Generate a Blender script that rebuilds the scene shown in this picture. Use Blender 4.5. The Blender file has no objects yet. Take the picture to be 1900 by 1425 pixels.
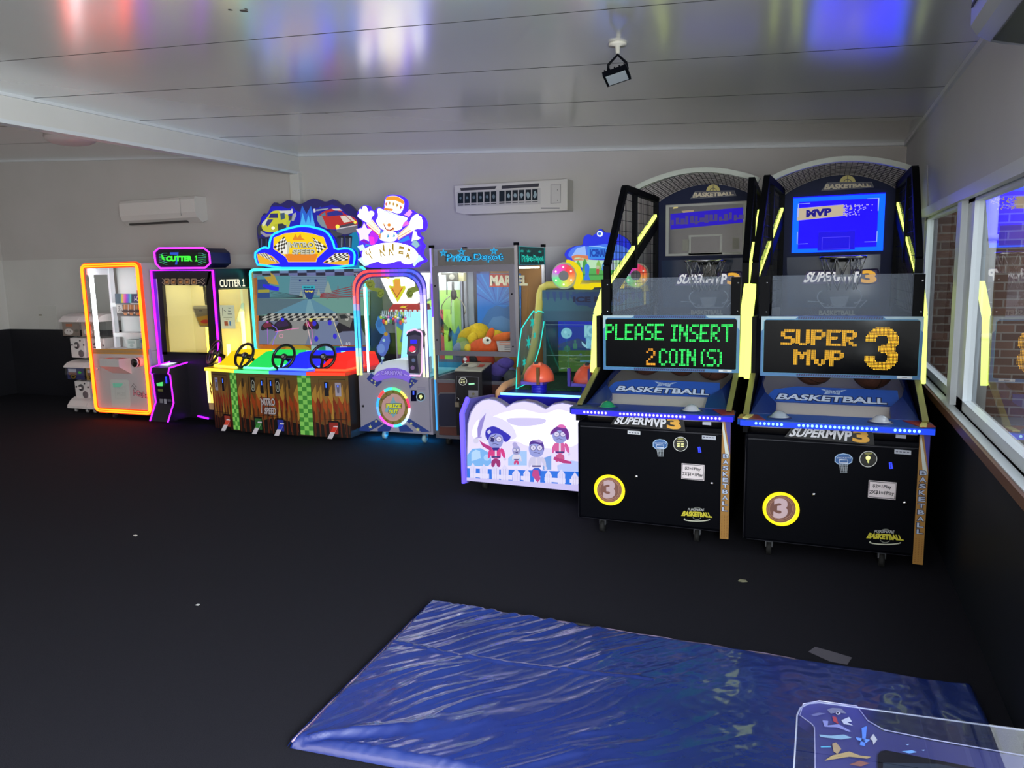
import bpy, math, random
from mathutils import Vector, Matrix, geometry
random.seed(7)
C = bpy.context.scene.collection
SC = bpy.context.scene
PI = math.pi

# ---------------------------------------------------------------- camera, world, light, exposure
CAM_Z, FPX = 1.6, 1421.0
RX, RY, RZ = (0.931, 0.034, -0.365), (0.366, -0.144, 0.92), (-0.022, -0.989, -0.146)
def _n(v): return Vector(v).normalized()
_Y = _n((565, -222, FPX)); _D = _n((210, 9630, FPX)); _D = (_D - _Y * _D.dot(_Y)).normalized(); _X = _D.cross(_Y)
if _X.x < 0: _X = -_X
ROWS = (_X, _Y, -_D)                                  # world = ROWS @ (image right, image down, forward)
cd = bpy.data.cameras.new('camera'); cam = bpy.data.objects.new('camera', cd); C.objects.link(cam)
cd.sensor_fit = 'HORIZONTAL'; cd.sensor_width = 36.0; cd.lens = 36.0 * FPX / 1900.0; cd.clip_start = 0.02; cd.clip_end = 200
right = Vector([r[0] for r in ROWS]); up = -Vector([r[1] for r in ROWS]); back = -Vector([r[2] for r in ROWS])
m4 = Matrix.Identity(4)
for i in range(3):
    m4[i][0], m4[i][1], m4[i][2] = right[i], up[i], back[i]
m4[2][3] = CAM_Z
cam.matrix_world = m4
SC.camera = cam

SC.view_settings.view_transform = 'Standard'; SC.view_settings.look = 'None'
SC.view_settings.gamma = 1.0; SC.view_settings.use_curve_mapping = False
SC.view_settings.exposure = 0.0
SC.cycles.max_bounces = 8; SC.cycles.transparent_max_bounces = 24; SC.cycles.caustics_reflective = False; SC.cycles.caustics_refractive = False
SC.cycles.sample_clamp_indirect = 6.0

w = bpy.data.worlds.new('overcast_daylight'); SC.world = w; w.use_nodes = True
bg = w.node_tree.nodes['Background']; bg.inputs[0].default_value = (0.86, 0.93, 1.0, 1); bg.inputs[1].default_value = 2.6

def area(name, loc, rot, sx, sy, power, col):
    l = bpy.data.lights.new(name, 'AREA'); l.shape = 'RECTANGLE'; l.size = sx; l.size_y = sy; l.energy = power; l.color = col
    o = bpy.data.objects.new(name, l); C.objects.link(o); o.location = loc; o.rotation_euler = rot
    return o
area('daylight_right_window', (0.66, -0.62, 1.5), (0, PI / 2, 0), 1.05, 2.6, 540, (0.90, 0.97, 1.0))     # daylight through the long side window behind the camera
area('daylight_rear_window', (-4.6, -2.1, 1.75), (-PI / 2, 0, 0), 7.0, 1.6, 140, (1.0, 0.95, 0.88))    # and through the rear glazing
# ---------------------------------------------------------------- colour and materials
def s2l(x): return x / 12.92 if x <= 0.04045 else ((x + 0.055) / 1.055) ** 2.4
def col(h, k=1.0):
    if not isinstance(h, str): return tuple(x * k for x in h)
    h = h.lstrip('#')
    return tuple(s2l(int(h[i:i + 2], 16) / 255.0) * k for i in (0, 2, 4))
_M = {}
def mat(h, rough=0.5, metal=0.0, coat=0.0, spec=0.5):
    key = 'paint_%s_%02d_%d_%d_%d' % (h.strip('#'), int(rough * 100), int(metal * 10), int(coat * 10), int(spec * 10))
    if key in _M: return _M[key]
    m = bpy.data.materials.new(key); m.use_nodes = True
    b = m.node_tree.nodes['Principled BSDF']
    b.inputs['Base Color'].default_value = (*col(h), 1); b.inputs['Roughness'].default_value = rough; b.inputs['Metallic'].default_value = metal
    b.inputs['Coat Weight'].default_value = coat; b.inputs['Specular IOR Level'].default_value = spec
    _M[key] = m; return m
def emit(h, k):
    key = 'lamp_%s_%d' % (h.strip('#'), int(k * 100))
    if key in _M: return _M[key]
    m = bpy.data.materials.new(key); m.use_nodes = True
    b = m.node_tree.nodes['Principled BSDF']
    b.inputs['Base Color'].default_value = (0.05, 0.05, 0.05, 1)
    b.inputs['Emission Color'].default_value = (*col(h), 1); b.inputs['Emission Strength'].default_value = k
    _M[key] = m; return m
def attr_mat(name, glow=False, rough=0.45):
    m = bpy.data.materials.new(name); m.use_nodes = True
    nt = m.node_tree; b = nt.nodes['Principled BSDF']
    a = nt.nodes.new('ShaderNodeVertexColor'); a.layer_name = 'Col'
    b.inputs['Roughness'].default_value = rough
    if glow:
        b.inputs['Base Color'].default_value = (0.03, 0.03, 0.03, 1)
        b.inputs['Specular IOR Level'].default_value = 0.0; nt.links.new(a.outputs['Color'], b.inputs['Emission Color']); b.inputs['Emission Strength'].default_value = 1.0
    else:
        nt.links.new(a.outputs['Color'], b.inputs['Base Color'])
    return m
PRINT = attr_mat('printed_ink', rough=0.45)
GLOSS = attr_mat('glossy_printed_ink', rough=0.12); GLOSS.node_tree.nodes['Principled BSDF'].inputs['Specular IOR Level'].default_value = .12
GLOW = attr_mat('backlit_print', glow=True, rough=0.25)
def thin_glass(name, tint=(1, 1, 1), refl=1.0, rough=0.0, min_refl=0.0):
    m = bpy.data.materials.new(name); m.use_nodes = True; nt = m.node_tree; nt.nodes.clear()
    out = nt.nodes.new('ShaderNodeOutputMaterial'); mix = nt.nodes.new('ShaderNodeMixShader')
    t = nt.nodes.new('ShaderNodeBsdfTransparent'); t.inputs[0].default_value = (*tint, 1)
    g = nt.nodes.new('ShaderNodeBsdfGlossy'); g.inputs['Roughness'].default_value = rough
    f = nt.nodes.new('ShaderNodeFresnel'); f.inputs['IOR'].default_value = 1.5
    ma = nt.nodes.new('ShaderNodeMath'); ma.operation = 'MULTIPLY_ADD'; ma.inputs[1].default_value = refl; ma.inputs[2].default_value = min_refl; ma.use_clamp = True
    ge = nt.nodes.new('ShaderNodeNewGeometry'); io = nt.nodes.new('ShaderNodeMath'); io.operation = 'MULTIPLY_ADD'; io.inputs[1].default_value = 1 / 1.5 - 1.5; io.inputs[2].default_value = 1.5
    nt.links.new(ge.outputs['Backfacing'], io.inputs[0]); nt.links.new(io.outputs[0], f.inputs['IOR'])     # a sheet reflects alike from both sides
    nt.links.new(f.outputs[0], ma.inputs[0]); nt.links.new(ma.outputs[0], mix.inputs[0])
    nt.links.new(t.outputs[0], mix.inputs[1]); nt.links.new(g.outputs[0], mix.inputs[2]); nt.links.new(mix.outputs[0], out.inputs[0])
    return m
GLASS = thin_glass('clear_glass', (0.96, 0.98, 0.97), 1.2)
WINGLASS = thin_glass('window_glass', (0.93, 0.95, 0.95), 1.7)
def frosted(name, c, k):
    """acrylic sheet that lets most light through and scatters a little"""
    m = bpy.data.materials.new(name); m.use_nodes = True; nt = m.node_tree; nt.nodes.clear()
    out = nt.nodes.new('ShaderNodeOutputMaterial'); mix = nt.nodes.new('ShaderNodeMixShader'); mix.inputs[0].default_value = k
    t = nt.nodes.new('ShaderNodeBsdfTransparent'); p = nt.nodes.new('ShaderNodeBsdfPrincipled')
    p.inputs['Base Color'].default_value = (*c, 1); p.inputs['Roughness'].default_value = 0.3; p.inputs['Specular IOR Level'].default_value = .2
    nt.links.new(t.outputs[0], mix.inputs[1]); nt.links.new(p.outputs[0], mix.inputs[2]); nt.links.new(mix.outputs[0], out.inputs[0])
    return m
HAZE = frosted('scuffed_acrylic', (0.30, 0.36, 0.46), 0.17)
EDGE = frosted('tinted_acrylic', (0.25, 0.6, 0.58), 0.2)

def noise_mat(name, c1, c2, scale, rough, bump=0.0, bscale=None, stretch=None, metal=0.0, bdist=0.02, spec=0.5):
    m = bpy.data.materials.new(name); m.use_nodes = True; nt = m.node_tree; b = nt.nodes['Principled BSDF']
    tc = nt.nodes.new('ShaderNodeTexCoord'); mp = nt.nodes.new('ShaderNodeMapping'); nt.links.new(tc.outputs['Object'], mp.inputs[0])
    if stretch: mp.inputs['Scale'].default_value = stretch
    n = nt.nodes.new('ShaderNodeTexNoise'); n.inputs['Scale'].default_value = scale; n.inputs['Detail'].default_value = 4; nt.links.new(mp.outputs[0], n.inputs['Vector'])
    r = nt.nodes.new('ShaderNodeValToRGB'); r.color_ramp.elements[0].position = 0.35; r.color_ramp.elements[1].position = 0.65
    r.color_ramp.elements[0].color = (*c1, 1); r.color_ramp.elements[1].color = (*c2, 1)
    nt.links.new(n.outputs['Fac'], r.inputs[0]); nt.links.new(r.outputs[0], b.inputs['Base Color'])
    b.inputs['Roughness'].default_value = rough; b.inputs['Metallic'].default_value = metal; b.inputs['Specular IOR Level'].default_value = spec
    if bump:
        n2 = nt.nodes.new('ShaderNodeTexNoise'); n2.inputs['Scale'].default_value = bscale or scale; n2.inputs['Detail'].default_value = 3; nt.links.new(mp.outputs[0], n2.inputs['Vector'])
        bu = nt.nodes.new('ShaderNodeBump'); bu.inputs['Strength'].default_value = bump; bu.inputs['Distance'].default_value = bdist
        nt.links.new(n2.outputs['Fac'], bu.inputs['Height']); nt.links.new(bu.outputs[0], b.inputs['Normal'])
    return m

# ---------------------------------------------------------------- planes a drawing is laid out on
def ray(u, v):
    c = Vector((u - 950.0, v - 712.5, FPX))
    return Vector([sum(ROWS[i][j] * c[j] for j in range(3)) for i in range(3)])
def atY(u, v, y):
    r = ray(u, v); return Vector((0, 0, CAM_Z)) + r * (y / r.y)
def atX(u, v, x):
    r = ray(u, v); return Vector((0, 0, CAM_Z)) + r * (x / r.x)
def atZ(u, v, z):
    r = ray(u, v); return Vector((0, 0, CAM_Z)) + r * ((z - CAM_Z) / r.z)
EPS = 0.0012
class Plane:
    """maps drawing coordinates to a point of a real plane; layer lifts a sheet a millimetre off it"""
    def __init__(s, f, n, ox=0.0, oy=0.0, k=1.0): s.f, s.n, s.ox, s.oy, s.k = f, Vector(n), ox, oy, k
    def z(s, ox, oy, k): return Plane(s.f, s.n, ox, oy, k)
    def __call__(s, u, v, layer=0.0): return s.f(s.ox + u * s.k, s.oy + v * s.k) + s.n * (layer * EPS)
def PY(y, dx=0.0, dy=0.0): return Plane(lambda u, v: atY(u, v, y) + Vector((dx, dy, 0)), (0, -1, 0))
def PX(x, sign=1): return Plane(lambda u, v: atX(u, v, x), (sign, 0, 0))
def PQ(tl, tr, br, bl):
    tl, tr, br, bl = map(Vector, (tl, tr, br, bl)); n = (bl - tl).cross(tr - tl).normalized()
    return Plane(lambda u, v: (tl * (1 - u) + tr * u) * (1 - v) + (bl * (1 - u) + br * u) * v, n)
def PR(x0, x1, z0, z1, y):            # unit square on a wall facing the viewer, v runs down
    return PQ((x0, y, z1), (x1, y, z1), (x1, y, z0), (x0, y, z0))

def one(mb, pl, x0, y0, x1, y1, c, layer, m=None, k=1.0):
    w_ = x1 - x0; h = y1 - y0
    mb.poly(pl, [(x0 + w_ * .36, y0), (x0 + w_ * .66, y0), (x0 + w_ * .66, y0 + h * .84), (x1, y0 + h * .84), (x1, y1), (x0, y1), (x0, y0 + h * .84), (x0 + w_ * .36, y0 + h * .84), (x0 + w_ * .36, y0 + h * .25), (x0, y0 + h * .32), (x0, y0 + h * .16)], c, layer, m, k)
def sm(pts, n=2, keep=7):
    """rounds the corners of a closed outline"""
    if len(pts) < keep: return pts
    for _ in range(n):
        out = []
        for a, b in zip(pts, list(pts[1:]) + [pts[0]]):
            out += [(a[0] * .75 + b[0] * .25, a[1] * .75 + b[1] * .25), (a[0] * .25 + b[0] * .75, a[1] * .25 + b[1] * .75)]
        pts = out
    return pts
_TX = {}
def glyphs(s, bold=0.0, italic=0.0):
    key = (s, bold, italic)
    if key in _TX: return _TX[key]
    cu = bpy.data.curves.new('t', 'FONT'); cu.body = s; cu.size = 1.0; cu.offset = bold; cu.shear = italic; cu.resolution_u = 3
    o = bpy.data.objects.new('t', cu); C.objects.link(o)
    bpy.context.view_layer.update()
    me = o.evaluated_get(bpy.context.evaluated_depsgraph_get()).to_mesh()
    vs = [(v.co.x, v.co.y) for v in me.vertices]; fs = [tuple(p.vertices) for p in me.polygons]
    x0 = min(v[0] for v in vs); x1 = max(v[0] for v in vs); y0 = min(v[1] for v in vs); y1 = max(v[1] for v in vs)
    vs = [((x - x0) / (x1 - x0), 1 - (y - y0) / (y1 - y0)) for x, y in vs]
    o.evaluated_get(bpy.context.evaluated_depsgraph_get()).to_mesh_clear()
    bpy.data.objects.remove(o); bpy.data.curves.remove(cu)
    _TX[key] = (vs, fs); return _TX[key]

class MB:
    """collects faces; build() links them as ONE mesh object"""
    def __init__(s): s.v, s.f, s.c, s.m, s.sm = [], [], [], [], []
    def add(s, vs, fs, c='#ffffff', m=None, smooth=False, k=1.0):
        b = len(s.v); s.v += [Vector(v) for v in vs]; cc = col(c, k); m = m or PRINT
        for f in fs: s.f.append([b + i for i in f]); s.c.append(cc); s.m.append(m); s.sm.append(smooth)
        return s
    # -- solids
    def box(s, x0, x1, y0, y1, z0, z1, c='#ffffff', m=None, k=1.0, bev=0.0):
        if bev > 0:
            return s.rbox(x0, x1, y0, y1, z0, z1, bev, c, m, k)
        vs = [(x, y, z) for x in (x0, x1) for y in (y0, y1) for z in (z0, z1)]
        return s.add(vs, [(0, 1, 3, 2), (4, 6, 7, 5), (0, 4, 5, 1), (2, 3, 7, 6), (0, 2, 6, 4), (1, 5, 7, 3)], c, m, False, k)
    def rbox(s, x0, x1, y0, y1, z0, z1, b, c='#ffffff', m=None, k=1.0):
        import bmesh
        bm = bmesh.new(); bmesh.ops.create_cube(bm, size=1.0)
        for v in bm.verts:
            v.co = Vector(((x0 + x1) / 2 + v.co.x * (x1 - x0), (y0 + y1) / 2 + v.co.y * (y1 - y0), (z0 + z1) / 2 + v.co.z * (z1 - z0)))
        b = min(b, 0.45 * min(x1 - x0, y1 - y0, z1 - z0))
        bmesh.ops.bevel(bm, geom=list(bm.edges), offset=b, segments=2, profile=0.5, affect='EDGES')
        bm.verts.index_update()
        s.add([v.co.copy() for v in bm.verts], [[v.index for v in f.verts] for f in bm.faces], c, m, False, k); bm.free(); return s
    def prism(s, pts, d, c='#ffffff', m=None, k=1.0, front=True, smooth_side=False):
        """closed outline of 3D points pushed along vector d"""
        pts = [Vector(p) for p in pts]; d = Vector(d); n = len(pts)
        tri = geometry.tessellate_polygon([pts])
        fs = [tuple(t) for t in tri] + [tuple(n + i for i in reversed(t)) for t in tri] + [(i, (i + 1) % n, n + (i + 1) % n, n + i) for i in range(n)]
        return s.add(pts + [p + d for p in pts], fs, c, m, False, k)
    def tube(s, path, r, c='#ffffff', m=None, k=1.0, n=8, closed=False, flat=None):
        path = [Vector(p) for p in path]; L = len(path); vs = []; up0 = None
        for i, p in enumerate(path):
            a = path[(i - 1) % L] if (closed or i > 0) else p
            b = path[(i + 1) % L] if (closed or i < L - 1) else p
            t = (b - a).normalized() if (b - a).length > 1e-9 else Vector((0, 0, 1))
            if up0 is None:
                up0 = Vector((0, 0, 1)) if abs(t.z) < 0.9 else Vector((1, 0, 0))
            e1 = (up0 - t * up0.dot(t)); e1 = e1.normalized() if e1.length > 1e-6 else t.orthogonal().normalized()
            e2 = t.cross(e1); up0 = e1
            rr = r[i] if isinstance(r, (list, tuple)) else r
            for j in range(n):
                q = 2 * PI * j / n; vs.append(p + (e1 * math.cos(q) + e2 * math.sin(q)) * rr)
        fs = []
        for i in range(L if closed else L - 1):
            for j in range(n):
                a, b = i * n + j, i * n + (j + 1) % n; a2, b2 = ((i + 1) % L) * n + j, ((i + 1) % L) * n + (j + 1) % n
                fs.append((a, b, b2, a2))
        if not closed:
            fs += [tuple(range(n))[::-1], tuple((L - 1) * n + j for j in range(n))]
        return s.add(vs, fs, c, m, n > 4, k)
    def bar(s, a, b, w, h, c='#ffffff', m=None, k=1.0, up=(0, 0, 1)):
        a, b = Vector(a), Vector(b); t = (b - a).normalized(); u = Vector(up); e = t.cross(u)
        e = e.normalized() if e.length > 1e-6 else t.orthogonal().normalized(); u = e.cross(t)
        vs = [p + e * (w / 2 * i) + u * (h / 2 * j) for p in (a, b) for i in (-1, 1) for j in (-1, 1)]
        return s.add(vs, [(0, 1, 3, 2), (4, 6, 7, 5), (0, 4, 5, 1), (2, 3, 7, 6), (0, 2, 6, 4), (1, 5, 7, 3)], c, m, False, k)
    def lathe(s, o, axis, prof, c='#ffffff', m=None, k=1.0, n=24):
        """profile of (radius, distance along axis) turned about axis"""
        o = Vector(o); t = Vector(axis).normalized(); e1 = t.orthogonal().normalized(); e2 = t.cross(e1); vs = []
        for r, h in prof:
            for j in range(n):
                q = 2 * PI * j / n; vs.append(o + t * h + (e1 * math.cos(q) + e2 * math.sin(q)) * r)
        fs = [(i * n + j, i * n + (j + 1) % n, (i + 1) * n + (j + 1) % n, (i + 1) * n + j) for i in range(len(prof) - 1) for j in range(n)]
        return s.add(vs, fs, c, m, True, k)
    def ball(s, o, r, c='#ffffff', m=None, k=1.0, n=20, rot=None):
        r = Vector((r, r, r)) if not hasattr(r, '__len__') else Vector(r); o = Vector(o); vs = []; fs = []; h = n // 2
        for i in range(h + 1):
            a = PI * i / h
            for j in range(n):
                q = 2 * PI * j / n; p = Vector((math.sin(a) * math.cos(q) * r.x, math.sin(a) * math.sin(q) * r.y, math.cos(a) * r.z))
                if rot: p = rot @ p
                vs.append(o + p)
        for i in range(h):
            for j in range(n): fs.append((i * n + j, i * n + (j + 1) % n, (i + 1) * n + (j + 1) % n, (i + 1) * n + j))
        return s.add(vs, fs, c, m, True, k)
    # -- drawing on a plane
    def poly(s, pl, pts, c, layer=0, m=None, k=1.0):
        P = [pl(u, v, layer) for u, v in pts]
        return s.add(P, [tuple(t) for t in geometry.tessellate_polygon([P])], c, m, False, k)
    def slab(s, pl, pts, th, c, layer=0, m=None, k=1.0):
        P = [pl(u, v, layer) for u, v in pts]; return s.prism(P, -pl.n * th, c, m, k)
    def rect(s, pl, x0, y0, x1, y1, c, layer=0, m=None, k=1.0):
        return s.poly(pl, [(x0, y0), (x1, y0), (x1, y1), (x0, y1)], c, layer, m, k)
    def circ(s, pl, x, y, r, c, layer=0, m=None, k=1.0, ry=None, n=24, a0=0, a1=360):
        ry = ry or r; full = a1 - a0 >= 360; N = n if full else n + 1
        pts = [(x + r * math.cos(math.radians(a0 + (a1 - a0) * i / n)), y + ry * math.sin(math.radians(a0 + (a1 - a0) * i / n))) for i in range(N)]
        return s.poly(pl, pts, c, layer, m, k)
    def stroke(s, pl, pts, wd, c, layer=0, m=None, k=1.0, closed=False):
        n = len(pts); V = [Vector(p) for p in pts]; A = []; B = []
        for i in range(n):
            a = V[i - 1] if (closed or i > 0) else V[i]; b = V[(i + 1) % n] if (closed or i < n - 1) else V[i]
            t = (b - a); t = t.normalized() if t.length > 1e-9 else Vector((1, 0)); nn = Vector((-t.y, t.x)) * wd / 2
            if 0 < i < n - 1 or closed:
                t1 = (V[i] - a).normalized(); cs = max(0.5, abs(t1.dot(t))); nn = nn / cs
            A.append(V[i] + nn); B.append(V[i] - nn)
        P = [pl(p.x, p.y, layer) for p in A] + [pl(p.x, p.y, layer) for p in B]
        fs = [(i, (i + 1) % n, n + (i + 1) % n, n + i) for i in range(n if closed else n - 1)]
        return s.add(P, fs, c, m, False, k)
    def ring(s, pl, x, y, r, wd, c, layer=0, m=None, k=1.0, ry=None, n=32, a0=0, a1=360):
        ry = ry or r; full = a1 - a0 >= 360
        pts = [(x + r * math.cos(math.radians(a0 + (a1 - a0) * i / n)), y + ry * math.sin(math.radians(a0 + (a1 - a0) * i / n))) for i in range(n if full else n + 1)]
        return s.stroke(pl, pts, wd, c, layer, m, k, closed=full)
    def star(s, pl, x, y, r, c, layer=0, m=None, k=1.0, rot=-90, inner=0.42, n=5):
        pts = [(x + (r if i % 2 == 0 else r * inner) * math.cos(math.radians(rot + 180 * i / n)), y + (r if i % 2 == 0 else r * inner) * math.sin(math.radians(rot + 180 * i / n))) for i in range(2 * n)]
        return s.poly(pl, pts, c, layer, m, k)
    def text(s, pl, t, q, c, layer=0, m=None, k=1.0, bold=0.0, italic=0.0):
        """lettering stretched into a box (x0,y0,x1,y1) or four corners tl,tr,br,bl"""
        if len(q) == 4 and not hasattr(q[0], '__len__'):
            q = ((q[0], q[1]), (q[2], q[1]), (q[2], q[3]), (q[0], q[3]))
        vs, fs = glyphs(t, bold, italic); P = []
        for a, b in vs:
            x = (q[0][0] * (1 - a) + q[1][0] * a) * (1 - b) + (q[3][0] * (1 - a) + q[2][0] * a) * b
            y = (q[0][1] * (1 - a) + q[1][1] * a) * (1 - b) + (q[3][1] * (1 - a) + q[2][1] * a) * b
            P.append(pl(x, y, layer))
        return s.add(P, fs, c, m, False, k)
    def check(s, pl, q, nx, ny, c1, c2, layer=0, m=None, k=1.0):
        g = lambda a, b: ((q[0][0] * (1 - a) + q[1][0] * a) * (1 - b) + (q[3][0] * (1 - a) + q[2][0] * a) * b, (q[0][1] * (1 - a) + q[1][1] * a) * (1 - b) + (q[3][1] * (1 - a) + q[2][1] * a) * b)
        for i in range(nx):
            for j in range(ny):
                s.poly(pl, [g(i / nx, j / ny), g((i + 1) / nx, j / ny), g((i + 1) / nx, (j + 1) / ny), g(i / nx, (j + 1) / ny)], c1 if (i + j) % 2 else c2, layer, m, k)
        return s
    def build(s, name, parent=None, label=None):
        me = bpy.data.meshes.new(name); org = ROOT.get(parent.name, Vector()) if parent is not None else Vector()
        me.from_pydata([v - org for v in s.v], [], s.f)
        ms = []
        for m in s.m:
            if m not in ms: ms.append(m)
        for m in ms: me.materials.append(m)
        ca = me.color_attributes.new('Col', 'FLOAT_COLOR', 'CORNER')
        vals = []
        for p, c_, m, sm in zip(me.polygons, s.c, s.m, s.sm):
            p.material_index = ms.index(m); p.use_smooth = sm
            vals += [c_[0], c_[1], c_[2], 1.0] * p.loop_total
        ca.data.foreach_set('color', vals)
        o = bpy.data.objects.new(name, me); C.objects.link(o)
        if parent is not None:
            o.parent = parent; ROOT[o.name] = org
        if label: o['label'] = label
        return o
ROOT = {}
def thing(name, label, cat, loc, group=None):
    o = bpy.data.objects.new(name, None); C.objects.link(o); o.location = loc; o.empty_display_size = 0.1
    o['label'] = label; o['category'] = cat
    if group: o['group'] = group
    ROOT[o.name] = Vector(loc); return o
def solo(m, name, label, cat, loc=(0, 0, 0), group=None, kind=None):
    """a thing that is one mesh, with its origin at loc"""
    m.v = [v - Vector(loc) for v in m.v]
    o = m.build(name); o.location = loc; o['label'] = label; o['category'] = cat
    if group: o['group'] = group
    if kind: o['kind'] = kind
    ROOT[o.name] = Vector(loc); return o
def struct(m, name):
    o = m.build(name); o['kind'] = 'structure'; return o
BLACK = mat('#05060c', 0.5, 0, 0, .06); SATIN = mat('#08090d', 0.55, 0, 0, .08); RUBBER = mat('#101010', 0.8); WHITE = mat('#dcdcdc', 0.4)
CHROME = mat('#c8c8cc', 0.15, 1.0); ALU = mat('#8d8f96', 0.35, 0.9)
def caster(parent, x, y, h=0.08, m=None):
    k = MB(); k.lathe((x - 0.013, y, h * 0.42), (1, 0, 0), [(0.0, 0), (h * 0.42, 0), (h * 0.42, 0.026), (0, 0.026)], m=m or RUBBER, n=16)
    k.box(x - 0.02, x + 0.02, y - 0.012, y + 0.03, h * 0.5, h, m=ALU)
    return k.build('caster', parent)
def rrect(x0, y0, x1, y1, r, n=5):
    out = []
    for cx, cy, a in ((x1 - r, y0 + r, -90), (x1 - r, y1 - r, 0), (x0 + r, y1 - r, 90), (x0 + r, y0 + r, 180)):
        for i in range(n + 1):
            q = math.radians(a + 90 * i / n); out.append((cx + r * math.cos(q), cy + r * math.sin(q)))
    return out
# ================================================================ the room
BY, RXW, LXW, REAR = 7.6, 0.69, -10.75, -2.2
def cz(x): return 2.98 - 0.0575 * (x + 5.6)
CARPET = noise_mat('black_carpet', (0.007, 0.007, 0.011), (0.012, 0.012, 0.018), 260, 0.95, 0.6, 300, bdist=0.004, spec=0.15)
CEIL = noise_mat('glossy_ceiling_panel', (0.62, 0.62, 0.61), (0.65, 0.65, 0.64), 1.2, 0.19, 0.07, 2.5, stretch=(1.0, 0.25, 1), bdist=0.01, spec=0.95)
_b = CEIL.node_tree.nodes['Principled BSDF']; _b.inputs['Coat Weight'].default_value = 1.0; _b.inputs['Coat Roughness'].default_value = .17; _b.inputs['Coat IOR'].default_value = 1.8
WALL_U = noise_mat('warm_white_paint', (0.50, 0.475, 0.45), (0.53, 0.50, 0.48), 1.5, 0.6)
WALL_L = noise_mat('white_panel_paint', (0.58, 0.57, 0.54), (0.62, 0.61, 0.58), 1.5, 0.5)
WALL_R = noise_mat('cool_white_paint', (0.53, 0.52, 0.53), (0.56, 0.55, 0.56), 1.5, 0.5)
DADO = noise_mat('black_dado_paint', (0.004, 0.004, 0.007), (0.006, 0.006, 0.010), 2.0, 0.5)
TRIM = mat('#cfd2d4', 0.35); WFRAME = mat('#d3dbe0', 0.35)

m = MB(); m.box(LXW - .2, RXW + .12, REAR, BY + .2, -0.1, 0, m=CARPET); struct(m, 'floor')
m = MB()
seams = [REAR, 0.48, 1.46, 2.44, 3.42, 4.34, 5.33, 6.31, BY + .2]
for a, b in zip(seams, seams[1:]):
    x0, x1 = LXW - .2, RXW + .12
    g = 0.0
    m.prism([(x0, a + g, cz(x0)), (x1, a + g, cz(x1)), (x1, a + g, cz(x1) + .08), (x0, a + g, cz(x0) + .08)], (0, b - a - 2 * g, 0), m=CEIL)
for y in seams[1:-1]: m.prism([(LXW, y - .0022, cz(LXW) - .0012), (RXW, y - .0022, cz(RXW) - .0012), (RXW, y - .0022, cz(RXW) + .01), (LXW, y - .0022, cz(LXW) + .01)], (0, .0044, 0), m=mat('#3c3b3a', .8, 0, 0, .05))
for x, y, r_ in ((-2.47, 3.01, .012), (-2.52, 2.98, .007), (-2.44, 2.99, .005), (-3.65, 5.35, .008)): m.lathe((x, y, cz(x) - .001), (-.0575, 0, -1), [(r_ * 1.6, 0), (.0001, .0006)], m=mat('#4a4640', .7), n=12)
struct(m, 'ceiling')
m = MB()
m.prism([(LXW, BY, .9), (RXW + .12, BY, .9), (RXW + .12, BY, cz(RXW + .12) + .05), (LXW, BY, cz(LXW) + .05)], (0, .15, 0), m=WALL_U)
m.box(LXW, RXW + .12, BY, BY + .15, 0, .9, m=DADO)
struct(m, 'wall_back')
m = MB(); m.prism([(LXW, BY - .035, .935), (RXW, BY - .035, .935), (RXW, BY - .035, 1.815), (LXW, BY - .035, 1.90)], (0, .035, 0), m=WALL_L); struct(m, 'trim_8')
m = MB(); m.box(LXW, RXW, BY - .03, BY, 0, .935, m=DADO); struct(m, 'baseboard_back')
m = MB(); m.box(LXW - .2, RXW + .12, REAR - .15, REAR, 0, 3.4, m=WALL_U); struct(m, 'wall_rear')
m = MB()
m.prism([(LXW, REAR, .9), (LXW, BY, .9), (LXW, BY, cz(LXW) + .05), (LXW, REAR, cz(LXW) + .05)], (-.15, 0, 0), m=WALL_U)
m.box(LXW - .1, LXW + .035, REAR, BY, .935, 1.90, m=WALL_L)
m.box(LXW - .1, LXW + .03, REAR, BY, 0, .935, m=DADO)
struct(m, 'wall_left')
# right wall with its window opening
WY0, WY1, WZ0, WZ1 = 0.9, 6.12, 0.86, 1.92
m = MB()
for y0, y1, z0, z1, mt in ((REAR, BY, WZ1, 2.7, WALL_R), (REAR, BY, 0, WZ0, mat('#0c131d', .5)), (REAR, WY0, WZ0, WZ1, WALL_R), (WY1, BY, WZ0, WZ1, WALL_R)):
    m.box(RXW, RXW + .085, y0, y1, z0, z1, m=mt)
struct(m, 'wall_right')
m = MB()   # cornice beads
m.bar((LXW, BY - .012, cz(LXW) - .012), (RXW, BY - .012, cz(RXW) - .012), .024, .024, m=TRIM); struct(m, 'trim_1')
m = MB(); m.box(RXW - .022, RXW, REAR, BY, cz(RXW) - .03, cz(RXW), m=TRIM); struct(m, 'trim_2')
# hanging beam and its end post
m = MB(); m.box(-5.68, -5.6, REAR, BY, 2.77, cz(-5.6) + .02, m=WALL_L)
m.box(-5.685, -5.585, REAR, BY, 2.755, 2.785, m=TRIM); m.box(-5.69, -5.58, REAR, BY, 2.955, 2.985, m=TRIM); struct(m, 'trim_3')
m = MB(); m.box(-5.70, -5.57, BY - .06, BY, .93, 2.77, m=WALL_L); struct(m, 'trim_4')
m = MB(); c_ = [atX(u, v, RXW) for u, v in ((1711, 322), (1722, 306), (1723, 386), (1712, 396))]; m.prism(c_, (-.008, 0, 0), m=WALL_R); struct(m, 'trim_9')
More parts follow.
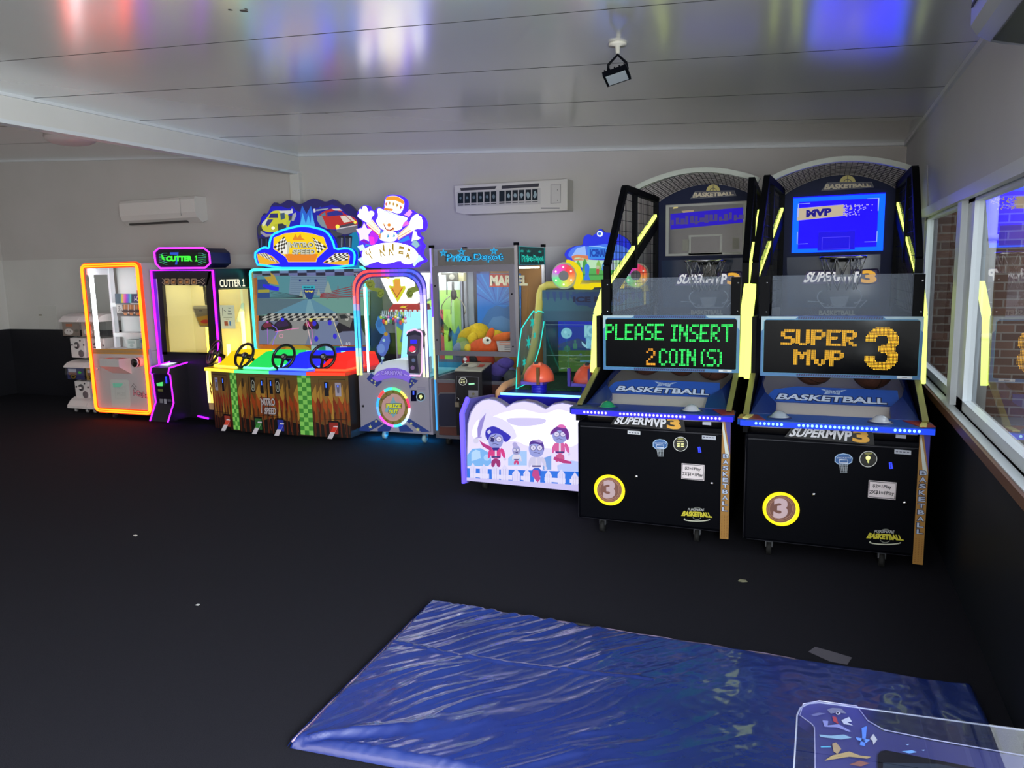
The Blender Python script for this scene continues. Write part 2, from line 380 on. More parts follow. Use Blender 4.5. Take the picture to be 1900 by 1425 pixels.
# access hatch in the lower panel
m = MB(); pl = PY(BY - .036)
a = [pl(71, 567), pl(104, 567), pl(106, 610), pl(73, 610)]
m.prism(a, (0, -.008, 0), m=mat('#c9c8c2', .5)); m.box(a[0].x + .02, a[0].x + .06, BY - .06, BY - .03, a[0].z - .14, a[0].z - .12, m=mat('#8a8376', .5))
solo(m, 'access_hatch', 'small white access hatch in the white wall panel above the black dado', 'hatch', (a[0].x, BY - .036, a[0].z))
# window: frame, mullions, two panes, sill, timber edge
def win(n, y0, y1, post):
    m = MB(); f = .05
    m.box(RXW + .01, RXW + .06, y0, y1, WZ0, WZ0 + f, m=WFRAME); m.box(RXW + .01, RXW + .06, y0, y1, WZ1 - f * .7, WZ1, m=WFRAME)
    m.box(RXW + .01, RXW + .06, y0, y0 + f, WZ0, WZ1, m=WFRAME); m.box(RXW + .01, RXW + .06, y1 - post, y1, WZ0, WZ1, m=WFRAME)
    o = m.build('window_%d' % n); o['kind'] = 'structure'
    g = MB(); g.add([(RXW + .03, y0 + f, WZ0 + f), (RXW + .03, y1 - post, WZ0 + f), (RXW + .03, y1 - post, WZ1 - f * .7), (RXW + .03, y0 + f, WZ1 - f * .7)], [(0, 1, 2, 3)], m=WINGLASS)
    p = g.build('window_pane', o); p['kind'] = 'structure'
win(1, 4.62, WY1, .07); win(2, WY0, 4.50, .17)
m = MB(); m.box(RXW - .02, RXW + .1, 4.50, 4.62, WZ0, WZ1, m=WFRAME); struct(m, 'trim_5')
m = MB(); m.box(RXW - .035, RXW + .0, WY0 - .05, WY1 + .05, WZ1 - .02, WZ1 + .035, m=TRIM); struct(m, 'trim_6')
m = MB(); m.box(RXW - .04, RXW + .1, WY0 - .05, WY1 + .05, WZ0 - .03, WZ0, m=WFRAME); m.box(RXW - .055, RXW - .04, WY0 - .05, WY1 + .05, WZ0 - .045, WZ0 - .005, m=mat('#6d4a35', .4)); struct(m, 'trim_7')
# outside: paving, brick neighbour, rough parapet, downpipe
def brick_mat():
    m = bpy.data.materials.new('old_brickwork'); m.use_nodes = True; nt = m.node_tree; b = nt.nodes['Principled BSDF']
    tc = nt.nodes.new('ShaderNodeTexCoord'); mp = nt.nodes.new('ShaderNodeMapping'); mp.inputs['Rotation'].default_value = (PI / 2, 0, 0)
    br = nt.nodes.new('ShaderNodeTexBrick'); br.inputs['Scale'].default_value = 1.0
    br.inputs['Brick Width'].default_value = .24; br.inputs['Row Height'].default_value = .086; br.inputs['Mortar Size'].default_value = .008
    br.inputs['Color1'].default_value = (*col('#7a5a4c'), 1); br.inputs['Color2'].default_value = (*col('#5e463d'), 1); br.inputs['Mortar'].default_value = (*col('#8a8078'), 1)
    nt.links.new(tc.outputs['Object'], mp.inputs[0]); nt.links.new(mp.outputs[0], br.inputs['Vector']); nt.links.new(br.outputs[0], b.inputs['Base Color']); b.inputs['Roughness'].default_value = .9
    return m
m = MB(); m.box(RXW + .12, 6, -2, 12, -.15, -.02, m=mat('#6a6662', .9)); struct(m, 'pavement')
m = MB(); m.box(RXW + .2, 6, 9.2, 9.5, -.02, 2.62, m=brick_mat()); m.box(RXW + .2, 6, 9.25, 9.5, 2.62, 3.9, m=noise_mat('rough_render', col('#4a4133'), col('#a08f70'), 14, .95, .6, 20)); struct(m, 'exterior_wall')
m = MB(); m.tube([(1.62, 9.1, -.02), (1.62, 9.1, 1.7), (1.62, 9.1, 2.5), (1.56, 9.1, 2.62), (1.56, 9.1, 3.7)], .065, m=mat('#d8d8d4', .4), n=14)
for z in (.8, 1.8, 2.55): m.tube([(1.58 if z > 2.5 else 1.62, 9.1, z), (1.58 if z > 2.5 else 1.62, 9.1, z + .06)], .078, m=mat('#c8c8c4', .4), n=14)
solo(m, 'downpipe', 'white downpipe on the brick wall outside the window', 'pipe', (1.62, 9.1, 0))

# ---------------------------------------------------------------- things fixed to walls and ceiling
def aircon(x0, x1, z0, z1):
    r = thing('air_conditioner', 'closed white wall air conditioner left of the tall clown sign, on the far wall', 'air conditioner', (x0, BY, z0))
    prof = [(0, z0 + .03), (-.09, z0), (-.17, z0 + .06), (-.20, z0 + .12), (-.20, z1 - .03), (-.18, z1), (0, z1)]
    MB().prism([(x0, BY + y, z) for y, z in prof], (x1 - x0, 0, 0), m=mat('#d6d2cd', .35)).build('casing', r)
    MB().box(x0 + .09, x1 - .2, BY - .15, BY - .09, z0 + .006, z0 + .03, m=mat('#3a3836', .6)).build('louver', r)
    MB().box(x1 - .225, x1 - .22, BY - .203, BY - .15, z0 + .08, z1 - .01, m=mat('#a5a29e', .5)).build('seam', r)
    return r
aircon(-8.22, -7.0, 2.27, 2.575)
def open_aircon():
    p = PY(BY - .2); x0, x1, z0, z1 = -3.53, -2.36, 2.215, 2.515
    pl = PY(BY - .2).z(800, 300, .1579)
    r = thing('air_conditioner', 'white wall air conditioner with its front cover off and filters bare', 'air conditioner', (x0, BY, z0))
    q = [(275, 285), (1520, 210), (1600, 200), (1600, 570), (1510, 575), (390, 620), (290, 590)]
    MB().slab(pl, q, .2, '#cfccc4', 0, mat('#cbc7be', .4)).build('casing', r)
    f = MB()
    f.poly(pl, [(300, 355), (1285, 310), (1285, 500), (310, 530)], '#b9b6b0', .5)
    f.poly(pl, [(340, 312), (770, 287), (752, 322), (350, 344)], '#23242e', 1); f.poly(pl, [(830, 282), (1272, 254), (1262, 296), (828, 320)], '#23242e', 1)
    f.build('inner_frame', r)
    random.seed(3)
    for i in range(12):
        a = 315 + i * 77.5 + (20 if i > 5 else 0); b = a + 64; t0 = 370 - (a - 315) * .052; t1 = t0 + 122 + i * .6
        g = MB(); g.poly(pl, [(a, t0), (b, t0 - 3), (b, t1 - 3), (a, t1)], '#18222b', 1, GLOSS)
        g.poly(pl, [(a, t1 + 14), (b, t1 + 11), (b, t1 + 20), (a, t1 + 23)], '#101216', 1)
        if i not in (6,):
            cx, cy = a + 32, t0 + 60
            pts = [(cx + random.uniform(.5, 1) * (16 + i) * math.cos(k * PI / 5), cy + random.uniform(.5, 1) * (22 + 2.4 * i) * math.sin(k * PI / 5)) for k in range(10)]
            g.poly(pl, pts, '#8fa3a6' if i > 6 else '#5d7076', 2)
        g.build('filter_cell', r)
    e = MB(); e.poly(pl, [(1408, 270), (1520, 265), (1520, 485), (1408, 490)], '#c3bfb8', 1); e.stroke(pl, [(1408, 270), (1520, 265), (1520, 485), (1408, 490)], 6, '#8d8a86', 2, closed=True)
    e.rect(pl, 1290, 540, 1510, 552, '#55545c', 1); e.circ(pl, 1487, 332, 6, '#444444', 2); e.circ(pl, 1487, 455, 6, '#444444', 2); e.build('control_panel', r)
    for x in (860, 640, 1060): pass
open_aircon()
r = thing('air_conditioner', 'white wall air conditioner high on the right wall above the window', 'air conditioner', (RXW, 2.4, 2.34))
prof = [(0, 2.34), (-.05, 2.335), (-.10, 2.345), (-.15, 2.36), (-.19, 2.385), (-.212, 2.42), (-.214, 2.58), (-.2, 2.61), (0, 2.61)]
MB().prism([(RXW + x, 2.36, z) for x, z in prof], (0, .90, 0), m=mat('#aeb2b8', .14)).build('casing', r)
k = MB(); k.prism([(RXW - .06, 2.42, 2.332), (RXW - .15, 2.42, 2.356), (RXW - .15, 2.42, 2.350), (RXW - .06, 2.42, 2.326)], (0, .78, 0), m=mat('#24272b', .3)); k.build('louver', r)
MB().box(RXW - .217, RXW - .213, 2.37, 3.24, 2.475, 2.487, m=mat('#26283a', .5)).build('seam', r)
# ceiling lamp on the far side of the beam
lx, ly = -7.1, 5.88
r = thing('ceiling_light', 'round white ceiling light, switched off, beyond the hanging beam', 'ceiling light', (lx, ly, cz(lx)))
MB().lathe((lx, ly, cz(lx)), (0, 0, -1), [(0, 0), (.24, 0), (.245, .03), (.235, .035)], m=mat('#b9b2ae', .4), n=36).build('base', r)
MB().lathe((lx, ly, cz(lx) - .03), (0, 0, -1), [(.238, 0), (.225, .03), (.18, .055), (.1, .07), (0.001, .075)], m=mat('#c9bfbd', .3), n=36).build('diffuser', r)
# floodlight
fx, fy = -.96, 3.95; fz = cz(fx)
r = thing('floodlight', 'small black floodlight on a bracket under the ceiling, switched off', 'floodlight', (fx, fy, fz))
MB().lathe((fx, fy, fz), (0, 0, -1), [(0, 0), (.045, 0), (.045, .012), (.012, .016), (.01, .05), (0, .05)], m=mat('#c8c4b8', .5)).build('ceiling_mount', r)
k = MB(); k.tube([(fx - .05, fy, fz - .14), (fx - .045, fy - .01, fz - .1), (fx, fy, fz - .055), (fx + .045, fy - .01, fz - .1), (fx + .05, fy, fz - .13)], .007, m=BLACK); k.build('bracket', r)
R = Matrix.Rotation(math.radians(-18), 3, 'X') @ Matrix.Rotation(math.radians(-14), 3, 'Y')
def fl(mb, x0, x1, y0, y1, z0, z1, mt):
    t = MB().box(x0, x1, y0, y1, z0, z1, m=mt); mb.add([R @ v + Vector((fx, fy - .02, fz - .16)) for v in t.v], t.f, m=mt)
k = MB(); fl(k, -.062, .062, -.05, .05, -.012, .012, BLACK)
for i in range(5): fl(k, -.05 + i * .025 - .003, -.05 + i * .025 + .003, -.035, .035, .012, .03, BLACK)
k.build('housing', r); k = MB(); fl(k, -.05, .05, -.04, .04, -.014, -.0125, mat('#9aa0a6', .15)); k.build('lens', r)
# ================================================================ the two basketball machines
F7 = {  # 4 wide, 7 high letters
 'P': '1110 1001 1001 1110 1000 1000 1000', 'L': '1000 1000 1000 1000 1000 1000 1111', 'E': '1111 1000 1000 1110 1000 1000 1111',
 'A': '0110 1001 1001 1001 1111 1001 1001', 'S': '0111 1000 1000 0110 0001 0001 1110', 'I': '111 010 010 010 010 010 111',
 'N': '1001 1101 1101 1011 1011 1001 1001', 'R': '1110 1001 1001 1110 1100 1010 1001', 'T': '11111 00100 00100 00100 00100 00100 00100',
 'C': '0110 1001 1000 1000 1000 1001 0110', 'O': '0110 1001 1001 1001 1001 1001 0110', '2': '0110 1001 0001 0010 0100 1000 1111',
 '(': '01 10 10 10 10 10 01', ')': '10 01 01 01 01 01 10', 'U': '1001 1001 1001 1001 1001 1001 0110', 'M': '10001 11011 10101 10101 10001 10001 10001',
 'V': '10001 10001 10001 10001 01010 01010 00100', ' ': '00 00 00 00 00 00 00'}
def dots_of(s, sub):
    x = 0; out = []
    for ch in s:
        rows = F7[ch].split()
        for j, row in enumerate(rows):
            for i, b in enumerate(row):
                if b == '1':
                    out += [((x + i) * sub + a, j * sub + c_) for a in range(sub) for c_ in range(sub)]
        x += len(rows[0]) + .5
    return out, (x - .5) * sub, 7 * sub
def led(mb, pl, s, q, c, k, sub=2, fill=.39):
    d, W, Hh = dots_of(s, sub)
    if sub == 3: d = sorted(set(d) | {(i + 1, j) for i, j in d} | {(i, min(j + 1, Hh - 1)) for i, j in d}); W += 1
    led_dots(mb, pl, d, W, Hh, q, c, k, fill)
def led_dots(mb, pl, d, W, Hh, q, c, k, fill=.39):
    for i, j in d:
        def g(a, b):
            a, b = a / W, b / Hh
            return ((q[0][0] * (1 - a) + q[1][0] * a) * (1 - b) + (q[3][0] * (1 - a) + q[2][0] * a) * b, (q[0][1] * (1 - a) + q[1][1] * a) * (1 - b) + (q[3][1] * (1 - a) + q[2][1] * a) * b)
        ci, cj = i + .5, j + .5; f = fill
        mb.poly(pl, [g(ci + f * math.cos(t * PI / 3), cj + f * math.sin(t * PI / 3)) for t in range(6)], c, 3, GLOW, k)

SCR_W = [0]
def logo(mb, pl, q, k=1.0, glow=False):
    """slanting SUPERMVP3 lettering in four corners q: silver letters, amber 3, dark outline"""
    m1 = GLOW if glow else PRINT
    g = lambda a, b: ((q[0][0] * (1 - a) + q[1][0] * a) * (1 - b) + (q[3][0] * (1 - a) + q[2][0] * a) * b, (q[0][1] * (1 - a) + q[1][1] * a) * (1 - b) + (q[3][1] * (1 - a) + q[2][1] * a) * b)
    mb.poly(pl, [g(.0, .08), g(.06, -.1), g(1.02, -.1), g(1.06, .3), g(1.04, 1.1), g(.8, 1.06), g(-.04, .95)], '#2a2440' if glow else '#08080f', .5, m1, k * .6)
    mb.text(pl, 'SUPER', (g(.04, .0), g(.47, .05), g(.45, .78), g(.0, .85)), '#d8d8dc', 2, m1, k, .035, .0)
    mb.text(pl, 'MVP', (g(.47, .05), g(.79, .08), g(.77, .95), g(.45, .78)), '#d8d8dc', 2, m1, k, .04, .0)
    mb.text(pl, '3', (g(.80, -.02), g(.99, .04), g(1.0, 1.0), g(.78, .95)), '#e0a63c', 2, m1, k, .05, .0)

def basketball(dx, dy, which):
    m1 = which == 1
    T = lambda x, y, z: Vector((x + dx, y + dy, z))
    def bx(mb, x0, x1, y0, y1, z0, z1, **kw): return mb.box(x0 + dx, x1 + dx, y0 + dy, y1 + dy, z0, z1, **kw)
    r = thing('basketball_machine', 'black basketball machine whose board reads PLEASE INSERT 2 COIN(S)' if m1 else 'black basketball machine with amber letters on its board, beside the window', 'arcade machine', T(-.87, 4.4, 0))
    XL, XR = -1.31, -.43
    # -- body
    b = MB(); bx(b, XL, XR, 4.35, 6.45, .09, .70, m=BLACK, bev=.02); bx(b, XL + .02, XR - .02, 4.349, 4.352, .665, .668, m=mat('#23242c', .5)); b.build('cabinet', r)
    pl = PY(4.349, dx, dy)
    d = MB()
    f = pl.z(1040, 740, .2035)
    d.stroke(f, [(180, 245), (1440, 330)], 3, '#1b1c28', .3); d.stroke(f, [(165, 250), (165, 1075)], 3, '#14141f', .3); d.stroke(f, [(195, 1078), (1440, 1210)], 3, '#1b1c28', .3)
    logo(d, f, ((505, 158), (1085, 172), (1110, 285), (478, 240)))
    d.poly(f, [(612, 288), (728, 296), (728, 328), (612, 320)] if m1 else [(0, 0), (1, 0), (1, 1), (0, 1)], '#c9ccd2', 1)
    d.poly(f, [(1295, 208), (1374, 212), (1374, 242), (1295, 236)], '#b8bcc8', 1); d.poly(f, [(1290, 330), (1416, 340), (1416, 376), (1290, 366)], '#b8bcc8', 1)
    for i in range(4): d.stroke(f, [(1300 + i * 28, 348 + i * 2), (1318 + i * 28, 350 + i * 2)], 8, '#55586a', 2)
    if m1:
        for i in range(4): d.stroke(f, [(624 + i * 26, 304 + i * 2), (640 + i * 26, 308 + i * 2)], 9, '#555a66', 2)
    # backboard emblem
    d.poly(f, [(842, 398), (865, 374), (905, 366), (950, 374), (978, 402), (974, 440), (945, 458), (870, 458), (842, 436)], '#a9c4e4', 1)
    d.poly(f, [(849, 400), (868, 380), (905, 373), (948, 380), (971, 404), (967, 436), (942, 451), (873, 451), (849, 433)], '#2f5f9c', 2)
    d.text(f, 'TICKETS', (856, 396, 964, 410), '#cfd8e6', 3); d.stroke(f, [(878, 418), (940, 420), (940, 446), (878, 444)], 5, '#cfd8e6', 3, closed=True)
    for i in range(6): d.stroke(f, [(878 + i * 12, 456), (886 + i * 11 + (6 if i < 3 else -6), 527)], 4, '#a8b0b8', 2)
    for j in range(5): d.stroke(f, [(878 + j * 2, 466 + j * 14), (944 - j * 1, 466 + j * 14)], 3.5, '#a8b0b8', 2)
    # price card
    q = [(1105, 586), (1314, 604), (1310, 748), (1102, 728)]
    d.poly(f, q, '#e4d9dd', 1); d.stroke(f, [(1112, 594), (1307, 611), (1303, 740), (1109, 721)], 4, '#3b3640', 2, closed=True)
    d.text(f, '$2=1Play', ((1136, 616), (1280, 628), (1277, 664), (1133, 650)), '#17151c', 2, None, 1, .02)
    d.text(f, '2X$1=1Play', ((1114, 666), (1300, 680), (1297, 718), (1111, 704)), '#17151c', 2, None, 1, .02)
    # maker's badge
    d.ring(f, 1245, 1098, 116, 9, '#c9cbb8', 1, ry=17, a0=0, a1=200); d.ring(f, 1245, 1045, 55, 5, '#8b8f86', 1, a0=200, a1=340); d.ring(f, 1245, 1055, 45, 5, '#8b8f86', 1, a0=40, a1=150)
    d.text(f, 'FUNSHARE', ((1165, 996), (1312, 1000), (1308, 1022), (1160, 1018)), '#b9b9bc', 2, None, 1, .02)
    d.text(f, 'BASKETBALL', ((1124, 1020), (1362, 1036), (1386, 1084), (1100, 1066)), '#cfc53a', 2, None, 1, .06)
    d.build('front_decals', r)
    # coin window, blue slot, screws
    k = MB(); k.ring(f, 1095, 412, 64, 6, '#cfd0cc', 1, PRINT); k.circ(f, 1095, 412, 58, '#1c1c16', 1, PRINT)
    if m1:
        for a, y in ((1064, 404), (1100, 406), (1064, 424), (1100, 427)): k.rect(f, a, y, a + 24, y + 11, '#f3f6a6', 2, GLOW, 1.3)
        k.rect(f, 1062, 384, 1126, 394, '#e5dfae', 2, GLOW, .8); k.circ(f, 1095, 366, 30, '#8c8a4a', 2, ry=9)
    else:
        k.circ(f, 1093, 402, 18, '#f4f69a', 2, GLOW, 1.4); k.poly(f, [(1085, 412), (1104, 412), (1100, 448), (1090, 440)], '#d8da80', 2, GLOW, 1.0); k.circ(f, 1095, 366, 30, '#8c8a4a', 2, ry=9)
    k.build('coin_window', r)
    k = MB(); k.stroke(f, [(1257, 440), (1261, 490), (1278, 488), (1270, 438)], 7, '#2a3cff', 1, GLOW, 1.6, closed=True); k.build('card_slot', r)
    for x, y in ((694, 707), (1381, 770)):
        p = f(x, y, 0); MB().lathe(p, (0, -1, 0), [(.0, 0), (.011, 0), (.011, .008), (.007, .012), (0, .012)], m=CHROME, n=14).build('lock', r)
    # glowing 3
    k = MB(); k.circ(f, 447, 830, 118, '#7a5148', 1); k.ring(f, 447, 830, 100, 5, '#a4765f', 1.4); k.ring(f, 447, 828, 88, 3, '#c09080', 1.6)
    k.text(f, '3', (390, 742, 500, 908), '#d9bfc8', 2, GLOW, .75, .05)
    k.build('badge_face', r)
    ctr = f(447, 830, 0); e = f(447 + 130, 830, 0) - ctr; R_ = e.length
    k = MB(); ringp = [ctr + Vector((R_ * math.cos(i * PI / 18), -.004, R_ * math.sin(i * PI / 18))) for i in range(36)]
    k.tube(ringp, .008, '#ffe600', GLOW, 1.5, 8, True)
    k.ring(f, 447, 830, 118, 10, '#fff04a', 2, GLOW, 1.2)
    k.build('ring_light', r)
    # orange corner strip with downward lettering
    k = MB(); k.box(-.462 + dx, -.415 + dx, 4.338 + dy, 4.36 + dy, .06, .745, c='#b98a44', m=mat('#a87b3c', .45))
    s = PR(-.462 + dx, -.415 + dx, .06, .745, 4.337 + dy)
    k.poly(s, [(0, 0), (.35, 0), (1, .28), (1, 0)], '#3a3490', 1); k.poly(s, [(.1, 0), (.95, .30), (.5, .3), (.05, .06)], '#cfd6cf', 1.5)
    for i, ch in enumerate('BASKETBALL'):
        z0 = .27 + i * .05; k.text(s, ch, (.12, z0, .9, z0 + .042), '#1a1c3c', 2, None, 1, .09); k.text(s, ch, (.2, z0 + .004, .84, z0 + .038), '#b9c6e0', 3, None, 1, .02)
    random.seed(5)
    for i in range(14):
        for j in range(3): k.circ(s, .2 + j * .3, .80 + i * .0135, .07, '#8b5f2c', 1, ry=.004, n=6)
    k.build('corner_strip', r)
    # -- ledge with leds, buttons
    k = MB(); out = [(-1.345, 4.32), (-1.30, 4.30), (-.455, 4.30), (-.395, 4.33), (-.40, 4.46), (-.47, 4.52), (-1.28, 4.52), (-1.345, 4.44)]
    k.prism([T(x, y, .75) for x, y in out], (0, 0, .033), m=mat('#14308c' if m1 else '#1c4c9c', .3))
    k.prism([T(-.395, 4.33, .7835), T(-.46, 4.305, .7835), T(-.53, 4.47, .7835), T(-.41, 4.46, .7835)], (0, 0, .003), m=mat('#8a1f26', .35))
    k.prism([T(-1.345, 4.32, .7835), T(-1.20, 4.305, .7835), T(-1.25, 4.44, .7835), T(-1.34, 4.44, .7835)], (0, 0, .003), m=mat('#26446e' if m1 else '#7a2630', .35))
    k.build('control_ledge', r)
    k = MB(); fl_ = PR(-1.345 + dx, -.395 + dx, .75, .782, 4.2985 + dy)
    lc, bc = ('#cfc6ff', '#2a20ff') if m1 else ('#9fe0ff', '#1048ff')
    k.box(-1.33 + dx, -.40 + dx, 4.299 + dy, 4.306 + dy, .749, .778, c=bc, m=GLOW, k=.95)
    n = 44
    for i in range(n):
        a = (i + .5) / n
        if (.25 < a < .31) or (.72 < a < .79) or a < .1 or a > .93: continue
        k.circ(fl_, a, .5, .0075, lc, 2, GLOW, 1.6, ry=.26, n=8)
    k.build('led_bar', r)
    for x, c_ in ((-1.135, '#0e7a50' if m1 else '#8f9aa6'), (-.64, '#a9aeb8')):
        q = k2 = MB(); k2.lathe(T(x, 4.40, .7835), (0, 0, 1), [(.05, 0), (.052, .006), (.042, .01), (.036, .022), (.02, .034), (0.001, .038)], m=mat(c_, .12, 0, 1.0), n=24)
        k2.lathe(T(x, 4.40, .7835), (0, 0, 1), [(.065, 0), (.06, .005), (.05, .006)], m=mat('#1a2a5c', .3), n=24); k2.build('push_button', r)
    if not m1:
        for x in (-1.30, -.45):
            MB().prism([T(x - .02, 4.31, .7855), T(x + .012, 4.31, .7855), T(x + .03, 4.42, .7855), T(x, 4.42, .7855)], (0, 0, .006), m=mat('#c8bf74', .4)).build('ledge_stripe', r)
    # -- side walls
    side = [(4.36, .70), (4.36, .75), (4.40, .79), (4.84, .955), (4.84, 1.30), (6.46, 1.30), (6.46, .70)]
    for x in (XL - .01, XR - .015):
        MB().prism([T(x, y, z) for y, z in side], (.025, 0, 0), m=SATIN).build('side_panel', r)
        k = MB(); k.bar(T(x + .0125, 4.40, .795), T(x + .0125, 4.83, .96), .03, .012, m=mat('#8d8a52', .35, .4)); k.build('rail', r)
    # -- playfield
    k = MB(); x0, x1 = XL + .02, XR - .02
    k.prism([T(x0, 4.52, .755), T(x0, 4.76, .815), T(x0, 5.0, .83), T(x0, 6.35, .98), T(x0, 6.35, .70), T(x0, 4.52, .70)], (x1 - x0, 0, 0), m=mat('#b9b3b0', .45))
    k.build('ball_ramp', r)
    for x, sgn in ((x0, 1), (x1, -1)):
        k = MB(); k.prism([T(x, 4.5, .75), T(x + sgn * .13, 4.5, .75), T(x + sgn * .13, 4.62, .79), T(x + sgn * .06, 4.76, .83), T(x + sgn * .03, 4.95, .86), T(x + sgn * .03, 5.3, .89), T(x, 5.3, .89)], (0, 0, .035), m=mat('#142a6c', .4)); k.build('side_guide', r)
    s = PQ(T(-1.19, 4.80, .898), T(-.53, 4.80, .893), T(-.52, 4.73, .812), T(-1.245, 4.73, .82))
    k = MB(); k.slab(s, [(.0, 1), (.03, .25), (.2, 0), (1, 0), (1, 1)], .07, '#1c3f86', 0, mat('#1b4494', .4))
    k.text(s, 'BASKETBALL', (.09, .48, .92, .94), '#0e1b44', 1, None, 1, .10); k.text(s, 'BASKETBALL', (.10, .52, .91, .90), '#a9b6cc', 2, None, 1, .03)
    k.poly(s, [(.40, .1), (.45, .28), (.44, .44), (.5, .36), (.56, .44), (.56, .28), (.61, .1), (.5, .18)], '#8fa0bc', 1); k.text(s, 'SUPER', (.44, .14, .57, .26), '#1b3a7c', 2); k.text(s, 'MVP', (.46, .29, .55, .38), '#1b3a7c', 2)
    k.build('ball_stop', r)
    # -- led board
    Y = 4.80
    k = MB(); k.box(-1.265 + dx, -.418 + dx, Y + .004 + dy, Y + .09 + dy, .955, 1.305, m=mat('#1b2f52', .4))
    s = PR(-1.265 + dx, -.418 + dx, .955, 1.305, Y + dy + .003)
    k.rect(s, 0, 0, 1, 1, '#3d74a8', 0); k.rect(s, .02, .06, .98, .94, '#05060a', 1, GLOSS)
    k.poly(s, [(.0, .0), (.24, .0), (.22, .04), (.035, .04), (.018, .09), (.018, .2), (0, .25)], '#a8c2cc', 1.5)
    k.poly(s, [(1.0, .0), (.76, .0), (.78, .04), (.965, .04), (.982, .09), (.982, .2), (1, .25)], '#a8c2cc', 1.5)
    for yy in (.018, .958):
        k.rect(s, .24, yy - .012, .76, yy + .03, '#16244a', 1.6)
        for i in range(34): k.poly(s, [(.245 + i * .015, yy + .03), (.253 + i * .015, yy + .03), (.259 + i * .015, yy - .01), (.251 + i * .015, yy - .01)], '#34508c', 2)
    k.stroke(s, rrect(.018, .055, .982, .945, .02, 3), .004, '#4ea0b8', 2, closed=True)
    k.rect(s, .86, .945, .95, .985, '#d6dade', 3); k.rect(s, .89, .96, .92, .97, '#555a66', 4)
    k.build('display_frame', r)
    k = MB()
    if m1:
        led(k, s, 'PLEASE', ((.02, .155), (.46, .145), (.46, .445), (.015, .45)), '#34ff6a', 2.2)
        led(k, s, 'INSERT', ((.515, .155), (.955, .145), (.955, .46), (.51, .46)), '#34ff6a', 2.2)
        led(k, s, '2', ((.33, .59), (.40, .59), (.40, .90), (.33, .90)), '#ffa428', 1.9)
        led(k, s, 'COIN', ((.425, .59), (.695, .59), (.695, .895), (.425, .90)), '#34ff6a', 2.2)
        led(k, s, '(S)', ((.73, .59), (.88, .59), (.88, .895), (.73, .90)), '#34ff6a', 2.2)
    else:
        led(k, s, 'SUPER', ((.13, .21), (.61, .215), (.61, .48), (.13, .47)), '#ffbe2c', 1.7, 3, .38)
        led(k, s, 'MVP', ((.215, .545), (.535, .55), (.535, .82), (.215, .80)), '#ffbe2c', 1.7, 3, .38)
        N = 26; dd = []
        for j in range(30):
            for i in range(N):
                x, y = (i + .5) / N, (j + .5) / 30
                hit = False
                for cy, R in ((.30, .30), (.70, .30)):
                    d_ = math.hypot((x - .52) / 1.55, (y - cy)); a_ = math.degrees(math.atan2(y - cy, x - .52))
                    if .115 < d_ < .31 and not (x < .5 and (.32 < y < .68)): hit = True
                if .42 < y < .58 and .42 < x < .8: hit = True
                if x < .5 and .32 < y < .68 and not (.42 < y < .58 and x > .42): hit = False
                if hit: dd.append((i, j))
        led_dots(k, s, dd, N, 30, ((.655, .17), (.86, .17), (.86, .86), (.65, .86)), '#ffbe2c', 1.7, .38)
    k.build('led_text', r)
    # -- clear guard over the board, black brackets
    k = MB(); k.box(-1.21 + dx, -.42 + dx, Y + .03 + dy, Y + .034 + dy, 1.305, 1.54, m=HAZE); k.build('acrylic_guard', r)
    for x in (XL + .03, XR - .045):
        k = MB(); k.box(x + dx, x + .055 + dx, Y + .02 + dy, Y + .06 + dy, 1.29, 1.535, m=SATIN)
        for z in (1.33, 1.50): k.lathe(T(x + .04, Y + .02, z), (0, -1, 0), [(0, 0), (.006, 0), (.005, .004), (0, .005)], m=CHROME, n=10)
        k.build('bracket', r)
    # -- side lights, beams, cages
    for x, sg, xe in ((XL - .03, 1, XL + .075), (XR + .022, -1, XR - .01)):
        path = [(4.84, .93), (4.92, 1.30), (5.15, 1.47), (6.36, 2.02)]
        k = MB()
        P1 = [T(x + (xe - x) * max(0, (y - 5.15) / 1.21), y, z) for y, z in path]
        for n_, (a, b) in enumerate(zip(P1, P1[1:])): k.bar(a, b, .036 if n_ < 2 else .024, .05 if n_ < 2 else .022, '#e2f870', GLOW, 2.0, up=(0, -.4, 1))
        k.build('light_strip', r)
        k = MB(); k.bar(T(x, 4.95, 1.225), T(x, 5.17, 1.39), .03, .07, m=SATIN); k.bar(T(x, 5.17, 1.39), T(xe, 6.38, 1.955), .03, .08, m=SATIN); k.build('diagonal_beam', r)
        xa = x + .012 * sg; xq = lambda y: xa + (xe - xa) * max(0, (y - 5.15) / 1.25)
        k = MB(); cage = [(5.16, 1.28), (5.15, 1.62), (5.55, 2.17), (6.40, 2.15)]
        for a, b in zip(cage, cage[1:]): k.bar(T(xq(a[0]), *a), T(xq(b[0]), *b), .04, .045, m=SATIN)
        k.bar(T(xq(5.8), 5.80, 1.60), T(xq(5.8), 5.80, 2.17), .035, .045, m=SATIN, up=(0, 1, 0)); k.bar(T(xe, 6.40, 1.28), T(xe, 6.40, 2.17), .04, .05, m=SATIN, up=(0, 1, 0))
        k.build('cage_frame', r)
        k = MB()
        def topz(y): return 1.62 + (y - 5.15) / .40 * .55 if y < 5.55 else 2.17
        y = 5.19
        while y < 6.40:
            k.bar(T(xq(y), y, 1.29), T(xq(y), y, topz(y)), .003, .003, m=BLACK, up=(0, 1, 0)); y += .034
        z = 1.34
        while z < 2.16:
            y0 = 5.15 if z < 1.62 else 5.15 + (z - 1.62) / .55 * .40
            k.bar(T(xq(y0), y0, z), T(xe, 6.40, z), .003, .003, m=BLACK); z += .075
        k.build('wire_mesh', r)
    # -- back panel
    Y = 6.40; arcn = 16
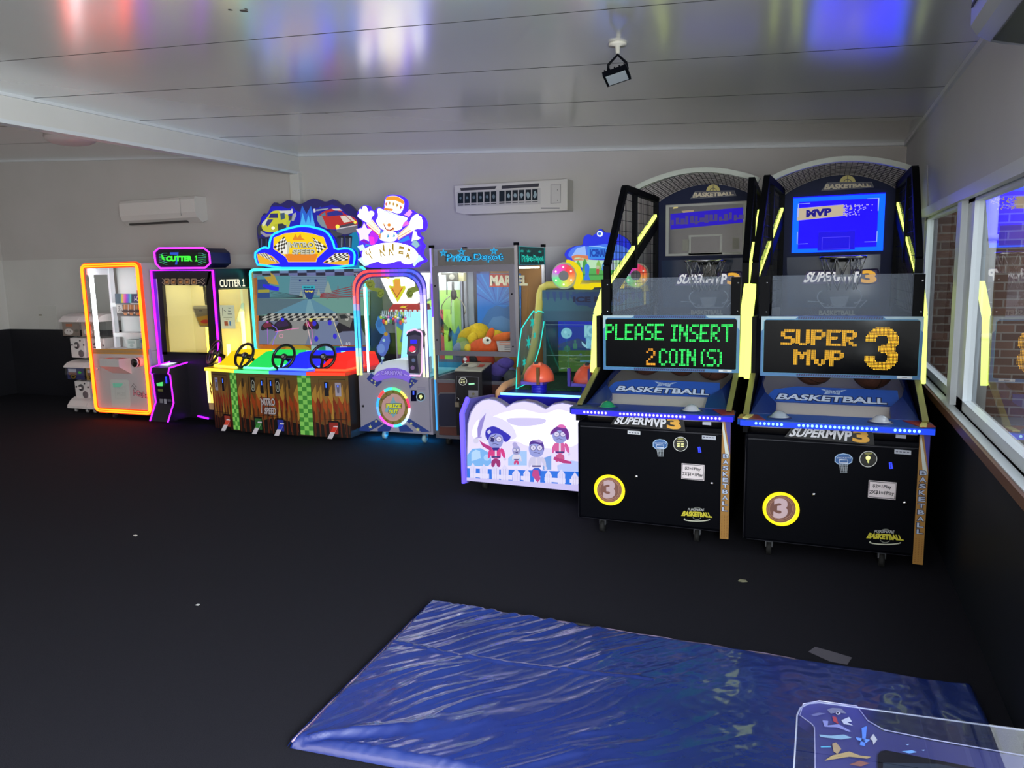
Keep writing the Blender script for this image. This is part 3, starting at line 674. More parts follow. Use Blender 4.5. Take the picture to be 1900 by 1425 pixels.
    arc = [(XL + .085 + (XR - XL - .105) * i / arcn, 2.12 + .13 * math.sin(PI * i / arcn) ** .8) for i in range(arcn + 1)]
    k = MB(); k.prism([T(x, Y, z) for x, z in arc] + [T(XR - .02, Y, .98), T(XL + .085, Y, .98)], (0, .05, 0), m=mat('#0c1638', .5, 0, 0, .15))
    p = PY(Y - .001, dx, dy); b = p.z(1080, 270, .2105)
    k.poly(b, [(700, 1015), (1425, 990), (1425, 1425), (715, 1425)], '#27344f', .5, GLOSS); k.poly(b, [(820, 1235), (860, 1130), (1400, 1120), (1410, 1230)], '#3c2f6c', 1)
    logo(k, b, ((850, 1135), (1395, 1118), (1405, 1228), (825, 1238)), 1.0, True)
    # trophy emblem
    k.stroke(b, [(870, 1375), (960, 1380), (1000, 1425), (1240, 1425), (1275, 1372), (1330, 1365), (1275, 1425)], 6, '#7f8ba0', 1)
    k.poly(b, [(1040, 1340), (1190, 1335), (1170, 1400), (1140, 1420), (1090, 1420), (1060, 1400)], '#66748c', 1); k.ring(b, 1000, 1340, 55, 8, '#7f8ba0', 1, a0=90, a1=250); k.ring(b, 1230, 1335, 55, 8, '#7f8ba0', 1, a0=-70, a1=90)
    k.build('back_panel', r)
    # bottom emblem words just above the board
    for t_, q_, c_, bo in (('FUNSHARE', (1020, 1400, 1170, 1420), '#8a94a8', 0), ('BASKETBALL', (960, 1450, 1240, 1490), '#8c8f86', .03), ('SUPER', (900, 1510, 1290, 1560), '#7d8299', .05)): k = MB(); k.text(b, t_, q_, c_, 2, None, 1, bo); k.build('emblem_lettering', r)
    # name plate with half ball
    k = MB(); k.slab(b, [(1000, 402), (1345, 398), (1362, 445), (952, 474)], .012, '#6a6c78', 8, mat('#62646e', .5, 0, 0, .2)); k.poly(b, [(1006, 407), (1338, 403), (1352, 440), (966, 468)], '#28243a', 9)
    k.circ(b, 1157, 406, 62, '#b7a95c', 7, a0=180, a1=360); k.ring(b, 1157, 406, 30, 5, '#3a352c', 7.5, a0=180, a1=360); k.stroke(b, [(1157, 346), (1157, 405)], 5, '#3a352c', 7.5)
    k.text(b, 'BASKETBALL', ((990, 416), (1330, 410), (1340, 438), (975, 462)), '#c2b49c', 10, None, 1, .05); k.build('name_plate', r)
    # screen
    s = PR(-1.155 + dx, -.525 + dx, 1.69, 2.105, Y + dy - .012)
    k = MB()
    if m1:
        k.slab(s, [(0, 0), (1, 0), (1, 1), (0, 1)], .02, '#000000', 0, mat('#5c5a60', .12, 0, 0, .3)); k.build('screen', r)
        g = MB(); g.poly(s, [(.06, .18), (.97, .12), (.98, .40), (.06, .48)], '#2408c0', 1, GLOW, .9)
        random.seed(21)
        for i in range(15):
            a = .07 + i * .06; w_ = .03 + .03 * random.random(); t_ = .25 + random.random() * .07 - i * .004; g.rect(s, a, t_, a + w_, .42 - random.random() * .04 - i * .004, '#4a4080', 1.5, GLOW, .8); g.rect(s, a, .36 - i * .004, a + .06, .39 - i * .004, '#4a4080', 1.6, GLOW, .8) if i % 3 else None
        g.poly(s, [(.10, .05), (.16, .04), (.15, .075), (.09, .085)], '#c8b878', 1, GLOW, .9); g.poly(s, [(.20, .13), (.36, .12), (.35, .16), (.22, .17)], '#a89478', 1.2, GLOW, .8)  # yellowish lamp reflections on the screen, painted as faintly glowing patches
        for q_ in (.22, .84): g.rect(s, q_, .68, q_ + .08, .9, '#76746c', 1)
        g.build('picture_and_reflections', r)
        g = MB(); g.stroke(s, [(.02, .03), (.98, .03), (.98, .97), (.02, .97)], .04, '#9a9a98', 1, closed=True)
        g.stroke(s, [(.31, .97), (.31, .62), (.70, .62), (.70, .97)], .03, '#9a9a98', 1, closed=True); g.build('painted_target', r)
    else:
        k.slab(s, [(0, 0), (1, 0), (1, 1), (0, 1)], .02, '#0a00e0', 0, GLOW, 4.0)
        for i, cc in enumerate(('#0050ff', '#1838ff', '#1424f0')):
            w_ = .07 - i * .022; k.stroke(s, [(w_ / 2, w_ / 2 * 1.5), (1 - w_ / 2, w_ / 2 * 1.5), (1 - w_ / 2, 1 - w_ / 2), (w_ / 2, 1 - w_ / 2)], w_, cc, .6 + i * .1, GLOW, 2.0, closed=True) if i == 0 else None
        for q in ([(.06, .36), (.06, .12), (.19, .12)], [(.81, .09), (.93, .09), (.93, .31)], [(.06, .62), (.06, .84), (.18, .84)], [(.93, .66), (.93, .84), (.80, .84)]): k.stroke(s, q, .008, '#9db4ff', 2, GLOW, 1.1)
        k.poly(s, [(.05, .20), (.56, .17), (.56, .37), (.05, .42)], '#c9b99e', 1, GLOW, .9); k.text(s, 'MVP', ((.15, .235), (.43, .22), (.43, .355), (.15, .37)), '#160a86', 2, GLOW, 1, .06)
        random.seed(9)
        for i in range(70):
            a = .56 + .30 * random.random() ** 1.7; z = .17 + random.random() * .19; q = (.03, .012) if i % 2 else (.018, .022); k.rect(s, a, z, a + q[0] * (1.3 - a), z + q[1], '#c9b9a8', 1 + i * .002, GLOW, .85)
        k.rect(s, .29, .62, .70, .64, '#1408ff', 1, GLOW, 2.4); k.rect(s, .29, .64, .70, .97, '#1004a8', .9, GLOW, 2); k.stroke(s, [(.34, .95), (.34, .74), (.64, .74), (.64, .95)], .008, '#4a3cff', 2, GLOW, 1, closed=True)
        k.build('screen', r)
    # rim, bracket, net, camera
    cx, cy, cz_ = -.80, 6.12, 1.645
    k = MB(); k.tube([T(cx + .15 * math.cos(i * PI / 16), cy + .15 * math.sin(i * PI / 16), cz_) for i in range(32)], .010, m=CHROME, closed=True); k.box(cx - .08 + dx, cx + .08 + dx, cy + .14 + dy, Y + dy, cz_ - .03, cz_ + .005, m=SATIN); k.build('hoop', r)
    k = MB()
    for i in range(10):
        a = 2 * PI * i / 10; b_ = a + 2 * PI / 20; c_ = a - 2 * PI / 20
        p0 = T(cx + .15 * math.cos(a), cy + .15 * math.sin(a), cz_); 
        for e_ in (b_, c_):
            p1 = T(cx + .12 * math.cos(e_), cy + .12 * math.sin(e_), cz_ - .12); k.tube([p0, p1], .0028, m=mat('#9a9aa2', .3, .8), n=5)
            for e2 in (a,):
                p2 = T(cx + .095 * math.cos(e2), cy + .095 * math.sin(e2), cz_ - .23); k.tube([p1, p2], .0028, m=mat('#9a9aa2', .3, .8), n=5)
    k.build('chain_net', r)
    k = MB(); k.box(cx - .04 + dx, cx + .06 + dx, Y - .1 + dy, Y - .01 + dy, cz_ - .14, cz_ - .03, m=mat('#08090c', .3)); k.build('sensor_box', r)
    # arched canopy
    k = MB(); fr = [T(XL + .03 + (XR - XL) * (i / 24), 5.88, 2.20 + .10 * math.sin(PI * i / 24) ** .85) for i in range(25)]
    for a, b_ in zip(fr, fr[1:]): k.bar(a, b_, .05, .035, m=mat('#a9aea6', .4))
    k.build('arch', r)
    k = MB()
    for i in range(1, 24):
        a = fr[i]; t = i / 24; b_ = T(XL + .085 + (XR - XL - .105) * t, Y, 2.12 + .13 * math.sin(PI * t) ** .8); k.bar(a, b_, .003, .003, m=BLACK)
    for j in range(1, 12):
        t = j / 12; row = []
        for i in range(25):
            q = i / 24; a = fr[i]; b_ = T(XL + .085 + (XR - XL - .105) * q, Y, 2.12 + .13 * math.sin(PI * q) ** .8); row.append(a.lerp(b_, t))
        k.tube(row, .0017, m=BLACK, n=4)
    k.build('canopy_mesh', r)
    for x in (-1.17, -.60):
        for y in (4.42, 6.3): caster(r, x + dx, y + dy, .09)
    return r
basketball(0, 0, 1)
BD = (.975, -.08)
basketball(BD[0], BD[1], 2)
def ball(x, y, z, lab, rot, grp):
    rr = .118; m = MB(); r = thing('basketball', lab, 'basketball', (x, y, z - rr), grp)
    m.ball((x, y, z), rr, m=noise_mat('brown_leather_%d' % int(rot * 10), col('#4a2a20'), col('#57342a'), 60, .6, .4, 400, bdist=.002), n=32); m.build('leather_shell', r)
    k = MB(); R_ = Matrix.Rotation(rot, 3, 'Y') @ Matrix.Rotation(rot * .7, 3, 'X'); q = rr + .0005
    for ax in range(3):
        pts = []
        for i in range(40):
            a = 2 * PI * i / 40; p = [Vector((math.cos(a), math.sin(a), 0)), Vector((0, math.cos(a), math.sin(a))), Vector((math.cos(a), 0, math.sin(a)))][ax]; pts.append(Vector((x, y, z)) + R_ @ p * q)
        k.tube(pts, .0022, m=mat('#120c0a', .6), n=5, closed=True)
    k.build('seam', r)
    return r
RZ_ = .868 + .118
ball(-1.07, 5.22, RZ_, 'left brown basketball of three under the PLEASE INSERT board', .5, None)
ball(-.83, 5.23, RZ_, 'middle brown basketball of three under the PLEASE INSERT board', 1.2, None)
ball(-.60, 5.12, RZ_ - .008, 'right and nearest basketball of three under the PLEASE INSERT board', 2.0, None)
ball(.005, 5.03, RZ_ - .005, 'left brown basketball of the pair under the amber lettered board', .8, None)
ball(.33, 4.98, RZ_ - .01, 'right brown basketball of the pair under the amber lettered board', 1.6, None)
# ================================================================ the row of machines along the far wall
def neon_loop(mb, pl, pts, r, c, k, off=.012, closed=True):
    mb.tube([pl(u, v, 0) + pl.n * off for u, v in pts], r, c, GLOW, k, 8, closed)
def outline3(pl, pts): return [pl(u, v) for u, v in pts]

# ---------------------------------------------------------------- capsule vending towers
def capsule_unit(x0, zb, h, low, label, cards, seed):
    y0 = 6.66; w_ = .318; x1 = x0 + w_ - .006
    r = thing('capsule_machine', label, 'capsule machine', (x0, y0, zb), 'capsule vending machines')
    hb = h * .46; hg = h * .37; hr = h * .17
    pw = mat('#d8d2d0', .35)
    MB().box(x0 + .035, x1 - .035, y0 + .05, y0 + .35, zb, zb + hb, m=pw, bev=.012).build('body', r)
    MB().prism([(x0, y, z) for y, z in ((y0 + .35, zb + hb), (y0 + .02, zb + hb), (y0 - .03, zb + hb + .03), (y0 - .04, zb + hb + hg * .5), (y0 - .02, zb + hb + hg), (y0 + .35, zb + hb + hg))], (x1 - x0, 0, 0), m=thin_dome).build('dome', r)
    pl = PR(x0 + .012, x1 - .012, zb + hb + .025, zb + hb + hg - .005, y0 - .012)
    k = MB(); random.seed(seed); k.rect(pl, 0, 0, 1, 1, cards[0], 0); 
    if seed % 2 == 0:
        k.circ(pl, .36, .68, .26, '#d9d6d2', 1, ry=.22); k.rect(pl, .22, .12, .6, .3, '#b0653c', 1); k.circ(pl, .28, .62, .03, '#222222', 2); k.circ(pl, .45, .64, .03, '#222222', 2)
        k.circ(pl, .82, .6, .12, '#6a665c', 1)
    else:
        k.rect(pl, .08, .10, .55, .38, '#c4c8d8', 1); k.rect(pl, .08, .4, .55, .62, '#8a5f52', 1); k.circ(pl, .34, .76, .2, '#2a2418', 1.5); k.ring(pl, .34, .76, .13, .05, '#a68a3a', 2)
        k.circ(pl, .74, .38, .1, '#46c83a', 1)
    k.build('display_card', r)
    P = [(y0 + .35, zb + hb + hg), (y0 - .045, zb + hb + hg), (y0 - .045, zb + hb + hg + .015), (y0 + .01, zb + hb + hg + hr * .7), (y0 + .10, zb + h - .004), (y0 + .35, zb + h)] if True else 0
    MB().prism([(x0, y, z) for y, z in P], (x1 - x0, 0, 0), m=pw).build('lid', r)
    if low:
        k = MB(); k.prism([(x0 - .0, y, z) for y, z in ((y0 + .36, zb - .11), (y0 - .05, zb - .11), (y0 - .05, zb - .08), (y0 - .0, zb - .02), (y0 + .06, zb + .012), (y0 + .36, zb + .012))], (x1 - x0, 0, 0), m=pw); k.build('base', r)
        for x in (x0 + .06, x1 - .06): 
            for y in (y0 + .02, y0 + .28): caster(r, x, y, .05, mat('#8e8a8a', .5))
    cx = (x0 + x1) / 2; f = y0 + .048
    k = MB(); k.lathe((cx - .005, f, zb + hb * .62), (0, -1, 0), [(0, 0), (.042, 0), (.042, .008), (.034, .014), (0, .014)], m=mat('#4a4648', .4), n=20); k.box(cx - .035, cx + .012, f - .026, f - .012, zb + hb * .62 - .012, zb + hb * .62 + .012, m=mat('#d8d2d0', .35)); k.build('turn_knob', r)
    k = MB(); k.lathe((cx + .055, f, zb + hb * .22), (0, -1, 0), [(0, 0), (.044, 0), (.044, .004), (.03, .005), (0, .003)], m=mat('#6a6064', .5), n=20); k.build('prize_chute', r)
    for x, z in ((cx + .055, .86), (cx - .085, .65), (cx + .11, .65)): MB().lathe((x, f, zb + hb * z), (0, -1, 0), [(0, 0), (.012, 0), (.012, .003), (0, .003)], m=mat('#2c282a', .4), n=12).build('coin_hole', r)
    pl = PR(x0, x1, zb, zb + .02, f)
    return r
thin_dome = thin_glass('dome_plastic', (.92, .92, .92), 1.0, .05)
capsule_unit(-8.50, .165, .47, True, 'lower left capsule vending machine with the green dotted card, on casters', ('#3b3f70',), 1)
capsule_unit(-8.18, .165, .47, True, 'lower right capsule vending machine, half hidden by the orange neon cabinet', ('#a88a3c',), 3)
capsule_unit(-8.50, .665, .535, False, 'upper left capsule vending machine with a pale round figure on its card', ('#857a70',), 2)
capsule_unit(-8.18, .665, .535, False, 'upper right capsule vending machine, half hidden by the orange neon cabinet', ('#b0a092',), 4)

# ---------------------------------------------------------------- orange neon prize cabinet
def prize_cabinet():
    Y = 6.42; x0, x1, z0, z1 = -7.79, -6.91, .07, 1.785
    r = thing('prize_cabinet', 'white prize cabinet framed by yellow orange neon, with a peg key game', 'arcade machine', (x0, Y, 0))
    W_ = mat('#cfc9c8', .4)
    k = MB(); k.box(x0 + .03, x1 - .03, Y + .02, Y + .80, z0, .80, m=W_, bev=.01); k.build('cabinet', r); MB().box(x0 + .03, x1 - .03, Y + .05, Y + .80, 1.74, z1 - .01, m=W_).build('roof_panel', r)
    for x in (x1 - .05,): MB().box(x, x + .02, Y + .02, Y + .80, .8, 1.74, m=W_).build('side_wall', r)
    k = MB(); k.box(x0 + .04, x0 + .075, Y + .30, Y + .36, .8, 1.74, m=mat('#e6eaf0', .4)); k.box(x0 + .04, x0 + .06, Y + .02, Y + .36, 1.66, 1.74, m=mat('#e6eaf0', .4)); k.build('corner_post', r)
    k = MB(); k.add([(x0 + .045, Y + .06, .8), (x0 + .045, Y + .30, .8), (x0 + .045, Y + .30, 1.66), (x0 + .045, Y + .06, 1.66)], [(0, 1, 2, 3)], m=GLASS); k.build('side_window', r)
    k = MB(); k.box(x0 + .05, x1 - .05, Y + .42, Y + .44, .8, 1.74, m=mat('#dfe3e2', .5)); k.build('back_panel', r)
    k = MB(); k.box(x0 + .055, x0 + .085, Y + .04, Y + .075, .81, 1.70, c='#f4f6ff', m=GLOW, k=9); k.build('interior_light', r)
    k = MB(); k.box(x0 + .12, x1 - .08, Y + .06, Y + .10, 1.735, 1.739, c='#f4f8ff', m=GLOW, k=14); k.build('interior_light', r)  # added strip hidden under the roof to brighten the interior, no real tube
    sh = mat('#e2e6e6', .4)
    for z in (1.335, .985): 
        MB().box(x0 + .16, x1 - .06, Y + .20, Y + .42, z - .045, z, m=sh).build('shelf', r)
    p = PY(Y + .195).z(140, 470, .1123)
    k = MB(); k.slab(p, [(650, 668), (1150, 672), (1150, 830), (660, 835)], .012, '#26485c', 0, PRINT)
    for i, c_ in enumerate(('#3a8f86', '#e6d24a', '#f09ac0', '#f04ad0', '#a05af0', '#5a8cf0', '#6ad8e0')): k.poly(p, [(730 + i * 27, 672), (762 + i * 27, 672), (762 + i * 27, 820), (730 + i * 27 + (12 if i == 0 else 0), 820)], c_, 1)
    k.rect(p, 960, 690, 1148, 802, '#3d2f7a', 1); k.text(p, 'i-Cube', (975, 700, 1140, 792), '#e8e4f4', 2, None, 1, .03)
    k.rect(p, 910, 820, 1150, 832, '#e0dfe8', 1.5); k.build('holographic_banner', r)
    k = MB(); k.slab(p, [(668, 845), (1170, 845), (1175, 1040), (690, 1040)], .012, '#4a4644', 0, PRINT); k.poly(p, [(675, 850), (775, 850), (790, 980), (690, 985)], '#cfd0cc', 1)
    for q in ([(700, 880), (730, 870), (720, 900)], [(700, 920), (740, 905), (715, 960)], [(740, 940), (765, 930), (750, 970)]): k.stroke(p, q, 8, '#2a2a2a', 2)
    for i in range(4):
        a = 790 + i * 98; k.poly(p, [(a, 850), (a + 76, 850), (a + 76, 925), (a, 925)], '#b87436', 1); k.poly(p, [(a + 14, 850), (a + 30, 850), (a + 30, 925), (a + 14, 925)], '#d8a878', 1.5)
        k.poly(p, [(a, 980), (a + 76, 980), (a + 58, 1024), (a + 22, 1024)], '#d89058', 1.5); k.rect(p, a + 78, 850, a + 92, 1000, '#e4ded8', 1.6)
    k.rect(p, 770, 945, 1175, 968, '#3a1410', 2); k.build('peg_rack', r)
    p2 = PY(Y + .30).z(140, 470, .1123)
    # front door with window opening
    f = PY(Y).z(140, 620, .1193); g = PY(Y).z(140, 470, .1123)
    k = MB(); k.slab(f, [(268, 222), (1140, 238), (1240, 1190), (345, 1165)], .03, '#b3aaa8', 0, mat('#b9b2b2', .4))
    k.poly(f, [(268, 222), (1140, 238), (1145, 320), (275, 305)], '#a5865c', 1); k.stroke(f, [(272, 235), (1140, 250)], 10, '#c8901c', 2); k.stroke(f, [(275, 296), (1144, 312)], 10, '#d89a20', 2)
    k.stroke(f, [(310, 505), (392, 505), (400, 715), (325, 715)], 3, '#8f8988', 1); k.stroke(f, [(975, 550), (1130, 560), (1140, 720)], 3, '#a29b9a', 1); k.stroke(f, [(1060, 580), (1062, 660)], 5, '#8f8988', 1)
    # curly sticker lettering
    k.text(f, 'i-Cube', ((890, 850), (1140, 915), (1140, 1015), (895, 955)), '#5a1c2c', 1, None, 1, .09); k.text(f, 'i-Cube', ((900, 858), (1132, 918), (1130, 1006), (902, 948)), '#e39aa4', 2, None, 1, .02)
    for q in ([(865, 830), (905, 770), (940, 815)], [(890, 800), (930, 850), (955, 815)], [(905, 840), (940, 860)]): k.stroke(f, q, 7, '#5a4a4e', 1)
    k.build('front_panel', r)
    k = MB(); wpl = [(175, 245), (1095, 232), (1120, 260), (1270, 1625), (240, 1600)]
    k.poly(g, [(160, 240), (1100, 235), (1215, 1590), (265, 1570)], '#ffffff', 0, GLASS); k.build('front_glass', r)
    k = MB(); a = [f(455, 405), f(830, 358), f(852, 612), f(470, 540)]
    zt, zb = a[1].z, a[2].z; xa, xb = a[0].x + .06, a[2].x
    zt = f(640, 362).z; zb = f(700, 612).z; xa, xb = f(560, 400).x, f(855, 400).x
    vs = [(xa, Y, zt), (xb, Y, zt), (xa, Y, zb), (xb, Y, zb), (xa, Y - .16, zt), (xb, Y - .16, zt), (xa, Y - .16, zt - .085), (xb, Y - .16, zt - .085)]
    k.add(vs, [(0, 1, 5, 4), (4, 5, 7, 6), (6, 7, 3, 2), (0, 4, 6, 2), (1, 3, 7, 5)], m=mat('#c4bdbb', .4))
    tp = PQ((xa, Y, zt), (xb, Y, zt), (xb, Y - .16, zt), (xa, Y - .16, zt)); k.poly(tp, [(.1, .3), (.35, .3), (.35, .8), (.1, .8)], '#e0533c', 1); k.poly(tp, [(.7, .2), (.9, .2), (.9, .6), (.7, .6)], '#e0533c', 1); k.stroke(tp, [(.42, .75), (.6, .55), (.68, .25)], .06, '#141414', 2)
    k.build('control_box', r)
    c0 = f(1010, 430); k = MB(); k.lathe(c0, (0, -1, 0), [(.055, 0), (.055, .03), (.05, .05)], m=mat('#c4b4ae', .4), n=24); k.lathe(c0, (0, -1, 0), [(.052, .05), (.054, .075)], m=mat('#18181a', .3), n=24); k.lathe(c0, (0, -1, 0), [(.054, .075), (.05, .085)], m=WHITE, n=24); k.lathe(c0, (0, -1, 0), [(.046, .085), (.044, .089), (0, .089)], m=mat('#1c1d18', .2), n=24); k.build('round_coin_button', r)
    k = MB(); k.slab(f, rrect(0, 0, 1, 1, .1) if False else [(548, 712), (570, 703), (815, 705), (838, 725), (868, 1115), (850, 1140), (600, 1130), (580, 1115)], .004, '#c9cbc6', 8, mat('#c6c8c2', .25)); k.poly(f, [(590, 760), (750, 765), (735, 800), (690, 830), (600, 825)], '#7fd8b8', 9); k.stroke(f, [(620, 752), (780, 758), (800, 1000), (638, 995)], 3, '#a9aba6', 9.5, closed=True)
    k.text(f, 'COLLECT', (640, 815, 792, 855), '#aaaca6', 9.5); k.text(f, 'PRIZE', (660, 905, 785, 950), '#aaaca6', 9.5); k.build('prize_flap', r)
    MB().lathe(f(348, 538), (0, -1, 0), [(0, 0), (.012, 0), (.01, .01), (0, .01)], m=CHROME, n=12).build('lock', r)
    # neon
    loop = []
    for i, (cx, cz_, a0) in enumerate(((x1 - .075, z1 - .075, 90), (x0 + .075, z1 - .075, 180), (x0 + .075, z0 + .085, 270), (x1 - .075, z0 + .085, 0))):
        for j in range(7):
            a = math.radians(a0 - 90 + 15 * j) if i == 0 else math.radians(a0 - 90 + 15 * j); loop.append((cx, cz_, a))
    def lp(rr, y): return [(cx + rr * math.cos(a), y, cz_ + rr * math.sin(a)) for cx, cz_, a in loop]
    k = MB(); A, B = lp(.082, Y - .01), lp(.022, Y - .01); n = len(A)
    k.add(A + B + [(x, y + .03, z) for x, y, z in A], [(i, (i + 1) % n, n + (i + 1) % n, n + i) for i in range(n)] + [(i, (i + 1) % n, 2 * n + (i + 1) % n, 2 * n + i) for i in range(n)], c='#ff3c06', m=GLOW, k=1.6); k.build('neon_channel', r)  # orange halo around the tubes, put into a glowing backing strip
    for rr in (.064, .042): MB().tube(lp(rr, Y - .018), .0085, '#ff4c06', GLOW, 10, 8, True).build('neon_tube', r)
    for x in (x0 + .22, x1 - .05): caster(r, x, Y + .06, .07)
    for x in (x0 + .1, x1 - .1): caster(r, x, Y + .7, .07)
    # prizes on the shelves
    def box_(x, z, w_, h, c1, c2, lab):
        b = MB(); b.box(x, x + w_, Y + .26, Y + .34, z, z + h, c=c1); q = PR(x, x + w_, z, z + h, Y + .2595)
        b.rect(q, .15, .15, .85, .45, c2, 1); b.circ(q, .5, .7, .2, c2, 1, n=10)
        solo(b, 'prize_box', lab, 'box', (x, Y + .3, z), 'boxed prizes in the neon cabinet')
    box_(-7.27, 1.3355, .13, .14, '#2d3036', '#d0d4dc', 'small black and white prize box on the top shelf of the orange neon cabinet')
    box_(-7.50, .8015, .15, .10, '#c9d6d2', '#9fb4b0', 'pale green prize box on the floor of the orange neon cabinet')
    box_(-7.14, .8015, .12, .115, '#7c3430', '#d4b8a8', 'dark red prize box on the floor of the orange neon cabinet')
    box_(-7.30, .8015, .13, .12, '#9aa8b4', '#5878a0', 'grey blue prize box on the floor of the orange neon cabinet')
prize_cabinet()

# ---------------------------------------------------------------- purple neon string cutter machine
def cutter():
    Y = 6.43; x0, x1, z0, z1 = -6.76, -5.88, .07, 1.69; D = .56
    r = thing('string_cutter_machine', 'black prize machine edged in purple neon under a green lettered sign', 'arcade machine', (x0, Y, 0))
    K = mat('#151218', .35)
    k = MB(); k.box(x0, x1, Y + .02, Y + D, z0, .66, m=K); k.build('cabinet', r)
    MB().box(x0, x1, Y, Y + D, 1.60, z1, m=K).build('roof_panel', r); MB().box(x0, x1, Y + D - .03, Y + D, .66, 1.60, m=mat('#e4dcae', .5)).build('back_panel', r); MB().box(x0, x0 + .02, Y + .05, Y + D, .66, 1.6, m=mat('#d8d4b8', .5)).build('side_wall', r)
    g = PY(Y - .002).z(280, 450, .1404)
    # front frame
    k = MB()
    for q in ([(75, 385), (800, 385), (745, 565), (150, 565)], [(75, 385), (150, 565), (218, 1480), (150, 1480)], [(760, 385), (830, 385), (905, 1480), (775, 1480), (730, 565)]): k.slab(g, q, .04, '#1c1218', 0, mat('#1a1216', .35))
    fl2 = PY(Y - .002).z(290, 630, .1123)
    k.slab(fl2, [(110, 205), (905, 220), (950, 1330), (180, 1240)], .03, '#17131a', 0, mat('#17131a', .35)); k.build('front_frame', r)
    k = MB(); k.poly(g, [(150, 560), (735, 560), (780, 1480), (215, 1480)], '#ffffff', 0, GLASS); k.build('front_glass', r)
    s = MB()
    s.rect(g, 145, 470, 718, 558, '#1a1412', 1)
    for i in range(5):
        a = 180 + i * 90; s.rect(g, a, 480, a + 66, 552, '#7a5c3c', 2); s.stroke(g, rrect(a, 480, a + 66, 552, 10, 2), 5, '#d8b890', 3, closed=True); s.circ(g, a + 32, 522, 18, '#c88a48', 3, n=8); s.circ(g, a + 26, 505, 10, '#3a2018', 3.5, n=8)
    for sx in (150, 715):
        s.stroke(g, [(sx, 470), (sx + (30 if sx < 300 else -30), 500), (sx, 530), (sx + (30 if sx < 300 else -30), 556)], 5, '#cdb69a', 2)
    s.stroke(g, [(600, 500), (650, 500), (690, 470)], 5, '#cdb69a', 2); s.stroke(g, [(610, 540), (660, 520), (700, 550)], 5, '#cdb69a', 2); s.build('header_strip', r)
    # neon edge: left vertical, top, right vertical, bottom dashes
    P = [PY(Y - .012)(290 + 175 * .1123, 630 + 1245 * .1123), PY(Y - .012)(286, 503), PY(Y - .012)(392, 502), PY(Y - .012)(406, 668), Vector((-5.905, Y - .012, .12))]
    MB().tube([(x0 + .01, Y - .012, .09), (x0 + .01, Y - .012, z1), (x1 - .02, Y - .012, z1 - .015), (x1 - .02, Y - .012, .1)], .012, '#a010ff', GLOW, 4).build('neon_tube', r)
    MB().box(x0, x0 + .004, Y - .01, Y + .05, .09, z1, c='#7a14e0', m=GLOW, k=.9).build('neon_backing', r)
    for a, b in ((180, 385), (700, 870)): MB().tube([fl2(a, 1262, 8), fl2(b, 1262 + (b - 180) * .06, 8)], .011, '#9010ff', GLOW, 3).build('floor_light', r)
    # sign box
    sg = [(50, 130), (110, 75), (705, 72), (775, 130), (790, 275), (720, 335), (130, 340), (70, 275)]
    S = PY(Y - .06).z(280, 450, .1404)
    k = MB(); k.slab(S, sg, .30, '#1a1a40', 0, mat('#17183a', .4)); k.poly(S, sg, '#100c12', 1)
    k.build('sign_box', r)
    MB().tube([S(u, v, 6) for u, v in sg], .009, '#c828ff', GLOW, 3.5, 8, True).build('sign_neon', r)
    k = MB(); k.rect(S, 105, 135, 735, 290, '#0c1c12', 2)
    for sx in (1, -1):
        for i in range(6):
            bx_ = 110 if sx == 1 else 735; k.stroke(S, [(bx_, 160 + i * 20), (bx_ + sx * 30, 160 + i * 20), (bx_ + sx * (60 + i * 5), 140 + i * 30), (bx_ + sx * 110, 140 + i * 30)], 5, '#3cc878' if i % 2 else '#58c8c0', 3, GLOW, .8)
    k.text(S, 'CUTTER', ((205, 178), (555, 175), (555, 250), (205, 250)), '#40ff3c', 5, GLOW, 1.2, .07); one(k, S, 585, 175, 625, 250, '#40ff3c', 5, GLOW, 1.2); k.poly(S, [(255, 130), (370, 128), (352, 292), (322, 292), (350, 165), (255, 160)], '#2c5ae0', 4, GLOW, .8); k.poly(S, [(140, 150), (175, 190), (190, 240), (150, 220)], '#40ff3c', 4, GLOW, 1); k.build('sign_face', r)
    # interior: light tubes, hanging prize box, scissor mechanism
    for x in (x0 + .41, x0 + .50): MB().box(x, x + .035, Y + .30, Y + .33, .70, 1.05, c='#ffdc40', m=GLOW, k=6).build('interior_light', r)
    MB().box(x1 - .075, x1 - .045, Y + .42, Y + .45, .70, 1.22, c='#ffe868', m=GLOW, k=6).build('interior_light', r)
    MB().box(x1 - .30, x1 - .27, Y + .42, Y + .45, .70, .85, c='#ffe868', m=GLOW, k=6).build('interior_light', r)
    k = MB(); k.box(x0 + .1, x1 - .1, Y + .1, Y + .5, 1.565, 1.59, c='#ffeea0', m=GLOW, k=3); k.build('ceiling_lamp', r)
    MB().box(x0 + .03, x1 - .03, Y + .04, Y + D - .04, .64, .69, m=mat('#cdbb58', .5)).build('deck', r)
    k = MB(); hx = x0 + .52
    for dx_ in (-.05, .05): k.bar((hx + dx_, Y + .28, 1.30), (hx + dx_ * 1.4, Y + .28, 1.60), .02, .02, m=mat('#2c281c', .4))
    k.bar((hx - .12, Y + .28, 1.52), (hx + .12, Y + .28, 1.52), .02, .03, m=ALU); k.bar((hx - .04, Y + .28, 1.38), (hx + .04, Y + .28, 1.38), .01, .02, m=ALU); k.lathe((hx, Y + .28, 1.30), (0, 0, 1), [(.04, 0), (.05, .12), (.03, .2)], m=mat('#2a2618', .4), n=10); k.build('cutter_arm', r)
    b = MB(); q = PY(Y + .2).z(280, 450, .1404)
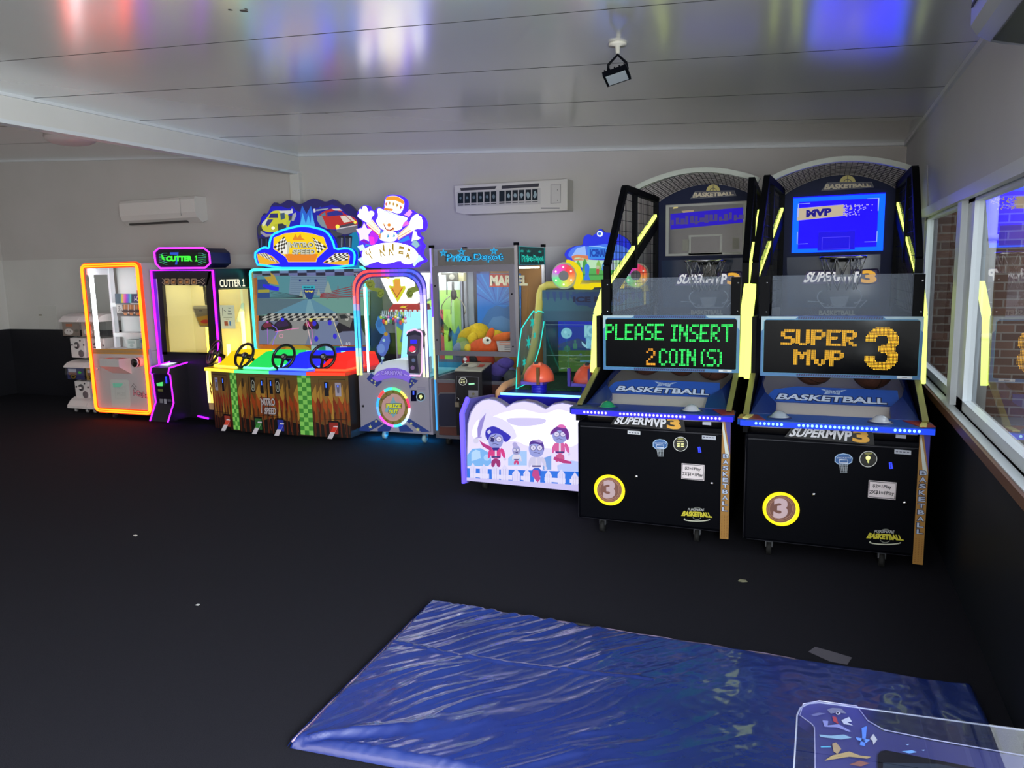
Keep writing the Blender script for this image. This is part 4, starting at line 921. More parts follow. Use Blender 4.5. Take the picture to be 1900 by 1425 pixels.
    b.slab(q, [(550, 870), (570, 835), (745, 835), (770, 870), (765, 1115), (650, 1115), (635, 1100)], .1, '#8a6a2c', 0, mat('#c8bc8c', .4)); b.poly(q, [(565, 872), (752, 872), (765, 1108), (652, 1108)], '#8b7c54', 1); b.poly(q, [(600, 985), (760, 960), (765, 1100), (652, 1100)], '#c8942c', 2); b.circ(q, 720, 1045, 60, '#cc3c28', 3, ry=26); b.stroke(q, [(640, 902), (680, 902)], 12, '#4a4030', 2)
    o = b.v[0]; solo(b, 'hanging_prize_box', 'yellow and red boxed prize hanging inside the purple neon machine', 'box', (o.x, Y + .2, o.z))
    # right side: posts, glass, lettering, notice
    sp = PX(x1).z(280, 450, .1404)
    for y0, y1, za, zb in ((Y, Y + .03, .66, 1.6), (Y + D - .04, Y + D, .66, 1.6)): MB().box(x1 - .03, x1, y0, y1, za, zb, m=K).build('side_post', r)
    k = MB(); k.add([(x1 - .01, Y + .03, .66), (x1 - .01, Y + D - .04, .66), (x1 - .01, Y + D - .04, 1.6), (x1 - .01, Y + .03, 1.6)], [(0, 1, 2, 3)], m=GLASS); k.build('side_glass', r)
    k = MB(); s2 = PQ((x1 + .002, Y + .02, 1.60), (x1 + .002, Y + D - .02, 1.60), (x1 + .002, Y + D - .02, 1.47), (x1 + .002, Y + .02, 1.47))
    k.slab(s2, [(0, 0), (1, 0), (1, 1), (0, 1)], .02, '#262018', 0, mat('#221d12', .4)); k.text(s2, 'CUTTER', (.06, .17, .68, .80), '#fff8d8', 1, GLOW, 1.1, .03); one(k, s2, .73, .17, .81, .80, '#fff8d8', 1, GLOW, 1.1); k.stroke(s2, [(.03, .9), (.97, .9)], .04, '#9a8c5c', 1); k.build('side_lettering', r)
    n = MB(); n.slab(sp, [(905, 828), (1098, 828), (1118, 1140), (930, 1140)], .002, '#efe6c0', 2, mat('#efe6c0', .6))
    for q_, c_ in (([(940, 860), (945, 970)], '#9a8c70'), ([(960, 890), (985, 915)], '#6a6050'), ([(1015, 865), (1045, 870)], '#6a6050'), ([(1015, 905), (1048, 908)], '#6a6050'), ([(1010, 945), (1065, 945)], '#6a6050'), ([(955, 990), (1070, 990)], '#a89a78'), ([(985, 1012), (1030, 1012)], '#c09080')): n.stroke(sp, q_, 8, c_, 4)
    n.poly(sp, [(965, 1040), (1010, 1040), (1018, 1100), (970, 1100)], '#b85a2c', 4); n.poly(sp, [(1030, 1040), (1050, 1040), (1058, 1100), (1035, 1100)], '#5a88b0', 4)
    n.build('notice', r)
    k = MB(); k.slab(sp, [(1195, 1050), (1265, 800), (1300, 800), (1310, 1050)], .002, '#fff4c4', -60, mat('#fff4c4', .5)); k.build('reflector_card', r)
    # coin console
    cl, cr = -6.60, -6.36; yb = Y - .34
    k = MB(); prof = [(Y, .69), (yb + .08, .66), (yb + .06, .60), (yb + .085, .585), (yb + .10, .28), (yb, .09), (Y, .09)]
    k.prism([(cl, y, z) for y, z in prof], (cr - cl, 0, 0), m=K); k.build('console', r)
    for x in (cl - .005, cr + .005): MB().tube([(x, y - .004, z) for y, z in prof[:6]], .008, '#a818ff', GLOW, 3.5, 6).build('console_neon', r)
    q = PR(cl, cr, .27, .60, yb + .078)
    k = MB(); k.poly(q, [(.2, .33), (.58, .28), (.55, .42), (.22, .42)], '#5cf07c', 1, GLOW, .9); k.rect(q, .74, .1, .84, .32, '#2a3cff', 1, GLOW, 1.4); k.rect(q, .25, .52, .55, .6, '#6b6a3a', 1); k.rect(q, .3, .84, .5, .98, '#77757c', 1); k.rect(q, .55, .84, .7, 1.0, '#9a98a0', 1); k.rect(q, .76, .84, .98, .92, '#55535c', 1); k.build('coin_slots', r)
    k = MB(); k.poly(PQ((cl + .03, Y - .05, .693), (cr - .03, Y - .05, .693), (cr - .03, yb + .12, .674), (cl + .03, yb + .12, .674)), [(.1, .1), (.75, .1), (.75, .9), (.1, .9)], '#dfe4ff', 1, GLOW, 1.2); k.build('top_screen', r)
    # lit yellow side panels
    for a, b_ in ((-6.67, -6.605), (-6.10, -6.03)):
        k = MB(); q = PR(a, b_, .18, .62, Y - .012); k.rect(q, 0, 0, 1, .83, '#ffe36a', 0, GLOW, 1.5); k.rect(q, 0, .0, .45, .83, '#fff2a8', .5, GLOW, 1.6); k.stroke(q, [(.6, .3), (.9, .4), (.6, .5), (.9, .62)], .12, '#a86a10', 1); k.rect(q, .1, .84, 1, 1, '#c8a070', 0); k.build('lit_panel', r)
    for x in (x0 + .08, x1 - .1):
        caster(r, x, Y + .08, .07); caster(r, x, Y + D - .08, .07)
cutter()
# ---------------------------------------------------------------- four-seat racing game
def racer():
    r = thing('racing_game', 'four player racing game with steering wheels under a lit car sign', 'arcade machine', (-5.0, 6.2, 0))
    # base: facets left / centre / right, slightly bowed
    fr = [(-5.86, 6.24), (-5.55, 6.17), (-5.46, 6.16), (-4.70, 6.15), (-4.55, 6.155), (-4.15, 6.20)]
    z0, z1 = .03, .665
    bk = [(-4.15, 7.0), (-5.86, 7.0)]
    k = MB(); k.prism([(x, y, z0) for x, y in fr + bk], (0, 0, z1 - z0), m=mat('#2c1c14', .5)); k.build('cabinet', r)
    def F(i, off=.002): (xa, ya), (xb, yb) = fr[i], fr[i + 1]; return PQ((xa, ya - off, z1), (xb, yb - off, z1), (xb, yb - off, z0), (xa, ya - off, z0))
    def flames(k, s, seed, x0=0, x1=1):
        random.seed(seed); k.rect(s, x0, 0, x1, 1, '#6c4c22', 0)
        k.poly(s, [(x0, 0), (x1, 0), (x1, .12), (x0, .16)], '#6a5226', .3)
        n = int(5 * (x1 - x0) * (2.2 if seed == 2 else 1)) + 2; w_ = (x1 - x0) / n
        for i in range(n):
            a = x0 + i * w_
            k.poly(s, [(a, .34), (a + w_ * .9, .18), (a + w_, .42), (a + w_ * .3, .55)], random.choice(('#b08232', '#94682a', '#6c461c')), .5)
            k.poly(s, [(a, .36), (a + w_ * .75, .50), (a + w_ * .6, .66), (a, .52)], random.choice(('#a03c14', '#842a10', '#aa4a18')), .8)
            k.poly(s, [(a + w_ * .45, .52), (a + w_ * .9, .44), (a + w_, .72), (a + w_ * .55, .78)], random.choice(('#b88a36', '#a0661f', '#883f12')), .7)
            k.poly(s, [(a + w_ * .1, .62), (a + w_ * .4, .60), (a + w_ * .42, 1), (a + w_ * .16, 1)], '#54200c', .75)
        k.poly(s, [(x0, .76), (x0 + (x1 - x0) * .3, .82), (x0 + (x1 - x0) * .6, .74), (x1, .82), (x1, 1), (x0, 1)], '#14100f', .65)
        for i in range(9): k.stroke(s, [(x0 + (i + .5) * (x1 - x0) / 9, .55 + .2 * random.random()), (x0 + (i + .7) * (x1 - x0) / 9, .95)], .006, '#8a3a16', .9)
    for i, sd in ((0, 1), (2, 2), (4, 3)):
        k = MB(); s = F(i); flames(k, s, sd)
        if i == 2:
            k.text(s, 'NITRO', ((.37, .42), (.62, .42), (.62, .56), (.39, .56)), '#3c3032', 2, None, 1, .09); k.text(s, 'SPEED', ((.44, .57), (.63, .57), (.63, .70), (.42, .70)), '#3c3032', 2, None, 1, .09)
            k.text(s, 'NITRO', ((.375, .43), (.615, .43), (.615, .55), (.395, .55)), '#b9aeb0', 3, None, 1, .04); k.text(s, 'SPEED', ((.445, .58), (.625, .58), (.625, .69), (.425, .69)), '#b9aeb0', 3, None, 1, .04)
            k.stroke(s, [(.40, .45), (.385, .68)], .012, '#b9aeb0', 3)
        k.build('printed_panel', r)
    for i in (1, 3):
        k = MB(); s = F(i, .006); k.rect(s, 0, .02, 1, .98, '#1c5a1c', 0, GLOW, .7); k.check(s, [(0, .02), (1, .02), (1, .98), (0, .98)], 3, 14, '#8fe060', '#3c9a2c', 1, GLOW, .55)
        k.build('green_check_light', r)
    # doors with coin units
    for i, a, b, e in ((0, .06, .82, 0), (2, .20, .5, 1), (2, .505, .80, 2), (4, .22, .92, 3)):
        s = F(i, .004); k = MB(); k.stroke(s, [(a, .10), (b, .10), (b, .72), (a, .72)], .008, '#1c120c', 1, closed=True); k.build('coin_door', r)
        w_ = b - a; k = MB()
        cx = a + w_ * (.30 if e in (0, 3) else (.74 if e == 1 else .22)); dx_ = a + w_ * (.70 if e == 0 else (.72 if e == 3 else (.26 if e == 1 else .58)))
        if e == 3: cx = a + w_ * .28
        if e == 0: cx, dx_ = a + w_ * .72, a + w_ * .26
        if e == 1: cx, dx_ = a + w_ * .74, a + w_ * .24
        hw = .055 if i == 2 else .13
        k.rect(s, cx - hw * .45, .14, cx + hw * .45, .36, '#12111a', 1.5); k.rect(s, cx - hw * .18, .16, cx + hw * .08, .23, '#3a6cff', 2, GLOW, 1.5); k.build('card_slot', r)
        k = MB()
        if e in (1, 2):
            k.rect(s, dx_ - hw * .7, .11, dx_ + hw * .6, .35, '#14130f', 1.5); k.ring(s, dx_, .24, hw * .5, hw * .1, '#cfd0c8', 2, ry=.085, n=20); k.text(s, 'II', (dx_ - .01, .22, dx_ + .01, .28), '#cfd0a8', 2)
        else:
            k.rect(s, dx_ - hw * .6, .15, dx_ + hw * .6, .36, '#a79fae', 1.5); k.poly(s, [(dx_ - hw * .35, .18), (dx_ + hw * .35, .18), (dx_ + hw * .2, .31), (dx_ - hw * .2, .31)], '#6a6478', 2); k.rect(s, dx_ - .02, .19, dx_ + .02, .22, '#5a7cff', 3, GLOW, 1)
        k.build('coin_unit', r)
    for i, a, b, c_, kk in ((0, .50, .86, '#ff4a28', .5), (2, .245, .38, '#38a83c', .45), (2, .62, .74, '#2238e8', .6), (4, .40, .68, '#ff3010', .55)):
        s = F(i, .003); k = MB(); k.rect(s, a, .74, b, 1.0, '#08080a', 1.2); k.rect(s, a + .12 * (b - a), .77, b - .05 * (b - a), .95, c_, 1.6, GLOW, kk * .35); k.build('ticket_recess', r)
        k = MB(); p0 = s(a + (b - a) * .75, .82, 2); p1 = s(a + (b - a) * .5, 1.0, 2) + Vector((0, -.07, .0)); ww = Vector((.025, 0, 0))
        k.add([p0 - ww, p0 + ww, p1 + ww * 1.1, p1 - ww * 1.1], [(0, 1, 2, 3)], c='#d8d0d8'); k.add([p0 - ww + (p1 - p0) * .1 + Vector((0, -.002, 0)), p0 + ww + (p1 - p0) * .1 + Vector((0, -.002, 0)), p0 + ww + (p1 - p0) * .5 + Vector((0, -.002, 0)), p0 - ww + (p1 - p0) * .5 + Vector((0, -.002, 0))], [(0, 1, 2, 3)], c=c_, m=GLOW, k=kk * .8); k.build('ticket_strip', r)
    for a in (.1, .86):
        k = MB(); s = F(2, .004); k.rect(s, a - .015, .13, a + .015, .26, '#3a2a1c', 1); k.build('vent', r)
    # dashboards
    seats = (('#ffd000', '#ffe640', -5.875, -5.42), ('#18d858', '#5cffa0', -5.42, -4.985), ('#1420ff', '#4a70ff', -4.985, -4.545), ('#ff1c08', '#ff4020', -4.545, -4.135))
    def fy(x):
        for (xa, ya), (xb, yb) in zip(fr, fr[1:]):
            if xa <= x <= xb: return ya + (yb - ya) * (x - xa) / (xb - xa)
        return 6.2
    for n, (c_, e_, xa, xb) in enumerate(seats):
        ya, yb = fy(max(xa, -5.86)) - .07, fy(min(xb, -4.15)) - .07
        k = MB(); zt = .665
        k.prism([(xa, ya, zt - .02), (xb, yb, zt - .02), (xb, 6.78, zt - .02), (xa, 6.78, zt - .02)], (0, 0, .035), m=mat(c_, .3))
        hx = (xa + xb) / 2; w_ = (xb - xa) / 2
        b0 = [(hx - w_ * .75, ya + .10, zt + .015), (hx + w_ * .75, yb + .10, zt + .015), (hx + w_ * .95, 6.5, zt + .03), (hx + w_ * .95, 6.78, zt + .02), (hx - w_ * .95, 6.78, zt + .02), (hx - w_ * .95, 6.5, zt + .03)]
        t0 = [(hx - w_ * .5, ya + .2, zt + .10), (hx + w_ * .5, yb + .2, zt + .10), (hx + w_ * .75, 6.52, zt + .15), (hx + w_ * .75, 6.76, zt + .15), (hx - w_ * .75, 6.76, zt + .15), (hx - w_ * .75, 6.52, zt + .15)]
        k.add(b0 + t0, [(0, 1, 7, 6), (1, 2, 8, 7), (2, 3, 9, 8), (3, 4, 10, 9), (4, 5, 11, 10), (5, 0, 6, 11), (6, 7, 8, 9, 10, 11)], c=c_, m=GLOW, k=1.1)
        k.build('dashboard', r, {0: 'yellow dashboard', 1: 'green dashboard', 2: 'blue dashboard', 3: 'red dashboard'}[n])
        q = [Vector(b0[5]), Vector(b0[0]) , Vector(b0[1]), Vector(b0[2])]
        MB().tube([v + Vector((0, -.015, .008)) for v in q], .012, e_, GLOW, 3).build('dash_light', r)
        MB().bar((xa, ya + .0, zt - .004), (xb, yb + .0, zt - .004), .014, .03, e_, GLOW, 1.25).build('edge_light', r)
        # wheel
        wx, wy, wz = ((-5.80, 6.24, .83), (-5.42, 6.25, .805), (-4.93, 6.25, .80), (-4.46, 6.25, .81))[n]
        R_ = Matrix.Rotation(math.radians((-28, -12, 0, 8)[n]), 3, 'Z') @ Matrix.Rotation(math.radians(62), 3, 'X'); rad = .128
        o = Vector((wx, wy, wz)); k = MB(); k.tube([o + R_ @ Vector((rad * math.cos(i * PI / 16), rad * math.sin(i * PI / 16), 0)) for i in range(32)], .0145, m=mat('#16120f', .35), closed=True, n=10); wl = k.build('steering_wheel', r)
        k = MB()
        for a in (0, 180, 270): k.bar(o + R_ @ Vector((.02 * math.cos(math.radians(a)), .02 * math.sin(math.radians(a)), -.005)), o + R_ @ Vector((rad * math.cos(math.radians(a)), rad * math.sin(math.radians(a)), 0)), .03, .008, m=mat('#1c1a1a', .35), up=R_ @ Vector((0, 0, 1)))
        k.build('spokes', wl)
        k = MB(); k.lathe(o + R_ @ Vector((0, 0, -.015)), R_ @ Vector((0, 0, 1)), [(0, .028), (.03, .026), (.036, .015), (.036, 0)], m=mat('#22201f', .4), n=20); k.lathe(o + R_ @ Vector((0, 0, -.015)), R_ @ Vector((0, 0, 1)), [(0, .030), (.016, .0295)], m=mat('#8d8a88', .4), n=16); k.tube([o, o + R_ @ Vector((0, 0, -.12))], .02, m=SATIN, n=10); k.build('hub', wl)
    # screen tower
    Y = 6.92; p = PY(Y).z(460, 490, .1193)
    xl, xr = p(50, 100).x, atY(684, 600, Y).x
    zt, zb = p(300, 85).z, p(300, 1340).z
    k = MB(); k.box(xl, xr, Y, Y + .30, .1, zt, m=mat('#2a3c5a', .4)); k.build('screen_tower', r)
    sc = PR(xl, xr, zb, zt, Y - .002)
    k = MB(); k.rect(sc, 0, 0, 1, 1, '#c8601c', 0); k.check(sc, [(.02, .0), (.98, .0), (.98, .1), (.02, .1)], 12, 2, '#8a8298', '#3a2c34', 1); k.poly(sc, [(.0, .3), (.055, .32), (.06, .95), (.03, .95)], '#d86a14', 1)
    k.check(sc, [(.5, .93), (1, .93), (1, 1), (.5, 1)], 8, 1, '#2c8c58', '#c8cdd0', 1); k.circ(sc, .38, 1.0, .12, '#e08c28', 2, ry=.08, a0=180, a1=360); k.poly(sc, [(.72, .95), (1, .93), (1, 1), (.7, 1)], '#2018c0', 2); k.build('bezel', r)
    tv = PY(Y - .006).z(460, 490, .1193); g = lambda mb, pts, c_, l, kk=.7: mb.poly(tv, sm(pts, 1, 6) if l >= 10 else pts, c_, l, GLOW, kk)
    L, Rr, T_, B_ = 145, 1900, 180, 1250
    k = MB(); k.slab(tv, [(L, T_), (Rr, T_), (Rr, B_ + 20), (L + 35, B_)], .012, '#0a0a10', 0, mat('#0a0a10', .2))
    g(k, [(L, T_), (Rr, T_), (Rr, 520), (L, 520)], '#5a9aa4', 1); g(k, [(660, 180), (1220, 180), (1230, 480), (640, 480)], '#7c98b0', 2)
    for i in range(9): g(k, [(665, 200 + i * 30), (1220, 200 + i * 30), (1222, 206 + i * 30), (664, 206 + i * 30)], '#54708c', 3)
    for x in (815, 940, 1060): k.circ(tv, x, 255, 18, '#28408c', 4, GLOW, .6)
    g(k, [(850, 335), (1045, 335), (1045, 385), (850, 385)], '#2cb4c4', 5, .8); k.stroke(tv, [(870, 360), (905, 360)], 22, '#0c4c6c', 6, GLOW, .5); k.stroke(tv, [(915, 360), (975, 360)], 18, '#0c4c6c', 6, GLOW, .5); k.stroke(tv, [(985, 360), (1025, 360)], 22, '#0c4c6c', 6, GLOW, .5); g(k, [(870, 390), (1045, 390), (1030, 480), (1000, 545), (940, 545), (890, 480)], '#183c8c', 5, .7)
    [k.stroke(tv, [(895 + i * 27, 412 + (i % 2) * 4), (915 + i * 27, 440 - (i % 3) * 4)], 16, '#e8d840', 6, GLOW, .9) for i in range(5)]; g(k, [(150, 240), (340, 230), (345, 540), (150, 540)], '#3058a0', 3, .55); g(k, [(160, 400), (340, 395), (340, 440), (160, 445)], '#c8c44a', 4, .5)
    g(k, [(350, 130), (420, 180), (490, 330), (330, 300), (260, 200), (370, 190)], '#c8a83c', 6, .7); g(k, [(235, 310), (330, 320), (490, 360), (485, 420), (340, 400), (240, 350)], '#2420f0', 7, .8)
    for i in range(6): k.stroke(tv, [(360, 415 + i * 22), (860, 500 + i * 3)], 5, '#3c3440', 8, GLOW, .5)
    for i in range(5): k.stroke(tv, [(1130, 470 + i * 12), (Rr, 280 + i * 55)], 12, '#b83838', 8, GLOW, .5)
    for x, y in ((1410, 340), (1240, 440), (1620, 300)): k.stroke(tv, [(x, y), (x, 550)], 16, '#94848c', 9, GLOW, .5)
    for x, y, s_ in ((1255, 250, 60), (1110, 380, 34), (840, 400, 30), (890, 450, 26)): g(k, [(x, y), (x + s_, y + s_ * 3.2), (x - s_, y + s_ * 3.2)], '#9cb0a4', 9)
    g(k, [(L, 530), (Rr, 520), (Rr, 800), (L, 800)], '#7cb4a8', 5, .6); g(k, [(L, 530), (960, 545), (420, 760), (L, 800)], '#6c8c9c', 6, .5); g(k, [(900, 548), (1010, 548), (1420, 780), (360, 780)], '#6aa2bc', 7, .62); g(k, [(940, 560), (985, 560), (1060, 780), (900, 780)], '#84b8c8', 8, .62)
    k.check(tv, [(330, 765), (1700, 765), (1720, 880), (170, 880)], 26, 3, '#dcdcd4', '#24242c', 9, GLOW, .55)
    g(k, [(170, 880), (1720, 880), (Rr, B_ + 15), (L + 35, B_ - 5)], '#8690b0', 8, .55); g(k, [(600, 880), (1040, 880), (900, B_), (330, B_)], '#a8a8a8', 8.5, .55); g(k, [(1100, 880), (1340, 880), (1500, B_), (1000, B_)], '#8898c0', 8.6, .55)
    def racecar(x, y, s_, body, d):
        g(k, [(x - 110 * s_, y + 20 * s_), (x - 30 * s_, y - 60 * s_), (x + 60 * s_, y - 70 * s_), (x + 130 * s_, y + 10 * s_), (x + 120 * s_, y + 70 * s_), (x - 90 * s_, y + 80 * s_)], '#1c1424', 11, .6)
        g(k, [(x - 80 * s_, y), (x - 10 * s_, y - 50 * s_), (x + 60 * s_, y - 40 * s_), (x + 90 * s_, y + 20 * s_), (x - 60 * s_, y + 50 * s_)], body, 12, .55); k.circ(tv, x - 70 * s_, y + 60 * s_, 34 * s_, '#14101a', 13, GLOW, .5, n=12); k.circ(tv, x + 95 * s_, y + 50 * s_, 30 * s_, '#14101a', 13, GLOW, .5, n=12); k.circ(tv, x + 10 * s_, y - 55 * s_, 22 * s_, d, 14, GLOW, .8, n=10)
    racecar(540, 930, 1.25, '#3c1858', '#2c2cff'); racecar(980, 930, 1.1, '#881c2c', '#e0dc20'); racecar(310, 950, .9, '#8c2848', '#c060c0'); racecar(1540, 930, 1.5, '#1c1a20', '#c8c8c0'); g(k, [(1400, 770), (1530, 760), (1640, 860), (1600, 990), (1420, 900)], '#8a8c84', 14, .5); g(k, [(1430, 790), (1520, 780), (1580, 840), (1460, 850)], '#2c3430', 15, .5)
    for q, c_ in (([(915, 850), (1330, 820), (1490, 1280)], '#e0d4a0'), ([(920, 850), (1000, 1250)], '#e8c8c8'), ([(945, 880), (970, 960), (1010, 1010), (1015, 1130), (1000, 1250)], '#ff7ae0'), ([(390, 950), (460, 990), (480, 1050), (430, 1150), (400, 1260)], '#8a6aff'), ([(440, 1050), (640, 1015), (810, 995)], '#ff8ac8'), ([(320, 1000), (330, 1250)], '#b060e0')): k.stroke(tv, q, 9, c_, 16, GLOW, .9)
    k.ring(tv, 535, 1115, 28, 10, '#f0a0b8', 16, GLOW, .8)
    for x, y in ((1050, 920), (1290, 910), (1080, 1160), (1370, 1120)): k.circ(tv, x, y, 32, '#3428e8', 16, GLOW, .7, ry=42, n=12)
    k.text(tv, '8/2', (1540, 1215, 1610, 1255), '#dfe4ec', 17, GLOW, .8); k.build('screen', r)
    loop = rrect(xl, zb - .005, xr, zt, .05, 5)
    MB().tube([(x, Y - .02, z) for x, z in loop], .013, '#38e8e4', GLOW, 2.6, 8, True).build('neon_frame', r)
    k = MB()
    for i, c_ in enumerate(('#b040c8', '#e0c038', '#c83c48')): k.box(xl + .12 + i * .5, xl + .44 + i * .5, Y - .07, Y - .06, zb - .055, zb - .02, c=c_, m=GLOW, k=.6)
    k.box(xl, xr, Y - .06, Y, zb - .09, zb - .015, m=mat('#1c6878', .35)); k.build('lower_bezel', r)
    # topper: layered cut-out signs
    S = PY(6.86).z(460, 360, .1158)
    k = MB(); back_ = [(175, 850), (140, 600), (150, 510), (195, 455), (215, 370), (260, 300), (300, 318), (340, 270), (370, 180), (430, 125), (480, 165), (540, 155), (640, 88), (710, 115), (780, 160), (880, 155), (960, 100), (1050, 68), (1130, 85), (1200, 120), (1280, 120), (1360, 80), (1420, 105), (1480, 165), (1550, 185), (1600, 150), (1660, 195), (1720, 265), (1790, 280), (1790, 600), (1790, 1190), (1500, 1190), (400, 1190), (200, 1190)]; back_ = sm(back_, 2)
    k.slab(S, back_, .04, '#2a2470', 0, mat('#221c5c', .35)); k.poly(S, back_, '#3a30a0', .5, GLOW, .3)
    k.poly(S, [(700, 500), (830, 330), (870, 180), (940, 320), (1010, 190), (1060, 340), (1160, 200), (1250, 500)], '#2a6ae0', 1, GLOW, .8); k.poly(S, [(830, 520), (880, 300), (930, 480), (970, 330), (1010, 470), (1020, 270), (1080, 520)], '#48b8ff', 2, GLOW, .9)
    k.poly(S, [(215, 680), (215, 370), (300, 330), (380, 200), (540, 200), (660, 235), (720, 190), (770, 260), (840, 290), (850, 500), (500, 640)], '#1610c8', 1.5, GLOW, .8); k.poly(S, [(1030, 520), (1040, 230), (1200, 210), (1350, 170), (1500, 230), (1600, 330), (1760, 400), (1780, 560), (1500, 600)], '#1a14a8', 1.5, GLOW, .8)
    k.poly(S, [(1560, 700), (1780, 560), (1790, 1190), (1600, 1190)], '#108ab8', 1.2, GLOW, .8)
    k.build('sign_back', r)
    S = PY(6.85).z(460, 360, .1158); q = lambda pts, c_, l, kk=.8: k.poly(S, sm(pts, 2), c_, l, GLOW, kk)
    k = MB()   # yellow bug-shaped car
    q([(190, 500), (250, 480), (260, 640), (200, 660), (165, 590)], '#6c7074', 1, .4); k.circ(S, 200, 580, 45, '#54585c', 1.2, GLOW, .35, ry=90, n=16)
    q([(220, 540), (225, 470), (300, 390), (370, 290), (430, 262), (560, 265), (640, 300), (660, 400), (640, 480), (520, 560), (380, 620), (260, 600)], '#d8d834', 2); q([(335, 385), (365, 312), (480, 308), (485, 385)], '#28287c', 3); q([(520, 310), (590, 300), (600, 390), (530, 420)], '#4c6c8c', 3, .6); q([(500, 268), (690, 262), (705, 300), (640, 330), (520, 300)], '#e0e4d4', 2.5); q([(700, 240), (715, 235), (720, 305), (690, 310)], '#e8e8e8', 3)
    q([(270, 480), (300, 410), (410, 405), (360, 480), (320, 520)], '#3a3c88', 3); q([(230, 470), (300, 400), (320, 410), (280, 500), (240, 520)], '#e8ecd0', 3.2); q([(370, 560), (420, 490), (500, 470), (560, 520), (520, 600), (420, 620)], '#c8cc28', 3.3); k.circ(S, 408, 545, 28, '#f4f8d8', 4, GLOW, 1.1); q([(210, 590), (300, 640), (420, 640), (420, 670), (290, 690), (205, 630)], '#b0a8b8', 4, .7); q([(480, 480), (560, 470), (620, 520), (560, 600), (490, 600)], '#38404c', 3.4, .6)
    q([(620, 440), (690, 420), (660, 530), (620, 540)], '#c4d42c', 3.5); q([(720, 320), (770, 295), (780, 340), (740, 430), (700, 430)], '#b8bcc4', 3, .7); q([(650, 340), (720, 350), (720, 420), (660, 420)], '#4c5060', 2.8, .6); k.build('yellow_car_cutout', r, 'lit yellow cartoon car')
    k = MB()   # red muscle car
    q([(1110, 400), (1150, 320), (1230, 270), (1340, 235), (1470, 240), (1560, 330), (1700, 370), (1760, 430), (1760, 520), (1420, 570), (1300, 560), (1180, 520)], '#c82c24', 2); q([(1270, 300), (1420, 260), (1520, 300), (1530, 335), (1280, 360)], '#2c2c94', 3); q([(1170, 330), (1240, 290), (1250, 350), (1190, 350)], '#6c94b0', 3, .6); q([(1340, 235), (1470, 232), (1520, 265), (1400, 262)], '#ece4dc', 3.2); q([(1480, 360), (1560, 345), (1660, 440), (1540, 460)], '#f0e4d4', 3.2); q([(1570, 345), (1630, 345), (1720, 430), (1680, 440)], '#f0e4d4', 3.2)
    q([(1470, 510), (1740, 440), (1745, 480), (1480, 550)], '#55505c', 3.4, .6); k.circ(S, 1440, 522, 32, '#ffe84c', 4, GLOW, 1.1); k.circ(S, 1722, 455, 24, '#ffe84c', 4, GLOW, 1.1); q([(1420, 565), (1760, 500), (1760, 600), (1560, 650), (1430, 610)], '#84808c', 3.5, .6); q([(1420, 552), (1755, 490), (1755, 505), (1420, 570)], '#d8d4dc', 3.6)
    q([(1050, 240), (1080, 235), (1090, 290), (1060, 300)], '#e8ecf0', 3); q([(1090, 250), (1300, 225), (1280, 245), (1100, 275)], '#a8b4c0', 2.6, .7); q([(1110, 340), (1190, 350), (1280, 560), (1170, 510), (1115, 430)], '#9cb0b8', 3, .6); q([(1310, 560), (1420, 590), (1540, 640), (1420, 700), (1340, 640)], '#4c4c58', 2, .6)
    k.build('red_car_cutout', r, 'lit red cartoon car with white stripes')
    k = MB()
    for x in (1490, 1620):
        q([(x - 55, 690), (x + 55, 690), (x + 45, 860), (x - 45, 860)], '#34384c', 4, .6); k.circ(S, x, 690, 58, '#1c1c24', 4.5, GLOW, .5, ry=24); q([(x + 10, 700), (x + 30, 700), (x + 26, 850), (x + 8, 850)], '#98a0b4', 5, .6)
    for x in (215, 290): q([(x - 38, 720), (x + 38, 700), (x + 38, 870), (x - 30, 870)], '#1c1c30', 2, .5); q([(x, 720), (x + 14, 720), (x + 14, 860), (x, 860)], '#5c64a0', 3, .5)
    k.build('exhaust_cutouts', r)
    S2 = PY(6.80).z(460, 360, .1158)
    k = MB(); hood = [(345, 880), (360, 750), (400, 650), (560, 580), (700, 540), (830, 512), (960, 512), (1110, 545), (1230, 580), (1320, 660), (1380, 790), (1400, 890), (1600, 860), (1700, 910), (1725, 1000), (1690, 1185), (180, 1185), (105, 960), (200, 880), (290, 850)]; hood = sm(hood, 1)
    k.slab(S2, hood, .05, '#0808ff', 0, GLOW, 2.2); k.build('sign_frame', r)
    MB().tube([S2(u, v, 8) for u, v in hood], .011, '#1898ff', GLOW, 3, 8, True).build('sign_neon', r)
    k = MB(); cp = [(415, 830), (420, 700), (600, 630), (850, 605), (1040, 635), (1215, 690), (1280, 870), (1110, 1030), (1095, 1090), (650, 1090), (610, 1010), (415, 880)]
    k.slab(S2, cp, .01, '#ffd400', 6, GLOW, 1.0); k.poly(S2, [(610, 960), (1130, 960), (1105, 1030), (1090, 1085), (655, 1085), (615, 1010)], '#f08a1c', 7, GLOW, .95); k.poly(S2, [(720, 740), (770, 640), (800, 700), (850, 640), (870, 700), (930, 740)], '#e88818', 7, GLOW, 1)
    k.check(S2, [(420, 850), (590, 680), (640, 780), (560, 960)], 5, 5, '#f4f4ec', '#3c3428', 8, GLOW, .95); k.check(S2, [(1040, 690), (1270, 850), (1130, 950), (1080, 800)], 5, 5, '#f4f4ec', '#3c3428', 8, GLOW, .95); k.poly(S2, [(420, 850), (640, 780), (650, 960), (560, 965)], '#f4f4ec', 7.5, GLOW, .95)
